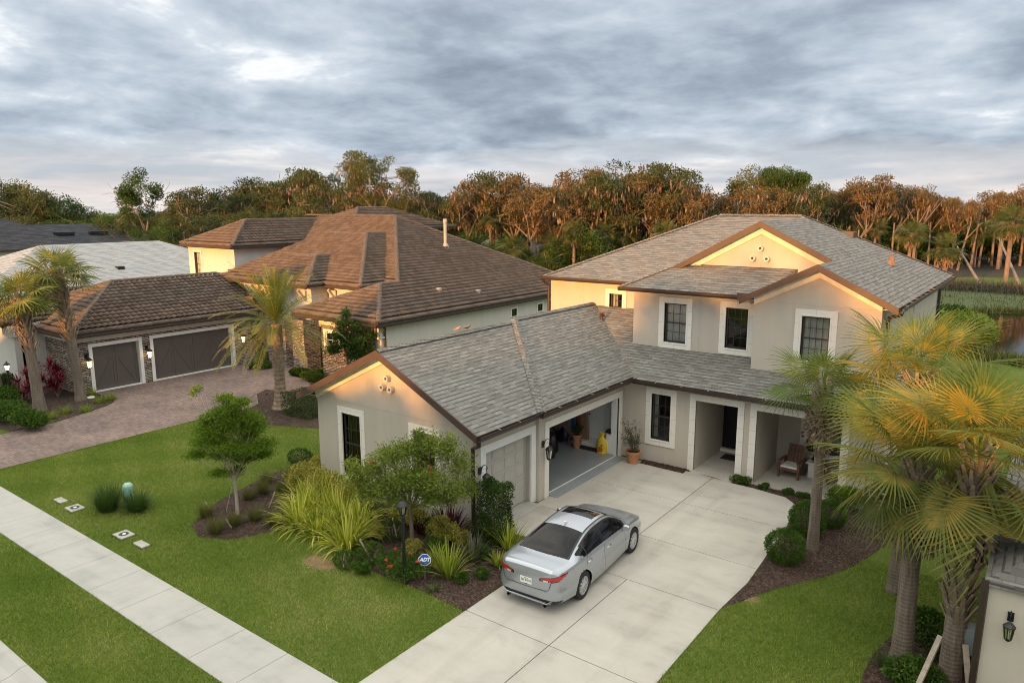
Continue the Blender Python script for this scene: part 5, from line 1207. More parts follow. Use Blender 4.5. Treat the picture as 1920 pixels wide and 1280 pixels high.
# date palm
def date_palm(loc, label, h, seed, n=58, L=3.15):
    rs = np.random.default_rng(seed); t = thing('palm_tree', loc, label, 'palm tree')
    path = []; rad = []; k = int(h / .10)
    for i in range(k + 1):
        u = i / k; path.append((.05 * math.sin(u * 2), .0, h * u - .05)); rad.append((.24 - .03 * u + .22 * math.exp(-u * h / .4) + .03 * math.exp(-(1 - u) * 4)) * (1 + .04 * (1 if i % 2 else -1)))
    m_ = MB(); m_.tube(path, rad, 14); m_.build('trunk', M_boot, t)
    boots(.15, h - .1, .205, rs, 1.6, .11).build('leaf_bases', M_boot, t)
    parts = []; dead = []
    for i in range(n):
        f_ = i / n; e = R_(84 - 108 * f_ ** .8 + rs.normal(0, 5)); az = i * 2.39996 + rs.normal(0, .1); Li = L * rs.uniform(.85, 1.08) * (.75 if f_ < .12 else 1)
        m = 22; P = np.zeros((m + 1, 3)); d = np.array([math.cos(az) * math.cos(e), math.sin(az) * math.cos(e), math.sin(e)]); P[0] = (0, 0, h + .1 - .25 * f_); D = []
        for k in range(m):
            D.append(d.copy()); P[k + 1] = P[k] + d * Li / m; d = d + np.array([0, 0, -1]) * .058 * (1.15 if f_ > .3 else .6) * (k / m + .25); d /= np.linalg.norm(d)
        D.append(d); D = np.array(D); S = unit(np.cross(D, [0, 0, 1.])); N_ = np.cross(S, D)
        Vr = np.concatenate([P + S * .016, P - S * .016]); Fr_ = np.array([(k, k + 1, m + 2 + k, m + 1 + k) for k in range(m)]); parts.append((Vr, Fr_, np.full(m, .8)))
        q = 60; ts = np.linspace(.10, .995, q); kk = ts * m; k0 = np.clip(kk.astype(int), 0, m - 1); w_ = (kk - k0)[:, None]
        for sgn in (-1, 1):
            B = P[k0] * (1 - w_) + P[k0 + 1] * w_; dd = D[k0]; ll = .44 * np.sin(np.pi * (ts * .80 + .17)) ** .6 * rs.uniform(.85, 1.1, q)
            ldir = unit(dd * .75 + sgn * S[k0] * 1.0 + N_[k0] * .35 + rs.normal(0, .10, (q, 3))); wv = unit(np.cross(ldir, N_[k0])) * .014
            tip = B + ldir * ll[:, None]; tip[:, 2] -= ll * .22; midp = B + ldir * (ll * .5)[:, None]; midp[:, 2] -= ll * .03
            V = np.stack([B, midp + wv, tip, midp - wv], 1).reshape(-1, 3); F = np.arange(4 * q).reshape(q, 4)
            (dead if f_ > .90 else parts).append((V, F, np.clip(.30 + rs.normal(0, .14, q) + .35 * f_ + .25 * (ts > .8), 0, 1)))
    V, F, T = merge(parts); leafobj('crown', V, F, T, M_date, t)
    if dead: V, F, T = merge(dead); leafobj('dead_fronds', V, F, T, M_dead, t)
    return t
date_palm((-28.12, 19.79, 0), 'feather-leaved date palm with rough trunk beside the paver driveway', 4.0, 21)

# broadleaf trees: limbs, leaf clusters, gaps
def limbs(mb, p, d, L, r, depth, rs, ends, spread=.75, up_=.25):
    q = p.copy(); path = [q.copy()]; rad = [r]; k = 4
    for i in range(k):
        d = unit(d + rs.normal(0, .16, 3) + np.array([0, 0, up_ * .2])); q = q + d * L / k; path.append(q.copy()); rad.append(r * (1 - .5 * (i + 1) / k))
    mb.tube(path, rad, 6 if r < .12 else 9, cap=False)
    if depth == 0: ends.append(q); return
    nb_ = rs.integers(2, 4)
    for i in range(nb_):
        nd = unit(d + rs.normal(0, spread, 3) + np.array([0, 0, up_])); limbs(mb, q, nd, L * rs.uniform(.6, .85), r * .5, depth - 1, rs, ends, spread, up_)
    if rs.random() < .7: ends.append(path[3])
def tree_variant(seed, H=14., crown_r=4.2, base=.38, leaf=.34, nl=110, flat=.6, depth=3, moss=0, trunk_r=.28, cl=1.25, split=2):
    rs = np.random.default_rng(seed); mb = MB(); ends = []
    h0 = H * base; path = [np.array([0, 0, -.2]), np.array([rs.normal(0, .15), rs.normal(0, .15), h0 * .5]), np.array([rs.normal(0, .4), rs.normal(0, .4), h0])]
    mb.tube(path, [trunk_r * 1.25, trunk_r, trunk_r * .85], 9, cap=False)
    for i in range(split + 2):
        a = 2 * math.pi * i / (split + 2) + rs.uniform(0, 1); limbs(mb, path[-1], unit(np.array([math.cos(a) * .8, math.sin(a) * .8, rs.uniform(.6, 1.4)])), (H - h0) * .42, trunk_r * .6, depth - 1, rs, ends, .7, .35)
    E_ = np.array(ends); # squeeze into the crown ellipsoid
    c = np.array([0, 0, h0 + (H - h0) * .55]); q = E_ - c; sc_ = np.array([crown_r, crown_r, (H - h0) * .55]); rr = np.linalg.norm(q / sc_, axis=1, keepdims=True); q = np.where(rr > .92, q / rr * .92, q); E_ = c + q
    extra = c + unit(rs.normal(size=(8, 3))) * sc_ * rs.uniform(.4, .85, (8, 1)); E_ = np.concatenate([E_, extra])
    for x in extra:
        b_ = E_[rs.integers(0, len(ends))]; mb.tube([b_, (b_ + x) / 2 + rs.normal(0, .2, 3), x], [.07, .05, .03], 5, cap=False)
    parts = []; tints = []
    for x in E_:
        r = cl * rs.uniform(.6, 1.25); m = int(nl * r / cl); P, d = inblob(rs, m, x, (r, r, r * flat), .35); P += rs.normal(0, .10, P.shape)
        V, F = leaves(P, leaf, leaf * .55, out=d, spread=1.1, rs=rs); base_t = rs.uniform(.25, .75)
        parts.append((V, F, np.clip(base_t + rs.normal(0, .17, len(F)), 0, 1)))
    V, F, T = merge(parts); ms = None
    if moss:
        P = E_[rs.integers(0, len(E_), moss)] + rs.normal(0, .8, (moss, 3)) * np.array([1, 1, .35]) - np.array([0, 0, cl * flat * .5])
        ln = rs.uniform(.4, 1.3, moss); a = rs.uniform(0, 2 * np.pi, moss); w_ = rs.uniform(.05, .16, moss)
        s = np.stack([np.cos(a) * w_, np.sin(a) * w_, 0 * a], 1); tip = P - np.stack([rs.normal(0, .08, moss), rs.normal(0, .08, moss), ln], 1)
        mid_ = (P + tip) / 2 + rs.normal(0, .06, (moss, 3)); Vm = np.stack([P, mid_ + s, tip, mid_ - s], 1).reshape(-1, 3)
        nl_ = len(F); V, F, T = merge([(V, F, T), (Vm, np.arange(4 * moss).reshape(moss, 4), rs.uniform(0, 1, moss))])
    crown = npmesh('crown', V, F, T)
    if moss: crown.polygons.foreach_set('material_index', np.concatenate([np.zeros(nl_, np.int32), np.ones(moss, np.int32)]))
    tm = mb.mesh('trunk')
    return tm, crown, None
def palm_variant(seed, H=9.):
    rs = np.random.default_rng(seed); (V, F, T), dead = crown_fan(rs, 30, .80, .8, (82, -50), .12, 20, .1, skirt=8, fans=[fan_leaf(rs, .80, 20, 135, .8, .4, .2, .35, .03) for _ in range(3)])
    off = np.array([0, 0, H]); c = npmesh('crown', V * 1.15 + off, F, T); V, F, T = dead; d = npmesh('dead_fronds', V * 1.2 + off, F, T)
    return trunk_mb(H, .19, .16, (rs.normal(0, .3), rs.normal(0, .3)) if 0 else (0, 0), 8, 1.2).mesh('trunk'), c, d
M_limb = simple('sunny_limbs', (.20, .155, .125), .95, var=.35, scale=1.2)  # tan bark with random tone, for all forest trunks and limbs
def put(v, mats, loc, s, rz, label, cat, group, name, sz=None):
    t = thing(name, loc, label, cat, group, rz=rz); t.scale = (s, s, sz or s)
    for me, mt, nm in zip(v, mats, ('trunk', 'crown', 'moss' if cat == 'tree' else 'dead_fronds')):
        if me is None: continue
        o = bpy.data.objects.new(nm, me); col.objects.link(o); o.parent = t
        if len(me.materials) == 0:
            me.materials.append(mt)
            if nm == 'crown' and cat == 'tree': me.materials.append(M_moss)
        if me.materials[0] is not mt: o.material_slots[0].link = 'OBJECT'; o.material_slots[0].material = mt
    return t
def put_palm(v, p, H, s, rz, label, group):
    t = thing('palm_tree', p, label, 'palm tree', group, rz=rz)
    for me, mt, nm in zip(v, (M_limb, M_fan2, M_dead), ('trunk', 'crown', 'dead_fronds')):
        o = bpy.data.objects.new(nm, me); col.objects.link(o); o.parent = t
        if len(me.materials) == 0: me.materials.append(mt)
        if nm == 'trunk': o.scale = (s, s, H / 9)
        else: o.scale = (s, s, s); o.location = (0, 0, H - 9 * s)
VO = [tree_variant(100 + i, 14, 4.6, .34, .30, 140, .55, 3, 300, .30, 1.15, 3) for i in range(4)]       # mossy oaks
VG = [tree_variant(200 + i, 12, 4.2, .28, .30, 150, .62, 3, 0, .24, 1.2) for i in range(4)]         # dense green
VL = [tree_variant(300 + i, 13, 4.2, .40, .30, 95, .5, 3, 60, .22, .95, 3) for i in range(3)]      # lacy
VT = [tree_variant(600 + i, 15, 3.3, .46, .30, 120, .75, 3, 220, .20, 1.1, 1) for i in range(3)]
VP = [palm_variant(400 + i) for i in range(3)]
VB = [tree_variant(500 + i, 5, 3.2, .10, .26, 220, .8, 2, 0, .10, 1.1) for i in range(3)]             # understory thickets
rs = np.random.default_rng(55)
prof = [(-60, 335), (0, 336), (60, 345), (100, 372), (160, 386), (220, 380), (300, 385), (365, 350), (410, 378), (460, 332), (500, 327), (560, 320), (620, 332), (660, 345), (780, 350), (850, 345), (900, 328), (960, 332), (1020, 336), (1080, 320), (1130, 318), (1170, 314), (1240, 309), (1290, 345), (1330, 360), (1372, 368), (1410, 345), (1465, 345), (1500, 337), (1560, 345), (1630, 340), (1700, 338), (1760, 345), (1800, 362), (1830, 360), (1890, 352), (1960, 350), (2050, 345)]
px_ = np.array([p[0] for p in prof]); py_ = np.array([p[1] for p in prof])
def lab_zone(x):
    for a, b in ((330, 'beyond the pale and charcoal roofs at left'), (640, 'behind the square tower of the tiled house'), (1050, 'behind the long brown tiled roof'), (1400, 'in the gap between the two houses'), (1700, 'behind the grey shingle house'), (9999, 'across the pond at right')):
        if x < a: return b
def dist_at(x): return 104 + 10 * math.sin(x * .004) if x > 330 else 112
# front row
x = -50
while x < 2020:
    d = dist_at(x) + rs.uniform(-4, 5); yt = np.interp(x, px_, py_) + rs.uniform(-13, 22); H = ztop(yt, d); p = at(x, d)
    if x > 1560: k, mats, kind = VT[rs.integers(0, 3)], (M_limb, M_leaf_rust if rs.random() < .7 else M_leaf_oak, M_moss), 'bare-trunked mossy tree'
    elif x < 330: k, mats, kind = VG[rs.integers(0, 4)], (M_limb, M_leaf_oak if rs.random() < .6 else M_leaf_green, M_moss), 'green oak'
    elif x < 640: k, mats, kind = (VL[rs.integers(0, 3)] if rs.random() < .6 else VO[rs.integers(0, 4)]), (M_limb, M_leaf_oak, M_moss), 'open-crowned oak'
    else: k, mats, kind = (VO[rs.integers(0, 4)] if rs.random() < .7 else VL[rs.integers(0, 3)]), (M_limb, M_leaf_rust if rs.random() < .55 else M_leaf_oak, M_moss), 'moss-hung oak'
    base_h = 12 if k in VG else (14 if k in VO else (15 if k in VT else 13))
    put(k, mats, p, H / base_h * rs.uniform(.96, 1.05), rs.uniform(0, 6.28), 'sunlit ' + kind + ' ' + lab_zone(x), 'tree', 'tree belt ' + lab_zone(x), 'oak_tree', H / base_h)
    x += rs.uniform(30, 46)
# second row, slightly lower, fills the gaps
x = -70
while x < 2060:
    d = dist_at(x) + rs.uniform(8, 16); yt = np.interp(x, px_, py_) + rs.uniform(8, 26); H = ztop(yt, d)
    k = VG[rs.integers(0, 4)]; put(k, (M_limb, M_leaf_green if rs.random() < .5 else M_leaf_oak, M_moss), at(x, d), H / 12, rs.uniform(0, 6.28), 'dense green tree deeper in the belt ' + lab_zone(x), 'tree', 'inner trees of the belt ' + lab_zone(x), 'broadleaf_tree', H / 12)
    x += rs.uniform(38, 52)
# palms and thickets in front of the belt
x = 500
while x < 2000:
    d = dist_at(x) - rs.uniform(0, 7); top = rs.uniform(385, 450) if x < 1250 else rs.uniform(395, 440); H = ztop(top, d)
    put_palm(VP[rs.integers(0, 3)], at(x, d), max(2.5, H - 1.2), rs.uniform(1.0, 1.35), rs.uniform(0, 6.28), 'wild cabbage palm at the belt edge ' + lab_zone(x), 'wild palms ' + lab_zone(x))
    x += rs.uniform(34, 80)
x = 320
while x < 1640:
    d = dist_at(x) - rs.uniform(0, 6); put(VB[rs.integers(0, 3)], (M_limb, M_hedge if rs.random() < .6 else M_leaf_green, M_moss), at(x, d), rs.uniform(.85, 1.35), rs.uniform(0, 6.28), 'dark leafy thicket under the belt ' + lab_zone(x), 'shrub', 'thickets ' + lab_zone(x), 'thicket')
    x += rs.uniform(32, 50)
x = -80
while x < 2060:      # deep shade fill
    d = dist_at(x) + rs.uniform(18, 24); put(VG[rs.integers(0, 4)], (M_limb, M_leaf_oak, M_moss), at(x, d), .80, rs.uniform(0, 6.28), 'shaded tree at the back of the belt ' + lab_zone(x), 'tree', 'rear trees of the belt ' + lab_zone(x), 'broadleaf_tree', .72)
    x += rs.uniform(44, 60)
x = 1180
while x < 2060:
    for dd_ in (7, 15):
        d = dist_at(x) + dd_; put(VB[rs.integers(0, 3)], (M_limb, M_hedge, M_moss), at(x + rs.uniform(-8, 8), d), rs.uniform(1.1, 1.7), rs.uniform(0, 6.28), 'dark undergrowth among the trunks ' + lab_zone(x), 'shrub', 'undergrowth ' + lab_zone(x), 'thicket')
    x += rs.uniform(30, 42)
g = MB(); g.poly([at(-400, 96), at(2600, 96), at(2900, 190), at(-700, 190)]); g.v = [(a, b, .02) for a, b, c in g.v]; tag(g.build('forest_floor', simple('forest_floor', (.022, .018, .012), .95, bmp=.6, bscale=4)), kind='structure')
rs = np.random.default_rng(92)
for x in np.arange(1600, 2040, 19):      # slim trunks standing free in front of the shade
    d = dist_at(x) + rs.uniform(-7, 3); h_ = rs.uniform(6, 9.5); l_ = rs.normal(0, .5); mb = MB(); mb.tube([(0, 0, -.1), (l_ * .3, 0, h_ * .4), (l_, .2, h_)], [.19, .15, .09], 7)
    for k in range(2): a = rs.uniform(0, 6.28); mb.tube([(l_ * .75, .1, h_ * .75), (l_ + math.cos(a) * 1.6, math.sin(a) * 1.6, h_ + .8)], [.08, .04], 5)
    o = mb.build('tree_trunk', M_limb); o.location = at(x + rs.uniform(-6, 6), d); tag(o, 'slim bare trunk among the trees across the pond', 'tree trunk', 'slim trunks across the pond')
# nearer trees at the left, above the roofs
for i_, (x, d, yt, k, mt, lb) in enumerate(((20, 96, 400, VG[0], M_leaf_oak, 'low green tree directly over the charcoal roof at the left edge'), (120, 98, 405, VG[1], M_leaf_green, 'low green tree above the charcoal roof vents'), (210, 97, 408, VG[2], M_leaf_oak, 'rounded tree behind the right end of the charcoal roof'), (290, 92, 412, VG[3], M_leaf_green, 'dark tree directly left of the tower roof'), (345, 96, 398, VL[1], M_leaf_oak, 'tree with a pale slanting limb beside the tower'), (400, 100, 395, VG[0], M_leaf_oak, 'tree standing over the tower roof hip'), (480, 98, 385, VG[2], M_leaf_oak, 'broad tree over the tower ridge'), (560, 100, 378, VG[1], M_leaf_oak, 'broad tree where tower roof meets the main tiled roof'), (740, 98, 395, VL[0], M_leaf_oak, 'tree over the flat top of the tiled roof'))):
    H = ztop(yt, d); bh = 13 if k in VL else 12
    put(k, (M_limb, mt, M_moss), at(x, d), H / bh * 1.1, i_ * 1.3, lb, 'tree', None, 'broadleaf_tree', H / bh)
# trees that stand out
BT = tree_variant(901, 20, 5.6, .45, .30, 230, .6, 3, 60, .38, 1.35, 3)
d = 97; put(BT, (M_limb, M_leaf_yel, M_moss), at(712, d), ztop(276, d) / 20, 2.0, 'tallest tree, golden spreading crown rising over the tiled roof', 'tree', None, 'oak_tree')
S1 = tree_variant(917, 17, 2.8, .35, .30, 200, .7, 3, 0, .25, 1.1, 2)
d = 104; put(S1, (M_limb, M_leaf_green, M_moss), at(266, d), ztop(312, d) / 17, .5, 'tall narrow dark tree standing alone above the pale roof', 'tree', None, 'broadleaf_tree')
d = 106; put(VL[2], (M_limb, M_leaf_oak, M_moss), at(368, d), ztop(347, d) / 13, 1.5, 'medium open tree right of the tall narrow tree', 'tree', None, 'oak_tree')
S2 = tree_variant(903, 16, 3.1, .3, .30, 230, .8, 3, 0, .25, 1.2, 3)
d = 108; put(S2, (M_limb, M_leaf_yel, M_moss), at(1408, d), ztop(311, d) / 16, .9, 'pale yellow-leaved tree above the shingle roof ridge', 'tree', None, 'oak_tree')
S3 = tree_variant(904, 16, 3.3, .55, .28, 320, .75, 3, 0, .22, 1.2, 3)
d = 109; put(S3, (M_limb, M_leaf_green, M_moss), at(1468, d), ztop(313, d) / 16, .2, 'round-headed dark green tree beside the yellow one', 'tree', None, 'broadleaf_tree')
d = 103; put(VL[0], (M_limb, M_leaf_rust, M_moss), at(1628, d), ztop(327, d) / 13 * .9, 4.0, 'thin mossy tree with bare arms poking above the belt', 'tree', None, 'oak_tree', ztop(327, d) / 13)
d = 100; put(VO[2], (M_limb, M_leaf_rust, M_moss), at(1240, d), ztop(308, d) / 14, 1.0, 'highest moss-draped oak between the two houses', 'tree', None, 'oak_tree')
# tall wild palms and fallen trunks at the far bank
rs = np.random.default_rng(91)
for i_, (xa, ya, yt) in enumerate(((1700, 530, 445), (1768, 532, 470), (1884, 538, 425), (1340, 529, 440))):
    p = G(xa, ya); H = ztop(yt, p.length); put_palm(VP[i_ % 3], p, H + 1.2, rs.uniform(1.1, 1.4), rs.uniform(0, 6.28), 'tall wild palm with pale trunk at the forest edge across the pond', 'tall palms across the pond')
for i_, (xa, ya, xb, zb) in enumerate(((1838, 532, 1800, 4), (1915, 540, 1880, 5))):
    p = G(xa, ya); dd = p.length; q = at(xb, dd * .97); mb = MB(); mb.tube([(0, 0, -.1), ((q - p).x * .5, (q - p).y * .5, zb * .5), ((q - p).x, (q - p).y, zb)], [.2, .15, .1], 8)
    o = mb.build('tree_trunk', M_limb); o.location = p; tag(o, 'pale dead trunk leaning at the forest edge, ' + ('nearer the grey house' if i_ == 0 else 'nearer the right edge'), 'tree trunk')
# unseen oaks added across the street, sized and spaced so their crowns shade the lots
OC = tree_variant(905, 12, 5.0, .22, .42, 190, .85, 3, 0, .4, 1.7, 4)
for i_, (x, y, s, sz, lb) in enumerate(((-12.6, -18.0, .76, .97, 'broad oak across the street facing the driveway'), (-9.3, -18.3, .58, 1.0, 'slim tall oak across the street facing the porch'), (-31.2, -17.5, .62, .62, 'small oak across the street facing the date palm'), (-54, -17.5, .66, .66, 'small oak across the street at the far left'), (-1.0, -18.5, .52, .55, 'smaller oak across the street facing the palm group'), (-17.5, -18, .63, .64, 'small oak across the street facing the garage'), (6, -18, .66, .66, 'small oak across the street at the right'), (-12.3, -23.5, .60, .66, 'small oak between the two right-hand houses across the street'))):
    put(OC, (M_limb, M_leaf_oak, M_moss), (x, y, 0), s, i_ * 1.1, lb, 'tree', None, 'oak_tree', sz)
# ---------------------------------------------------------------- shrubs, grasses, flower beds
def shrub(name, loc, r, label, mat, n=2600, leaf=.07, cat='shrub', group=None, box=False, seed=0, stems=True, w=.55, shell=.75, lobes=0):
    rs = np.random.default_rng(1000 + seed); t = thing(name, loc, label, cat, group); rx, ry, rz_ = r
    if box:
        P = rs.uniform(-1, 1, (n, 3)); k = rs.integers(0, 3, n); sg_ = np.sign(rs.uniform(-1, 1, n)); m = rs.random(n) < .8
        P[np.arange(n)[m], k[m]] = sg_[m] * rs.uniform(.82, 1.05, m.sum()); d = unit(P ** 5 + 1e-3); wob = 1 + .07 * np.sin(P[:, [2]] * 5 + P[:, [0]] * 4)
        P = P * wob * np.array(r) + np.array([0, 0, rz_])
    elif lobes:
        cs = unit(rs.normal(size=(lobes, 3))) * np.array([rx, ry, rz_]) * .55; cs[:, 2] = np.abs(cs[:, 2]) * .8; cs += np.array([0, 0, rz_ * .75]); k = rs.integers(0, lobes, n)
        P, d = inblob(rs, n, (0, 0, 0), (rx * .55, ry * .55, rz_ * .55), .6); P = P + cs[k]
    else:
        P, d = inblob(rs, n, (0, 0, 0), r, shell); nz = 1 + .06 * np.sin(d[:, [0]] * 9 + seed) * np.sin(d[:, [1]] * 8) ; P = P * nz; P[:, 2] += rz_ * .92
    P[:, 2] = np.maximum(P[:, 2], .03)
    V, F = leaves(P, leaf, leaf * w, out=d, spread=.9, rs=rs); T = np.clip(.5 + .18 * np.sin(P[:, 0] * 6 / rx + P[:, 2] * 5) + rs.normal(0, .2, n), 0, 1)
    leafobj('foliage', V, F, T, mat, t)
    if stems:
        mb = MB()
        for i in range(7):
            a = rs.uniform(0, 6.28); mb.tube([(0, 0, -.02), (math.cos(a) * rx * .3, math.sin(a) * ry * .3, rz_ * .7), (math.cos(a) * rx * .6, math.sin(a) * ry * .6, rz_ * 1.3)], [.02, .014, .008], 5)
        mb.build('stem', M_bark, t)
    return t
def tuft(name, loc, L, n, label, mat, r=.12, W=.012, droop=.5, cat='grass clump', group=None, seed=0, spread=.6, tint=(0, 1), seg=4, sc_=1.0):
    rs = np.random.default_rng(2000 + seed); a = rs.uniform(0, 6.28, n); q = r * np.sqrt(rs.random(n)); B = np.stack([np.cos(a) * q, np.sin(a) * q, np.zeros(n)], 1)
    a2 = a + rs.normal(0, .4, n); sp = np.abs(rs.normal(0, spread, n)) + .1; D = unit(np.stack([np.cos(a2) * sp, np.sin(a2) * sp, np.ones(n)], 1))
    V, F, T = blades(B, D, L * rs.uniform(.55, 1.1, n), W * rs.uniform(.7, 1.2, n), droop * rs.uniform(.4, 1.4, n), seg, rs, tint=tint)
    V[:, 2] = np.maximum(V[:, 2], .012)
    o = leafobj(name, V, F, T, mat); o.location = loc; return tag(o, label, cat, group)
# clipped balls and hedge block
shrub('round_shrub', G(1471, 1052), (.50, .50, .46), 'clipped round bush at the corner of the driveway bed', M_boxw, 5200, .055, seed=1)
shrub('round_shrub', G(1512, 1000), (.50, .50, .50), 'clipped round bush behind the slim palm trunk', M_boxw, 5200, .055, seed=2)
shrub('round_shrub', G(1558, 985), (.42, .42, .42), 'small clipped bush in shade right of the slim palm trunk', M_boxw, 3400, .055, seed=3)
shrub('column_shrub', (-11.78, 14.95, 0), (.37, .34, .82), 'tall square-clipped hedge column beside the single garage door', M_hedge, 11500, .06, box=True, seed=4)
shrub('hedge', G(575, 776), (.85, .65, .48), 'dark green hedge block by the left gable eave', M_hedge, 5000, .075, box=True, seed=5)
# variegated hedge and others against the gable wall
for i_, (x, y, r, lb) in enumerate(((-18.9, 14.1, (.8, .65, .6), 'variegated yellow hedge mound at the left end of the gable wall'), (-17.75, 13.9, (.9, .65, .6), 'variegated yellow hedge mound under the left gable window'), (-16.5, 14.0, (.85, .65, .55), 'variegated yellow hedge mound right of the left gable window'), (-19.9, 15.6, (.45, .5, .38), 'variegated yellow mound just round the wall corner'), (-12.9, 14.1, (.5, .4, .42), 'speckled yellow bush between the dark red plant and the downspout'), (-14.3, 14.3, (.8, .4, .4), 'speckled yellow bush behind the bottlebrush trunk'))):
    shrub('variegated_shrub', (x, y, 0), r, lb, M_croton, 3600, .075, seed=10 + i_, lobes=9)
for i_, (px0, py0, r, mt, lb) in enumerate(((712, 1012, .42, M_croton, 'yellow speckled shrub at the right foot of the flax thicket'), (775, 1035, .30, M_croton, 'small yellow shrub behind the lamp post'), (815, 1030, .30, M_boxw, 'small green shrub left of the dark red cordyline'), (868, 1020, .32, M_croton, 'small yellow shrub right of the dark red cordyline'), (905, 1045, .28, M_boxw, 'small green shrub at the foot of the hedge column'), (862, 1090, .22, M_boxw, 'tiny green shrub in the mulch near the driveway edge'), (905, 1082, .2, M_boxw, 'tiny leafy sprout behind the car bumper'), (680, 1075, .24, M_boxw, 'small creeping plant at the lawn edge of the bed'))):
    shrub('bed_shrub', G(px0, py0), (r, r * .85, r * .7), lb, mt, 1500, .055, seed=220 + i_, lobes=6)
shrub('low_shrub', G(563, 868), (.5, .4, .28), 'small dark shrub at the lawn edge left of the variegated hedge', M_hedge, 2200, .05, seed=17)
# striped flax thicket
for i_, (px0, py0, L, n) in enumerate(((565, 985, 1.15, 230), (600, 965, 1.25, 260), (640, 985, 1.25, 260), (600, 1000, 1.05, 200), (650, 1025, 1.1, 230), (672, 1000, 1.15, 230), (580, 955, 1.2, 200), (625, 950, 1.25, 200))):
    lb = ['striped flax clump at the left tip of the big yellow thicket', 'striped flax clump at the middle of the big yellow thicket', 'striped flax clump in the right half of the big yellow thicket', 'striped flax clump at the lawn side of the yellow thicket', 'striped flax clump arching over the mulch edge by the brown patch', 'striped flax clump nearest the bottlebrush tree', 'striped flax clump behind the left tip of the thicket', 'striped flax clump below the variegated hedge'][i_]
    tuft('striped_flax', G(px0, py0), L, n, lb, M_flax, .26, .045, 1.15, 'flax plant', 'striped flax clumps', 30 + i_, .85, (.1, 1), 7)
# green flax and strappy plants near the sign
for i_, (px0, py0, L, n, mt, lb, tn) in enumerate(((842, 1082, 1.0, 120, M_flax, 'strappy green and yellow plant right of the blue sign', (.0, .55)), (818, 1062, .7, 60, M_flax, 'small strappy plant behind the blue sign', (0, .4)), (886, 1052, .85, 70, M_grey_leaf, 'grey-green spiky plant below the hedge column', (0, 1)), (955, 1030, 1.0, 90, M_flax, 'upright yellow-green plant at the rear corner of the car', (.1, .8)), (935, 1060, .45, 90, M_flax, 'small lime tuft beside the car bumper', (.1, .5)), (812, 1108, .25, 26, M_orng, 'tiny green seedling near the mulch edge', (0, 1)))):
    tuft('strappy_plant', G(px0, py0), L, n, lb, mt, .12, .038, .6, 'plant', None, 50 + i_, .5, tn, 5)
shrub('ixora_shrub', G(755, 1078), (.75, .55, .34), 'low green shrub with red flowers around the lamp post', M_boxw, 4200, .055, seed=20, lobes=10)
rs = np.random.default_rng(5)
tx = [o for o in col.objects if o.name.startswith('ixora_shrub')][0]
for px0, py0, z in ((724, 1049, .45), (731, 1062, .42), (770, 1037, .5), (782, 1052, .5), (742, 1030, .45)):
    p = G(px0, py0, z); c = MB()
    for k in range(12): 
        q = p + Vector(rs.normal(0, .022, 3)); c.lathe([(.001, .02), (.018, .008), (.018, -.008), (.001, -.02)], q, 6)
    c.v = [(a - tx.location.x, b - tx.location.y, z_3) for a, b, z_3 in c.v]; c.build('flower_head', M_flower, tx)
shrub('low_shrub', G(650, 1062), (.35, .3, .22), 'small leafy shrub under the edge of the flax thicket', M_boxw, 1300, .05, seed=21)
shrub('low_shrub', G(697, 1052), (.4, .3, .28), 'leafy shrub beside the leaning stake near the flax', M_boxw, 1500, .05, seed=22)
tuft('dark_red_plant', G(842, 1010), .95, 170, 'dark red cordyline under the bottlebrush tree', M_dred, .16, .06, .5, 'plant', None, 70, .55, (0, 1), 5)
tuft('dark_red_plant', G(790, 1000), .7, 60, 'small dark red plant behind the lamp post', M_dred, .12, .05, .5, 'plant', None, 71, .55, (0, .8), 5)
for i_, (px0, py0, L) in enumerate(((700, 985, .6), (735, 1010, .5), (820, 1005, .5), (900, 1000, .55))):
    shrub('understory_shrub', G(px0, py0), (.45, .35, .30), ['shaded shrub behind the flax thicket', 'shaded shrub left of the bottlebrush trunk', 'shaded shrub between bottlebrush trunk and red cordyline', 'green shrub at the foot of the brown downspout'][i_], M_brush if i_ == 3 else M_hedge, 1200, .06, seed=75 + i_)
# ornamental grass around the young tree
for i_, (px0, py0, L, mt) in enumerate(((405, 1000, .62, M_orn), (386, 968, .5, M_orn), (468, 935, .45, M_orn), (517, 985, .62, M_orn), (492, 925, .55, M_orn), (500, 905, .5, M_orn), (545, 905, .6, M_orn), (560, 920, .6, M_orn), (530, 925, .5, M_orn), (440, 985, .5, M_orn), (480, 975, .5, M_orn), (575, 890, .6, M_orn))):
    tuft('ornamental_grass', G(px0, py0), L, 420, 'brown-green tuft of muhly grass in the bed of the young tree', mt, .13, .008, .55, 'grass clump', 'muhly grass tufts', 80 + i_, .5, (0, 1), 4)
tuft('fountain_grass', G(203, 958), .95, 900, 'bright green grass clump left of the green utility pedestal', M_orng, .22, .012, .5, 'grass clump', None, 95, .35, (0, 1), 4)
tuft('fountain_grass', G(258, 958), .75, 700, 'bright green grass clump right of the green utility pedestal', M_orng, .20, .012, .65, 'grass clump', None, 96, .55, (0, 1), 4)
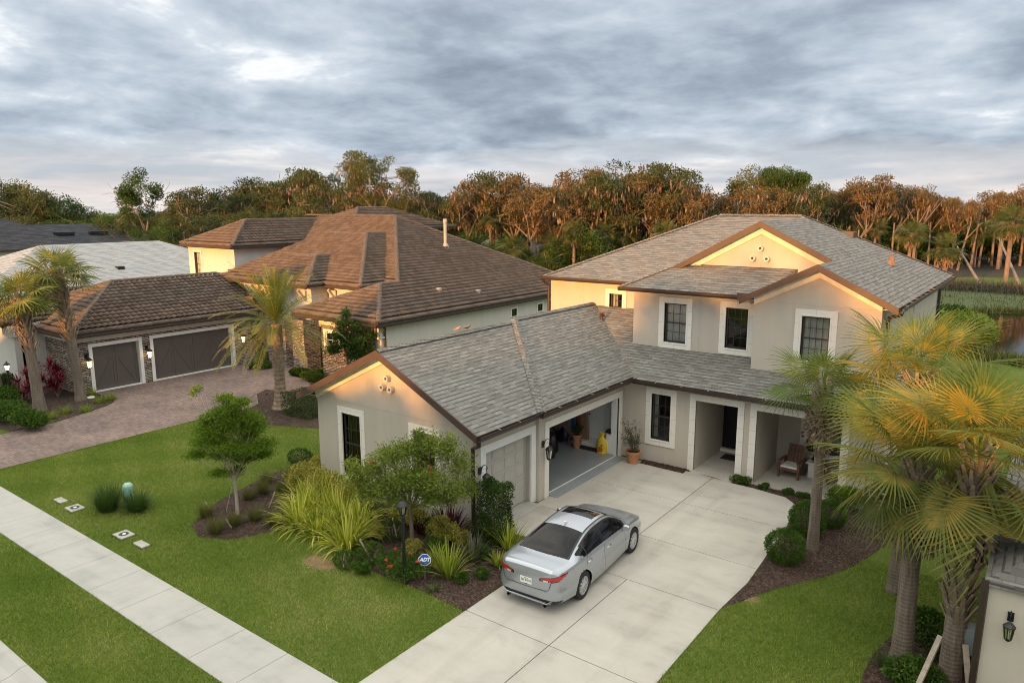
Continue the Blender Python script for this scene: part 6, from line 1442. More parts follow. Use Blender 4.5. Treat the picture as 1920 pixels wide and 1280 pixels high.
# the little bed plants along the porch
for i_, (px0, py0) in enumerate(((1383, 905), (1400, 908), (1432, 915), (1478, 925), (1505, 932))):
    shrub('ground_cover_plant', G(px0, py0), (.26 if i_ < 2 else .2, .2, .16 if i_ < 2 else .10), ['bushy low plant at the left corner of the porch bed', 'bushy low plant before the porch column', 'low plant in the porch bed under the deck chair', 'sprawling low plant at the middle of the porch bed', 'last low plant of the porch bed beside the palm'][i_], M_boxw, 1100, .045, seed=100 + i_, lobes=5)
shrub('lime_shrub', G(1590, 960), (.8, .6, .45), 'lime-green shrub at the right end of the porch bed', M_young, 3600, .06, seed=106, lobes=8)
for i_, (x, y, r) in enumerate(((-1.35, 14.7, .55), (-1.0, 16.2, .6), (-1.5, 16.9, .5), (-.9, 14.0, .5), (-1.2, 13.4, .45))):
    shrub('leafy_shrub', (x, y, 0), (r, r * .9, r * .75), ['red-flowered leafy shrub between the two front palm trunks', 'leafy shrub behind the front palm trunk', 'leafy shrub under the middle palm', 'leafy shrub at the foot of the front palm', 'leafy shrub at the bottom edge beneath the front palm'][i_], M_hedge if i_ % 2 else M_boxw, 3000, .075, seed=110 + i_, lobes=8)
shrub('round_shrub', (-.05, 13.55, 0), (.42, .35, .62), 'leafy green bush against the beige wall at the right edge', M_boxw, 3800, .06, seed=117)
tuft('pony_grass', (-1.95, 15.2, 0), .5, 120, 'thin grassy plant beside the middle palm trunk', M_orng, .1, .012, .6, 'plant', None, 118, .5)
# cordylines and bed of the left house
for i_, (px0, py0, L, n, mt, lb) in enumerate(((48, 750, 1.35, 150, M_red, 'pink-red cordyline left of the middle left palm'), (92, 735, 1.6, 190, M_red, 'large pink-red cordyline in front of the stone wall'), (108, 745, 1.3, 150, M_red, 'bright red cordyline nearest the stone wall'), (118, 712, 1.5, 120, M_dred, 'dark maroon cordyline against the stone wall'))):
    p = G(px0, py0); rs = np.random.default_rng(130 + i_); parts = []
    for k in range(7):
        c = np.array([rs.normal(0, .35), rs.normal(0, .35), L * rs.uniform(.35, .95)]); m = 34; d_ = unit(rs.normal(size=(m, 3)) + np.array([0, 0, .9])); parts.append(blades(np.tile(c, (m, 1)), d_, .50, .07, .5, 4, rs, tint=(0, 1)))
    V, F, T = merge(parts); V[:, 2] = np.maximum(V[:, 2], .02); t = thing('cordyline', p, lb, 'plant'); leafobj('foliage', V, F, T, mt, t)
    mb = MB(); [mb.tube([(0, 0, 0), (rs.normal(0, .2), rs.normal(0, .2), L * .6)], [.025, .015], 5) for _ in range(5)]; mb.build('stem', M_bark, t)
for i_, (px0, py0, r, mt) in enumerate(((188, 755, .42, 0), (208, 750, .42, 0), (172, 742, .3, 1), (122, 775, .42, 0), (96, 785, .36, 0), (163, 772, .25, 0))):
    tuft('liriope', G(px0, py0), .5, 170, 'low yellow-green liriope tuft along the paver driveway edge', M_orn if 0 else M_flax, .16, .014, .8, 'grass clump', 'liriope tufts', 140 + i_, .9, (0, .35), 4)
for i_, (px0, py0, r) in enumerate(((18, 790, 1.1), (52, 806, .9), (8, 760, 1.0), (5, 730, .9), (62, 690, 1.0), (22, 668, 1.1))):
    shrub('garden_shrub', G(px0, py0), (r, r * .8, r * .55), ['green bush at the left edge below the lit lamp post', 'green bush spilling toward the paver driveway', 'green bush behind the lit lamp post', 'dark bush at the left edge beside the lamp', 'lime shrub between the left palms', 'dark tall shrub at the far left wall'][i_], M_hedge if i_ in (3, 5) else M_boxw, 3200, .10, seed=150 + i_, lobes=9)
for i_, (px0, py0, r, h_, mt, lb) in enumerate(((482, 668, .7, 1.5, M_hedge, 'dark shrub in the recess right of the double garage door'), (484, 690, .8, .5, M_boxw, 'grassy mound in the island bed by the double garage door'), (592, 686, .55, 1.7, M_hedge, 'tall dark shrub between the stone piers'), (563, 704, .6, .45, M_hedge, 'low dark mound in front of the right stone pier'), (583, 712, .65, .5, M_boxw, 'green mound with orange flowers before the stone wall'), (598, 716, .5, .45, M_boxw, 'green mound next to the gable eave'), (610, 706, .6, .5, M_hedge, 'small dark mound at the stone wall foot'))):
    shrub('garden_shrub', G(px0, py0), (r, r * .8, h_ * .55), lb, mt, 2600, .10, seed=160 + i_, lobes=8)
def small_tree(name, loc, label, H, th, clusters, mat, leaf, nl, tr=.05, seed=1, elong=.5, flow=0, shell=.3, forks=None):
    """clusters: (x, y, z, rx, rz) foliage pads relative to the trunk base"""
    rs = np.random.default_rng(seed); t = thing(name, loc, label, 'tree'); mb = MB(); parts = []
    top = np.array([rs.normal(0, .03), rs.normal(0, .03), th]); mb.tube([(0, 0, -.05), (rs.normal(0, .02), rs.normal(0, .02), th * .5), top], [tr * 1.2, tr, tr * .85], 9, cap=False)
    for (x, y, z, rx, rz_) in clusters:
        c = np.array([x, y, z]); mid_ = (top * .45 + c * .55) + np.array([0, 0, -.08]); mb.tube([top - np.array([0, 0, .1]), mid_, c], [tr * .34, tr * .16, .003], 6, cap=False)
        m = int(nl * rx * rx / .16); P, d = inblob(rs, m, c, (rx, rx, rz_), .05); P = c + (P - c) * rs.uniform(.3, 1.18, (m, 1)); P += rs.normal(0, .025, P.shape)
        for k in range(4):
            e = c + np.array([rs.normal(0, rx * .5), rs.normal(0, rx * .5), rs.normal(0, rz_ * .4)]); mb.tube([mid_, e], [tr * .1, .002], 4, cap=False)
        V, F = leaves(P, leaf, leaf * elong, out=d * .5, spread=1, rs=rs); parts.append((V, F, np.clip(rs.uniform(.3, .7) + rs.normal(0, .2, len(F)), 0, 1)))
    mb.build('trunk', M_stake if name == 'young_tree' else M_bark, t); V, F, T = merge(parts); leafobj('crown', V, F, T, mat, t)
    return t
rr = np.array([right.x, right.y, 0]); rr = rr / np.linalg.norm(rr); ff = np.array([fwd.x, fwd.y, 0]); ff = ff / np.linalg.norm(ff)
def C3(lat, dep, z, rx, rz_): q = rr * lat + ff * dep; return (q[0], q[1], z, rx, rz_)
small_tree('young_tree', G(446, 965), 'young staked shade tree with fresh green layered crown on the lawn', 3.8, 1.25,
    [C3(0, 0, 3.35, .5, .16), C3(.25, .1, 3.1, .55, .17), C3(-.45, 0, 3.15, .45, .15), C3(.55, .2, 2.75, .55, .15), C3(-.6, -.2, 2.75, .55, .16), C3(0, .3, 2.75, .6, .2), C3(.95, 0, 2.25, .45, .14), C3(.6, -.4, 2.2, .5, .15), C3(0, -.3, 2.3, .6, .18), C3(-.85, .1, 2.3, .55, .16), C3(-1.1, -.1, 1.95, .40, .12), C3(-.5, .3, 1.85, .5, .15), C3(.3, .2, 1.8, .5, .16), C3(.05, 0, 1.45, .30, .2), C3(-.35, -.3, 1.45, .35, .10), C3(.8, .3, 1.85, .4, .12), C3(-.95, .1, 3.9, .16, .14), C3(-1.12, .1, 3.75, .12, .2), C3(.35, 0, 3.55, .35, .1), C3(0, 0, 2.9, .5, .35), C3(.4, .3, 2.5, .5, .35), C3(-.4, -.2, 2.5, .5, .35), C3(.1, 0, 2.0, .55, .35), C3(-.7, 0, 2.95, .35, .2), C3(.7, 0, 3.05, .35, .2), C3(-.2, .2, 3.6, .35, .12)], M_young, .075, 800, .05, 3, .5)
small_tree('bottlebrush_tree', (-13.25, 13.2, 0), 'bottlebrush tree with weeping light green foliage before the gable wall', 3.3, 1.3,
    [C3(a, b, z, r, h_) for a, b, z, r, h_ in ((0, 0, 2.85, .55, .35), (.5, .1, 3.0, .5, .33), (-.5, 0, 2.7, .55, .35), (1.0, 0, 2.85, .45, .38), (1.35, .1, 2.4, .42, .45), (-1.0, -.1, 2.35, .5, .35), (-1.4, .1, 2.05, .45, .35), (-1.55, 0, 2.45, .22, .2), (0, -.5, 2.3, .6, .4), (.6, -.4, 2.2, .6, .4), (-.6, -.4, 2.0, .6, .35), (1.2, -.3, 1.85, .45, .4), (1.55, 0, 1.8, .35, .4), (0, .2, 1.9, .6, .3), (-.3, -.5, 1.65, .5, .25), (.6, -.3, 1.65, .5, .3), (1.0, .2, 1.45, .35, .3), (.25, 0, 3.25, .2, .2), (1.1, 0, 3.2, .15, .2), (-1.1, -.2, 1.75, .4, .25))], M_brush, .10, 700, .055, 5, .36, shell=.2)
bt = [o for o in col.objects if o.name.startswith('bottlebrush_tree')][0]; rs = np.random.default_rng(8)
for k, (la, z) in enumerate(((-.95, 2.72), (.62, 2.55))):
    q = rr * la - ff * .45; m_ = MB(); m_.tube([(q[0], q[1], z), (q[0] + rs.normal(0, .03), q[1], z - .14)], [.018, .016], 8); m_.build('flower_spike', M_flower, bt)
small_tree('small_tree', G(655, 735), 'small airy tree in front of the stone wall, behind the gable roof', 4.2, 1.5,
    [C3(a, b, z, r, h_) for a, b, z, r, h_ in ((0, 0, 4.0, .3, .35), (-.2, 0, 3.5, .5, .35), (.5, 0, 3.3, .5, .3), (-.3, 0, 2.9, .6, .35), (.7, 0, 2.7, .6, .35), (.1, 0, 2.5, .6, .35), (1.2, 0, 2.9, .4, .25), (-.7, 0, 2.2, .5, .3), (.4, 0, 2.0, .6, .3), (1.0, 0, 2.2, .45, .3))], M_leaf_green, .12, 600, .05, 9, .5)
# pond-side vegetation
shrub('pond_shrub', G(1795, 655), (2.2, 2.0, 1.5), 'big leafy bush at the near pond bank behind the grey house', M_brush, 5200, .22, seed=180, lobes=12)
shrub('pond_shrub', G(1775, 620), (1.8, 1.8, 1.2), 'bush close to the rear corner of the grey house', M_leaf_green, 3800, .22, seed=181, lobes=12)
def strip_stuff(name, pts, n, L, W, mat, droop, r, seed, kind='stuff'):
    rs = np.random.default_rng(seed); P = []
    for (a, b, m) in pts:
        t = rs.random(m); P.append(np.stack([a[0] + (b[0] - a[0]) * t + rs.normal(0, r, m), a[1] + (b[1] - a[1]) * t + rs.normal(0, r, m), np.zeros(m)], 1))
    P = np.concatenate(P); m = len(P); D = unit(np.stack([rs.normal(0, .45, m), rs.normal(0, .45, m), np.ones(m)], 1)); V, F, T = blades(P, D, L * rs.uniform(.5, 1.2, m), W, droop, 3, rs)
    return tag(leafobj(name, V, F, T, mat), kind=kind)
strip_stuff('bank_reeds', [((-9, 69.5), (-4, 77), 1200), ((-4, 77), (14, 80.5), 2600), ((-3.5, 52.5), (3, 51), 2600), ((-8, 60), (-3.5, 53), 900)], 0, .7, .06, M_orn, .5, .5, 1)
strip_stuff('dry_brush', [((-60, 97), (40, 95), 26000)], 0, 1.5, .06, M_dune, .9, 1.7, 2)
strip_stuff('bank_grass', [((-14, 86), (30, 84), 3000)], 0, .4, .06, M_orn, .6, 3.2, 3)
# ---------------------------------------------------------------- lawn furniture and small things
def one(name, mb, mat, label, cat, group=None, **k): return tag(mb.build(name, mat, None, **k), label, cat, group)
# garden lamp post
def lamp_post(p, H, label, lit):
    t = thing('lamp_post', p, label, 'lamp post'); m = MB(); m.lathe([(.075, 0), (.075, .05), (.045, .10), (.042, H - .42), (.06, H - .40), (.06, H - .36), (.04, H - .34)], n=14); m.build('post', M_black, t, smooth=False)
    m = MB(); m.lathe([(.06, H - .33), (.075, H - .31), (.075, H - .30)], n=10); m.lathe([(.145, H - .075), (.15, H - .06), (.09, H + .01), (.035, H + .05), (.02, H + .10), (.002, H + .13)], n=14)
    for k in range(6):
        a = math.pi * 2 * k / 6; m.beam((math.cos(a) * .07, math.sin(a) * .07, H - .31), (math.cos(a) * .115, math.sin(a) * .115, H - .07), .014, .014)
    m.build('lantern_frame', M_black, t); m = MB(); m.lathe([(.065, H - .305), (.108, H - .07)], n=14, cap=False); m.build('lantern_glass', M_lampw if lit else M_lampglass, t, smooth=True)
    if not lit: m = MB(); m.lathe([(.022, H - .31), (.022, H - .17), (.008, H - .14)], n=8); m.build('candle', M_white, t)
lamp_post(G(759, 1093), 2.12, 'black garden lamp post, unlit, in the mulch bed by the driveway', False)
lamp_post(G(22, 757), 1.95, 'black garden lamp post, lit, at the far left garden', True)
m = MB(); m.beam((0, 0, 0), (0, 0, .45), .05, .05); m.beam((0, 0, .43), (0, .09, .47), .06, .06); o = one('garden_light', m, M_black, 'short black path light at the paver driveway edge', 'garden light'); o.location = G(500, 755)
m = MB(); m.lathe([(.2, 0), (.2, .05), (.16, .07)], n=16); o = one('spot_light_base', m, M_white, 'small pale disc light beside the stone wall palm', 'garden light'); o.location = G(170, 746)
# security sign: blue octagon with white lettering
sg_ = thing('yard_sign', G(797, 1085), 'blue octagonal security sign with white letters staked in mulch', 'sign')
fc = Vector((-rr[0] * 0 - ff[0], -ff[1], 0)).normalized(); sd_ = Vector((rr[0], rr[1], 0)); upz = Vector((0, 0, 1))
fc = Vector((-ff[0], -ff[1], .25)).normalized(); upz = fc.cross(sd_).normalized() * 1.0
if upz.z < 0: upz = -upz
m = MB(); m.tube([(0, 0, -.05), (0, 0, .40)], .010, 6); m.build('stake', M_pvc, sg_)
def octo(r, o): return [Vector((0, 0, .52)) + sd_ * math.cos(math.pi / 8 + k * math.pi / 4) * r + upz * math.sin(math.pi / 8 + k * math.pi / 4) * r * .92 + fc * o for k in range(8)]
M_sblue = simple('sign_blue', (.02, .09, .42), .4, var=.02); M_swhite = simple('sign_white', (.85, .85, .85), .5, var=.02)
m = MB(); m.prism(octo(.165, .0), -fc * .006); m.build('sign_edge', M_swhite, sg_)
m = MB(); m.prism(octo(.150, .004), -fc * .003); m.build('sign_face', M_sblue, sg_)
def text(s, size, mat, parent, origin, xax, yax, shear=0, name='lettering', bold=.0):
    cu = bpy.data.curves.new(name, 'FONT'); cu.body = s; cu.size = size; cu.align_x = 'CENTER'; cu.align_y = 'CENTER'; cu.extrude = .0012; cu.offset = bold; cu.shear = shear
    tmp = bpy.data.objects.new(name + '_c', cu); col.objects.link(tmp); bpy.context.view_layer.update(); me = bpy.data.meshes.new_from_object(tmp); bpy.data.objects.remove(tmp); me.materials.clear()
    z = xax.cross(yax).normalized(); M4 = Matrix((xax, yax, z)).transposed().to_4x4(); M4.translation = origin; me.transform(M4); return link(name, me, mat, parent)
text('ADT', .125, M_swhite, sg_, Vector((0, 0, .525)) + fc * .007, sd_, upz, .3, bold=.006)
# stakes and guy line of the young tree, stake in the flax bed
for i_, (a_, b_, lb) in enumerate((((436, 990), (425, 972), 'white-tipped guy stake in front of the young tree'), ((397, 955), (386, 941), 'pale guy stake left of the young tree'), ((503, 952), (517, 922), 'pale guy stake right of the young tree'), ((700, 1053), (675, 1008), 'leaning wooden stake at the lawn edge of the flax'), ((745, 1010), (737, 968), 'reddish timber prop beside the bottlebrush trunk'))):
    p = G(*a_); dl = (p - Vector((0, 0, 0))).length; q = Vector((p.x, p.y, 0)) + Vector((rr[0], rr[1], 0)) * ((b_[0] - a_[0]) / f_px * dl) ; hh = abs(b_[1] - a_[1]) / f_px * dl * 1.05
    m = MB(); m.beam(p + Vector((0, 0, -.03)), (q.x, q.y, hh), .055, .03); one('wooden_stake', m, M_stake, lb, 'stake')
tp = G(446, 965); m = MB(); m.tube([G(425, 972) + Vector((0, 0, .22)), tp + Vector((0, 0, 1.35))], .006, 4); m.tube([G(525, 915) + Vector((0, 0, .35)), tp + Vector((0, 0, 1.5))], .005, 4); one('guy_line', m, M_pvc, 'thin guy line tied to the young tree trunk', 'cord')
# valve boxes set in the lawn
for i_, (x, w_, d_, rd, lb) in enumerate(((-24.55, .50, .24, 0, 'plain concrete valve box lid nearest the grass clumps, left of the round-lidded one'), (-23.55, .52, .40, 1, 'concrete meter box with round lid below the grass clumps'), (-20.45, .52, .40, 1, 'concrete meter box with round lid in the open lawn'), (-19.45, .50, .24, 0, 'plain concrete valve box lid next to the open-lawn meter box'))):
    t = thing('valve_box', (x, 8.95, 0), lb, 'valve box'); m = MB(); m.box(-w_ / 2, -d_ / 2, -.1, w_ / 2, d_ / 2, .045); m.build('lid', M_walk, t, bevel=.01)
    if rd: m = MB(); m.lathe([(.13, .046), (.13, .052)], n=20); m.build('cover_plate', M_black, t); m = MB(); m.lathe([(.05, .053), (.05, .06), (.03, .062)], (.02, 0, 0), n=12); m.build('meter_cap', M_swhite, t)
    m = MB(); m.box(-w_ / 2 - .04, -d_ / 2 - .04, -.1, w_ / 2 + .04, d_ / 2 + .04, .014); m.build('soil_rim', M_mulch, t)
m = MB(); m.lathe([(.16, 0), (.16, .62), (.15, .68), (.10, .74), (.02, .76)], n=20); o = one('utility_pedestal', m, simple('pale_green_plastic', (.30, .50, .40), .6), 'pale green utility pedestal between the two grass clumps', 'utility box', smooth=False); o.location = G(243, 948)
# terracotta pot with a wispy shrub
def pot(loc, r, h, label, name='terracotta_pot', plant=None):
    t = thing(name, loc, label, 'plant pot'); m = MB(); m.lathe([(r * .66, 0), (r * .90, h * .80), (r * 1.02, h * .81), (r * 1.05, h), (r * .92, h), (r * .88, h * .86), (.01, h * .86)], n=24, cap=False); m.lathe([(.01, .002), (r * .66, .002)], n=24, cap=False); m.build('pot', M_terra, t)
    m = MB(); m.lathe([(.005, h * .9), (r * .9, h * .88)], n=20, cap=False); m.build('soil', M_soil, t); return t
pt = pot((-11.62, 22.90, .025), .27, .46, 'terracotta pot with a wispy shrub beside the open garage')
rs = np.random.default_rng(31); m = MB(); P = []
for k in range(16):
    a = rs.uniform(0, 6.28); L_ = rs.uniform(.6, 1.15); e = np.array([math.cos(a) * rs.uniform(.1, .5), math.sin(a) * rs.uniform(.1, .5), .42 + L_]); p0 = np.array([0, 0, .4]); mid_ = (p0 + e) / 2 + rs.normal(0, .05, 3); m.tube([p0, mid_, e], [.010, .007, .003], 5, cap=False)
    for tt in np.linspace(.35, 1, 9): q = p0 * (1 - tt) + e * tt + rs.normal(0, .05, 3); P += [q + rs.normal(0, .035, 3) for _ in range(9)]
m.build('branches', M_bark, pt); P = np.array(P); V, F = leaves(P, .05, .03, rs=rs); leafobj('foliage', V, F, rs.uniform(0, 1, len(F)), M_grey_leaf, pt)
# things inside the garage (standing on its painted floor)
fz_ = .088
pot((-14.05, 22.95, fz_), .19, .30, 'terracotta pot standing on the garage floor', 'terracotta_pot')
pot((-14.05, 22.95, fz_ + .27), .20, .28, 'terracotta pot nested on top of the other one in the garage')
t = thing('floor_plant', (-14.05, 23.0, .62), 'dark leafy plant in the stacked pots in the garage', 'plant'); rs = np.random.default_rng(33); P, d = inblob(rs, 260, (0, 0, .22), (.2, .2, .22), .2); V, F = leaves(P, .09, .04, rs=rs); leafobj('foliage', V, F, rs.uniform(0, 1, len(F)), M_hedge, t)
m = MB(); m.box(-14.15, 22.95, fz_, -13.05, 23.32, fz_ + .02); one('door_mat', m, M_mat, 'black mat on the garage floor before the white door', 'mat')
# yellow seed bag
rs = np.random.default_rng(40); M_yel = simple('yellow_bag', (.72, .53, .03), .5, var=.08, scale=6); M_bagred = simple('bag_red', (.60, .13, .03), .5, var=.1); M_bagblue = simple('bag_purple', (.10, .08, .30), .5)
bag = thing('feed_bag', (-13.0, 23.05, fz_), 'yellow plastic seed bag with tied top on the garage floor', 'bag'); m = MB(); rings_ = 9; nn_ = 20; b0 = len(m.v)
pr = [(0, .90), (.08, 1.0), (.25, 1.02), (.42, .95), (.52, .78), (.60, .42), (.64, .32), (.70, .45), (.78, .52)]
for z, s in pr:
    for j in range(nn_): a = 2 * math.pi * j / nn_; w1 = 1 + .06 * math.sin(a * 5 + z * 9); m.v.append((math.cos(a) * .21 * s * w1, math.sin(a) * .14 * s * w1, z))
for i in range(len(pr) - 1):
    for j in range(nn_): m.f.append((i * nn_ + j, i * nn_ + (j + 1) % nn_, (i + 1) * nn_ + (j + 1) % nn_, (i + 1) * nn_ + j))
m.f.append(tuple(range(nn_))); m.build('bag', M_yel, bag, smooth=True)
m = MB(); m.prism([Vector((-.12 + .24 * math.cos(a) * .5 + .12, -.150, .17 + .09 * math.sin(a))) for a in np.linspace(0, 6.28, 13)[:-1]], (0, -.003, 0)); m.build('printed_patch', M_bagred, bag)
m = MB(); m.prism([(.03, -.150, .28), (.10, -.148, .28), (.09, -.148, .37), (.05, -.150, .38)], (0, -.003, 0)); m.build('printed_patch', M_bagblue, bag)
m = MB(); m.box(-12.86, 23.10, fz_, -12.66, 23.45, .86); tb = one('storage_bin', m, M_white, 'white upright bin beside the seed bag in the garage', 'bin', bevel=.02)
m = MB(); m.obox(Matrix.Translation((-12.76, 23.2, .92)) @ Matrix.Rotation(.2, 4, 'Y'), .24, .3, .10); one('dark_bundle', m, M_black, 'black bundle lying on the white bin in the garage', 'bundle', bevel=.03)
m = MB(); m.obox(Matrix.Translation((-14.05, 23.55, fz_ + .70)) @ Matrix.Rotation(.12, 4, 'X'), .26, .14, 1.38); cbx = one('cardboard_box', m, simple('cardboard', (.33, .22, .12), .85), 'tall narrow cardboard box leaning on the garage wall', 'box', bevel=.01)
m = MB(); m.obox(Matrix.Translation((-14.62, 23.45, fz_ + .75)) @ Matrix.Rotation(.12, 4, 'X'), .42, .10, 1.5); one('blue_board', m, simple('blue_foam', (.03, .12, .24), .6), 'blue board leaning on the garage wall behind the pots', 'board', bevel=.03)
m = MB(); m.obox(Matrix.Translation((-14.25, 23.50, fz_ + .85)) @ Matrix.Rotation(.12, 4, 'X'), .18, .10, 1.7); one('orange_board', m, simple('orange_board', (.35, .10, .04), .6), 'reddish board standing between the blue board and cardboard box', 'board', bevel=.02)
for i_, (x, y, c_, h_, lb) in enumerate(((-14.9, 23.4, (.012, .014, .03), .65, 'dark blue bag slumped by the blue board'), (-14.6, 22.0, (.01, .01, .01), .80, 'black rubbish bag pile at the left of the garage opening'), (-14.35, 21.45, (.012, .012, .014), .6, 'black bag lying in front of the bag pile'), (-15.1, 22.6, (.015, .015, .018), 1.2, 'tall black sack behind the bag pile'))):
    rs = np.random.default_rng(60 + i_); m = MB(); k_ = 12; pr = [(0, .8), (.15, 1), (.45, .95), (.75, .7), (.92, .35), (1, .1)]
    for z, s in pr:
        for j in range(k_): a = 2 * math.pi * j / k_; w1 = 1 + .16 * math.sin(a * 3 + z * 8 + i_); m.v.append((x + math.cos(a) * .30 * s * w1, y + math.sin(a) * .26 * s * w1, fz_ + z * h_))
    for i in range(len(pr) - 1):
        for j in range(k_): m.f.append((i * k_ + j, i * k_ + (j + 1) % k_, (i + 1) * k_ + (j + 1) % k_, (i + 1) * k_ + j))
    m.f.append(tuple(range(k_))); m.f.append(tuple(range((len(pr) - 1) * k_, len(pr) * k_))); one('bag', m, simple('sack_%d' % i_, c_, .35), lb, 'bag', 'dark bags in the garage', smooth=True)
for i_ in range(5):
    m = MB(); m.box(-17.6 + i_ * .62, 23.3, fz_, -17.08 + i_ * .62, 23.75, fz_ + 1.1 + .12 * (i_ % 3)); one('wooden_crate', m, simple('crate_%d' % i_, [(.30, .22, .15), (.36, .30, .24), (.22, .16, .12), (.33, .26, .2), (.26, .2, .16)][i_], .8), 'tan storage carton in the row along the far garage wall', 'box', 'cartons along the garage wall', bevel=.01)
m = MB(); m.box(-15.9, 22.0, 1.35, -15.4, 22.6, 1.7); m.box(-15.9, 22.0, .09, -15.85, 22.05, 1.35); m.box(-15.45, 22.0, .09, -15.4, 22.05, 1.35); m.box(-15.9, 22.55, .09, -15.85, 22.6, 1.35); m.box(-15.45, 22.55, .09, -15.4, 22.6, 1.35); one('red_toolbox', m, simple('toolbox_red', (.35, .04, .03), .5), 'red box on a stand behind the black bags', 'box')
# mats
m = MB(); m.box(-9.25, 25.20, .047, -8.30, 25.80, .065); one('door_mat', m, M_mat, 'dark doormat in the entry recess before the black front door', 'mat')
# deck chairs, side table, jug
def deck_chair(loc, rz, label):
    t = thing('deck_chair', loc, label, 'chair', None, rz=rz)
    for sx in (-1, 1):
        m = MB(); m.box(sx * .33 - .035, -.38, 0, sx * .33 + .035, -.29, .56); m.build('leg', M_wood, t, bevel=.004)
        m = MB(); m.box(sx * .33 - .035, .26, 0, sx * .33 + .035, .35, .50); m.build('leg', M_wood, t, bevel=.004)
        m = MB(); m.beam((sx * .33, -.42, .585), (sx * .33, .42, .535), .10, .035); m.build('armrest', M_wood, t, bevel=.004)
    m = MB(); m.box(-.295, -.37, .26, .295, -.34, .36); 
    for k in range(6): m.box(-.295, -.33 + k * .11, .30, .295, -.235 + k * .11, .325)
    m.build('seat', M_wood, t)
    m = MB()
    for k in range(5): x = -.235 + k * .1175; m.beam((x, .26, .30), (x, .52, .98), .105, .025, upv=(0, 1, 0))
    m.beam((-.29, .49, .90), (.29, .49, .90), .02, .08); m.build('backrest', M_wood, t, bevel=.003)
    m = MB(); m.box(-.28, -.36, .33, .28, .24, .42); m.build('cushion', M_cush, t, bevel=.03)
deck_chair((-6.62, 25.0, .047), -.05, 'brown wooden deck chair with white cushion on the porch')
deck_chair((-5.25, 25.35, .047), -1.15, 'second wooden deck chair, turned sideways behind the palm trunk')
t = thing('side_table', (-5.92, 25.35, .047), 'pale stone side table between the porch chairs', 'table'); m = MB(); m.box(-.20, -.22, 0, .20, .22, .50); m.build('base', M_trim, t, bevel=.01); m = MB(); m.box(-.27, -.29, .502, .27, .29, .55); m.build('top', M_trim, t, bevel=.008)
m = MB(); m.lathe([(.05, 0), (.11, .02), (.135, .09), (.12, .17), (.07, .21), (.06, .24), (.075, .25)], (0, 0, 0), 16); m.tube([(.12, 0, .06), (.22, 0, .13), (.25, 0, .20)], [.02, .014, .012], 6); m.tube([(-.10, 0, .2), (-.2, 0, .2), (-.2, 0, .08), (-.12, 0, .05)], .01, 6); o = one('watering_can', m, M_black, 'black watering can on the stone side table', 'watering can', smooth=True); o.location = (-5.92, 25.32, .60)
# doves on the garage ridge
def bird(loc, az, label, mat):
    t = thing('bird', loc, label, 'bird', 'doves on the garage ridge', rz=az)
    path = [(-.17, 0, .07), (-.11, 0, .085), (-.05, 0, .10), (.0, 0, .115), (.05, 0, .135), (.075, 0, .17), (.085, 0, .195), (.11, 0, .20), (.128, 0, .195), (.145, 0, .188)]
    rad = [.012, .022, .042, .056, .050, .032, .027, .026, .014, .002]
    m = MB(); m.tube(path, rad, 12); m.build('body', mat, t, smooth=True)
    for s in (-1, 1):
        m = MB(); m.prism([(.03, s * .05, .14), (-.05, s * .055, .13), (-.15, s * .02, .085), (-.06, s * .045, .09), (.02, s * .052, .10)], (0, s * .008, .002)); m.build('wing', mat, t)
        m = MB(); m.tube([(.0, s * .02, .07), (.01, s * .02, .0), (.035, s * .02, .0)], .004, 4); m.build('leg', M_terra, t)
        m = MB(); m.lathe([(.001, .004), (.004, 0), (.001, -.004)], (.098, s * .024, .203), 6); m.build('eye', M_black, t)
bird((xr, 18.15, zr + .04), .3, 'pinkish dove on the garage roof ridge, left of the pair', simple('dove_pink', (.36, .22, .17), .8))
bird((xr, 18.65, zr + .04), .9, 'grey-brown dove on the garage roof ridge, right of the pair', simple('dove_grey', (.17, .14, .12), .8))
# a boulder by the left lamp
m = MB(); rs = np.random.default_rng(77)
bmr = bmesh.new(); bmesh.ops.create_icosphere(bmr, subdivisions=3, radius=1)
for v in bmr.verts: v.co = Vector((v.co.x * .8, v.co.y * .5, v.co.z * .32)) * (1 + .12 * math.sin(v.co.x * 5) * math.cos(v.co.y * 6 + v.co.z * 3))
me = bpy.data.meshes.new('boulder'); bmr.to_mesh(me); bmr.free(); o = link('boulder', me, M_walk, None); o.location = G(8, 745); tag(o, 'low pale boulder at the far left beside the lit lamp', 'boulder')
# ---------------------------------------------------------------- the silver sedan
car = thing('car', (-9.17, 15.13, .022), 'silver four-door sedan parked on the driveway, rear towards the street', 'car', rz=R_(3.2))
def carpaint():
    m, nt, b = newmat('silver_paint'); b.inputs['Base Color'].default_value = (.40, .43, .475, 1); b.inputs['Metallic'].default_value = .62; b.inputs['Roughness'].default_value = .28
    b.inputs['Coat Weight'].default_value = .8; b.inputs['Coat Roughness'].default_value = .05; bump(nt, b, noise(nt, coords(nt), 900, 1), .03, .001); return m
M_paint = carpaint()
M_cglass = simple('car_glass', (.006, .006, .008), .04, spec=.25, var=.05); M_cblack = simple('car_black_trim', (.012, .012, .013), .35); M_chrome = simple('chrome', (.75, .75, .75), .12, metal=1)
M_tail = simple('tail_lamp_red', (.42, .008, .010), .12, coat=1, var=.05); M_taild = simple('tail_lamp_smoked', (.05, .004, .006), .1, coat=1); M_tailw = simple('lamp_clear', (.6, .6, .6), .1, coat=1); M_seam = simple('panel_gap', (.03, .03, .03), .8)
M_tire = simple('tyre', (.018, .018, .018), .85, bmp=.2); M_rim = simple('alloy', (.68, .68, .70), .3, metal=.5); M_rimd = simple('alloy_dark', (.012, .012, .013), .5); M_hl = simple('headlamp', (.5, .52, .55), .08, coat=1)
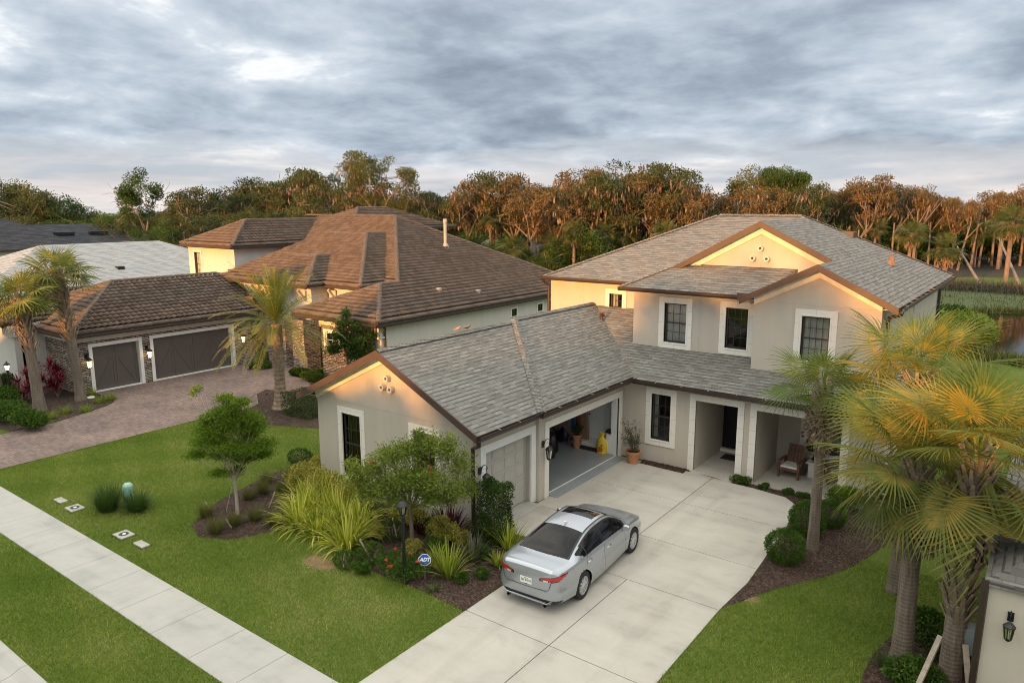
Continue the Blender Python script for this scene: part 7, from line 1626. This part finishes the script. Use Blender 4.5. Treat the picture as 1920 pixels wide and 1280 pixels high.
def itp(xs, ys): 
    xs = np.array(xs, float); ys = np.array(ys, float)
    d = np.gradient(ys, xs)
    def f(x):
        x = np.clip(x, xs[0], xs[-1]); i = np.clip(np.searchsorted(xs, x) - 1, 0, len(xs) - 2); h = xs[i + 1] - xs[i]; t = (x - xs[i]) / h
        return (2 * t**3 - 3 * t**2 + 1) * ys[i] + (t**3 - 2 * t**2 + t) * h * d[i] + (-2 * t**3 + 3 * t**2) * ys[i + 1] + (t**3 - t**2) * h * d[i + 1]
    return f
f_w = itp([-2.45, -2.36, -2.2, -1.9, -1.4, -.5, .5, 1.3, 1.8, 2.1, 2.3, 2.42, 2.46], [.70, .80, .865, .905, .925, .925, .925, .92, .89, .825, .71, .55, .44])
f_zt = itp([-2.46, -2.40, -2.28, -2.1, -1.9, -1.78, -1.4, -1.0, -.7, -.4, -.1, .2, .45, .75, 1.0, 1.14, 1.3, 1.7, 2.0, 2.25, 2.38, 2.46], [1.03, 1.07, 1.085, 1.10, 1.105, 1.115, 1.245, 1.365, 1.42, 1.445, 1.45, 1.44, 1.405, 1.28, 1.14, 1.055, 1.01, .935, .855, .75, .65, .54])
f_zb = itp([-2.46, -2.2, -1.8, -1.2, -.5, .3, 1.0, 1.5, 2.0, 2.3, 2.46], [.96, 1.0, 1.02, .995, .965, .935, .92, .90, .81, .70, .54])
f_wr = itp([-2.46, -2.2, -1.9, -1.75, -1.3, -.8, -.3, .2, .6, .9, 1.1, 1.3, 1.8, 2.2, 2.46], [.62, .69, .715, .70, .635, .575, .56, .565, .60, .655, .70, .72, .68, .60, .36])
f_cr = itp([-2.46, -1.8, -1.2, -.5, .2, .8, 1.2, 1.8, 2.46], [.015, .03, .06, .05, .045, .06, .035, .04, .03])
f_bot = itp([-2.46, -2.3, -2.0, 2.0, 2.3, 2.46], [.27, .23, .19, .19, .20, .24])
ys = np.concatenate([np.linspace(-2.45, 2.46, 440)])
prof_n = []; secs = [6, 10, 16, 14, 24, 12, 14]     # samples between the key points of the half section
def section(y):
    w_, zt, zb, wr, cr_, bt = (float(f(y)) for f in (f_w, f_zt, f_zb, f_wr, f_cr, f_bot)); zr_ = zt - cr_
    zb = min(zb, zr_ - .012); wb = w_ - .05
    if wr > wb - .02: wr = wb - .02
    K = [(0, bt), (w_ * .84, bt), (w_ * .965, bt + .10), (w_, .56), (wb + .018, zb - .05), (wb - .012, zb), (wr, zr_), (0, zt)]
    P = []
    for k in range(7):
        (x0, z0), (x1, z1) = K[k], K[k + 1]; n = secs[k]
        for i in range(n):
            t = i / n; x = x0 + (x1 - x0) * t; z = z0 + (z1 - z0) * t
            if k == 2: x += .012 * math.sin(math.pi * t)
            if k == 3: x -= .022 * math.sin(math.pi * t)          # waist below the shoulder crease
            if k == 5: x += .035 * math.sin(math.pi * t) * min(1, (z1 - z0) / .3)
            if k == 6: s = 1 - t; x = wr * s; z = zt - cr_ * s ** 2.4
            P.append((x, z))
    P.append((0, zt)); return P
S = np.array([section(y) for y in ys]); nP = S.shape[1]       # (ny, nP, 2)
ix0 = np.cumsum([0] + secs)                                     # key indices
full = np.concatenate([S, (S[:, ::-1] * np.array([-1, 1]))[:, 1:-1]], 1); nF = full.shape[1]
V = np.zeros((len(ys), nF, 3)); V[:, :, 0] = full[:, :, 0]; V[:, :, 1] = ys[:, None]; V[:, :, 2] = full[:, :, 1]
# plan-view bulge of the tail and nose faces
caps = []; m_c = 26
for (row, sgn, yb, bulge) in ((V[0], -1, -2.45, .045), (V[-1], 1, 2.46, .05)):
    c = np.array([0, yb, .64]); 
    for k in range(1, m_c):
        s = 1 - k / m_c; R2 = c + (row - c) * s; R2[:, 1] = yb + sgn * bulge * (1 - s ** 2.5); caps.append(R2)
capR = caps[:m_c - 1]; capF = caps[m_c - 1:]
rows = list(reversed(capR)) + [V[i] for i in range(len(ys))] + capF
A = np.array(rows); nR = len(rows); Vt = A.reshape(-1, 3); ii, jj = np.meshgrid(np.arange(nR - 1), np.arange(nF), indexing='ij'); a_ = ii * nF + jj; b_ = ii * nF + (jj + 1) % nF
Fq = np.stack([a_, b_, b_ + nF, a_ + nF], -1).reshape(-1, 4); Cc = Vt[Fq].mean(1); X, Y, Zq = np.abs(Cc[:, 0]), Cc[:, 1], Cc[:, 2]
jf = jj.reshape(-1); jm = np.where(jf < nP - 1, jf, nF - 1 - jf); isr = (ii.reshape(-1) >= m_c - 1) & (ii.reshape(-1) < m_c - 1 + len(ys) - 1); rear = ii.reshape(-1) < m_c - 1; front = ii.reshape(-1) >= m_c - 1 + len(ys) - 1
RW, FW, AR = -1.36, 1.47, .37
cls = np.zeros(len(Fq), int)
side = (jm >= ix0[5]) & (jm < ix0[6]) & isr; topz = (jm >= ix0[6]) & isr; low = (jm < ix0[5]) & isr
zb_ = f_zb(Y); zr_ = f_zt(Y) - f_cr(Y)
# side glass area (class 1 black surround, 2 glass)
u = (Zq - zb_) / np.maximum(zr_ - zb_, .02)
dlo = side & (u > .05) & (u < .90) & (Y > -1.66) & (Y < .98 - 0 * u) & ((Zq - zb_) > .012) & (Zq < zr_ - .030) & ~((Y < -1.30) & (Zq < zb_ + .05 + (-1.30 - Y) * .22))
cls[dlo] = 1
gl = dlo & (u > .09) & (u < .86) & (((Y > -.20) & (Y < .86 - .0 * u)) | ((Y > -1.10) & (Y < -.32)) | ((Y > -1.50) & (Y < -1.16)))
cls[gl] = 2
cls[side & (((Zq - zb_) <= .014)) & (Y > -1.45) & (Y < .95)] = 3        # chrome belt line
half = np.maximum(f_wr(Y), .3)
ws = topz & (Y > .42) & (Y < 1.12) & (X < half * .93); cls[ws] = 4; cls[topz & (Y > 1.12) & (Y < 1.20) & (X < half * .95)] = 1
rwn = topz & (Y < -.80) & (Y > -1.80 + .06 * (X / .7) ** 2) & (X < half * .94); cls[rwn] = 5
cls[topz & (Y > -.12) & (Y < .34) & (X < .44)] = 6
cls[topz & (X > half * .93) & (X < half * .965) & (Y > -1.75) & (Y < 1.0)] = 1      # roof drip channel
# lamps
tl_lo = .795 + .04 * np.clip((X - .35) / .55, 0, 1); tl_hi = .875 + .105 * np.clip((X - .35) / .5, 0, 1)
tl = (rear | (isr & (Y < -2.06) & low)) & (X > .34) & (Zq > tl_lo) & (Zq < tl_hi) & ~((Y > -2.30) & (Zq < .855 + (Y + 2.30) * .35))
cls[tl] = 7; cls[tl & ((Zq < tl_lo + .010) | (Zq > tl_hi - .010) | (X < .40))] = 8; cls[tl & rear & (X > .44) & (X < .56) & (Zq < tl_lo + .032)] = 9
cls[(rear | (isr & (Y < -2.25) & low)) & (Zq < .37) & ~((Zq < .30) & (X < .62)) ] = 1
cls[rear & (Zq >= .37) & (Zq < .385) & (X < .7)] = 0

hl = (isr & (Y > 1.98) & low | front) & (X > .42) & (Zq > .62 + (2.46 - Y) * .12) & (Zq < .70 + (2.46 - Y) * .16); cls[hl] = 11
cls[front & (X < .42) & (Zq > .35) & (Zq < .66)] = 1
# panel gaps
dz = low & (Zq > .25) & (jm > ix0[2])
for y0, k in ((-.26, 0), (.92, .0), (-1.22, .18)): cls[dz & (np.abs(Y - y0 - k * (Zq - .6)) < .0065) & ~((np.abs(Y - RW) < .4) & (Zq < .72)) & (cls == 0)] = 10

# wheel arches
keep = np.ones(len(Fq), bool)
for yw in (RW, FW):
    rr2 = np.hypot(Y - yw, Zq - .345); keep &= ~((rr2 < AR) & (X > .58) & isr & (jm < ix0[4])); cls[(rr2 >= AR) & (rr2 < AR + .018) & (X > .6) & low & (cls == 0)] = 12
def part(name, mask, mat, parent, push=0.0, smooth=True):
    mk = mask & keep
    if not mk.any(): return None
    idx = np.unique(Fq[mk]); mp = -np.ones(len(Vt), int); mp[idx] = np.arange(len(idx)); me = npmesh(name, Vt[idx], mp[Fq[mk]])
    return link(name, me, mat, parent, smooth=smooth)
cls[cls == 12] = 0
body = part('body', (cls == 0), M_paint, car)
for s_q in (1, -1):
    sxq = Cc[:, 0] * s_q > 0
    part('black_trim', sxq & (cls == 1), M_cblack, car); part('chrome_strip', sxq & (cls == 3), M_chrome, car)
    for y0_, y1_ in ((-3, -1.12), (-1.12, -.26), (-.26, 3)): part('side_window', sxq & (cls == 2) & (Y > y0_) & (Y <= y1_), M_cglass, car)
for name, k, mat in ( ('windshield', 4, M_cglass), ('rear_window', 5, M_cglass), ('sunroof', 6, M_cglass), ('panel_gap', 10, M_seam)): part(name, cls == k, mat, car)
for sg2, nm in ((1, 'right'), (-1, 'left')):
    sx = (Cc[:, 0] * sg2 > 0)
    tlp = part('taillight', sx & (cls == 7), M_tail, car)
    for k, mt, n2 in ((8, M_taild, 'taillight_surround'), (9, M_tailw, 'reversing_light')): 
        o = part(n2, sx & (cls == k), mt, car)
        if o and tlp: o.parent = tlp
    part('headlight', sx & (cls == 11), M_hl, car)
m = MB(); m.tube([(-.66, -2.475, .86), (-.60, -2.487, .66), (-.55, -2.492, .595), (0, -2.499, .585), (.55, -2.492, .595), (.60, -2.487, .66), (.66, -2.475, .86)], .006, 6); m.build('panel_gap', M_seam, car)
# silver strip in the lower bumper, exhausts, plate
m = MB(); zc_ = .30
pts = [(-.66, -2.465, .36), (-.55, -2.49, .285), (.55, -2.49, .285), (.66, -2.465, .36)]
m.tube(pts, .020, 8); m.build('bumper_strip', M_paint, car, smooth=True)
for s in (-1, 1):
    m = MB(); m.tube([(s * .50, -2.30, .235), (s * .50, -2.50, .225)], .038, 12, cap=False); m.tube([(s * .5, -2.35, .24), (s * .5, -2.47, .227)], .030, 12); m.build('exhaust', M_cblack, car, smooth=True)
m = MB(); m.box(-.155, -2.513, .655, .155, -2.503, .81); pl = m.build('license_plate', M_white, car, bevel=.004)
m = MB(); m.lathe([(.001, -.002), (.028, -.001)], (.0, -2.514, .735), 12, 'y', cap=False); m.box(-.02, -2.5155, .755, .012, -2.514, .768); o = m.build('plate_emblem', simple('plate_orange', (.60, .20, .05), .5), car); o.parent = pl
m = MB(); rs = np.random.default_rng(9)
for x in (-.128, -.098, -.066, .045, .078, .11):
    m.box(x, -2.5155, .705, x + .006, -2.514, .765); m.box(x + .015, -2.5155, .705, x + .021, -2.514, .765); m.box(x + .006, -2.5155, .705 if rs.random() < .5 else .732, x + .015, -2.514, .711 if 0 else .738)
m.box(-.06, -2.5155, .785, .06, -2.514, .797)
o = m.build('plate_marks', simple('plate_green', (.03, .22, .10), .5), car); o.parent = pl
# antenna fin, mirrors, handles
m = MB(); za = float(f_zt(-.62)); m.prism([(0, -.74, za - .01), (0, -.52, za - .01), (0, -.70, za + .06), (0, -.74, za + .055)], (.03, 0, 0)); m.v = [(x - .015, y, z) for x, y, z in m.v]; m.build('antenna_fin', M_white, car, bevel=.004)
for s in (-1, 1):
    m = MB(); b0 = len(m.v); zz = float(f_zb(.80)) + .07
    m.lathe([(.005, -.10), (.055, -.09), (.078, -.03), (.078, .05), (.06, .09), (.004, .10)], (0, 0, 0), 14, 'x'); m.v = [(s * (.985 + x * 1.0), .80 + y * .85, zz + z * .82) for x, y, z in m.v]
    m.beam((s * .86, .80, zz - .06), (s * .95, .80, zz - .03), .05, .03); mr = m.build('mirror', M_paint, car, smooth=True)
    m = MB(); m.box(s * .91, .725, zz - .05, s * 1.06, .732, zz + .05); o = m.build('mirror_glass', M_chrome, car); o.parent = mr
    for yy in (-1.10, -.08):
        zq_ = float(f_zb(yy)) - .12; wq = float(f_w(yy)); m = MB(); m.tube([(s * (wq - .022), yy - .10, zq_), (s * (wq + .016), yy - .075, zq_), (s * (wq + .016), yy + .075, zq_), (s * (wq - .022), yy + .10, zq_)], .014, 8); m.build('door_handle', M_chrome, car, smooth=True)
# wheel wells and wheels
for yw in (RW, FW):
    for s in (-1, 1):
        m = MB(); n_ = 20; pts0 = [(s * .88, yw + AR * math.cos(t), .345 + AR * math.sin(t)) for t in np.linspace(-.5, math.pi + .5, n_)]
        for a, b in zip(pts0[:-1], pts0[1:]): m.poly([a, b, (s * .56, b[1], b[2]), (s * .56, a[1], a[2])])
        m.poly([(s * .56, p[1], p[2]) for p in pts0]); m.build('wheel_well', M_cblack, car)
        w_ = bpy.data.objects.new('wheel', None)
        sx = s; cx0 = s * .80
        t = MB(); t.lathe([(.225, -.105), (.30, -.115), (.330, -.095), (.340, -.05), (.340, .05), (.330, .095), (.30, .115), (.225, .105)], (cx0, yw, .34), 40, 'x', cap=False); ty_ = t.build('wheel', M_tire, car, smooth=True)
        t = MB(); t.lathe([(.232, .10 * s), (.222, .095 * s), (.212, .03 * s), (.205, -.06 * s)], (cx0, yw, .34), 36, 'x', cap=False)
        for k in range(10):
            a = 2 * math.pi * k / 10
            for da in (-.13, .13):
                p0 = Vector((cx0 + .088 * s, yw + math.cos(a) * .035, .34 + math.sin(a) * .035)); p1 = Vector((cx0 + .082 * s, yw + math.cos(a + da) * .222, .34 + math.sin(a + da) * .222)); t.beam(p0, p1, .016 if k % 2 else .022, .02, upv=(1, 0, 0))
        t.lathe([(.045, .07 * s), (.045, .098 * s), (.02, .102 * s)], (cx0, yw, .34), 16, 'x'); o = t.build('rim', M_rim, car); o.parent = ty_
        t = MB(); t.lathe([(.215, .02 * s), (.06, .03 * s), (.001, .03 * s)], (cx0, yw, .34), 30, 'x', cap=False); o = t.build('rim_backing', M_rimd, car); o.parent = ty_
        bpy.data.objects.remove(w_)
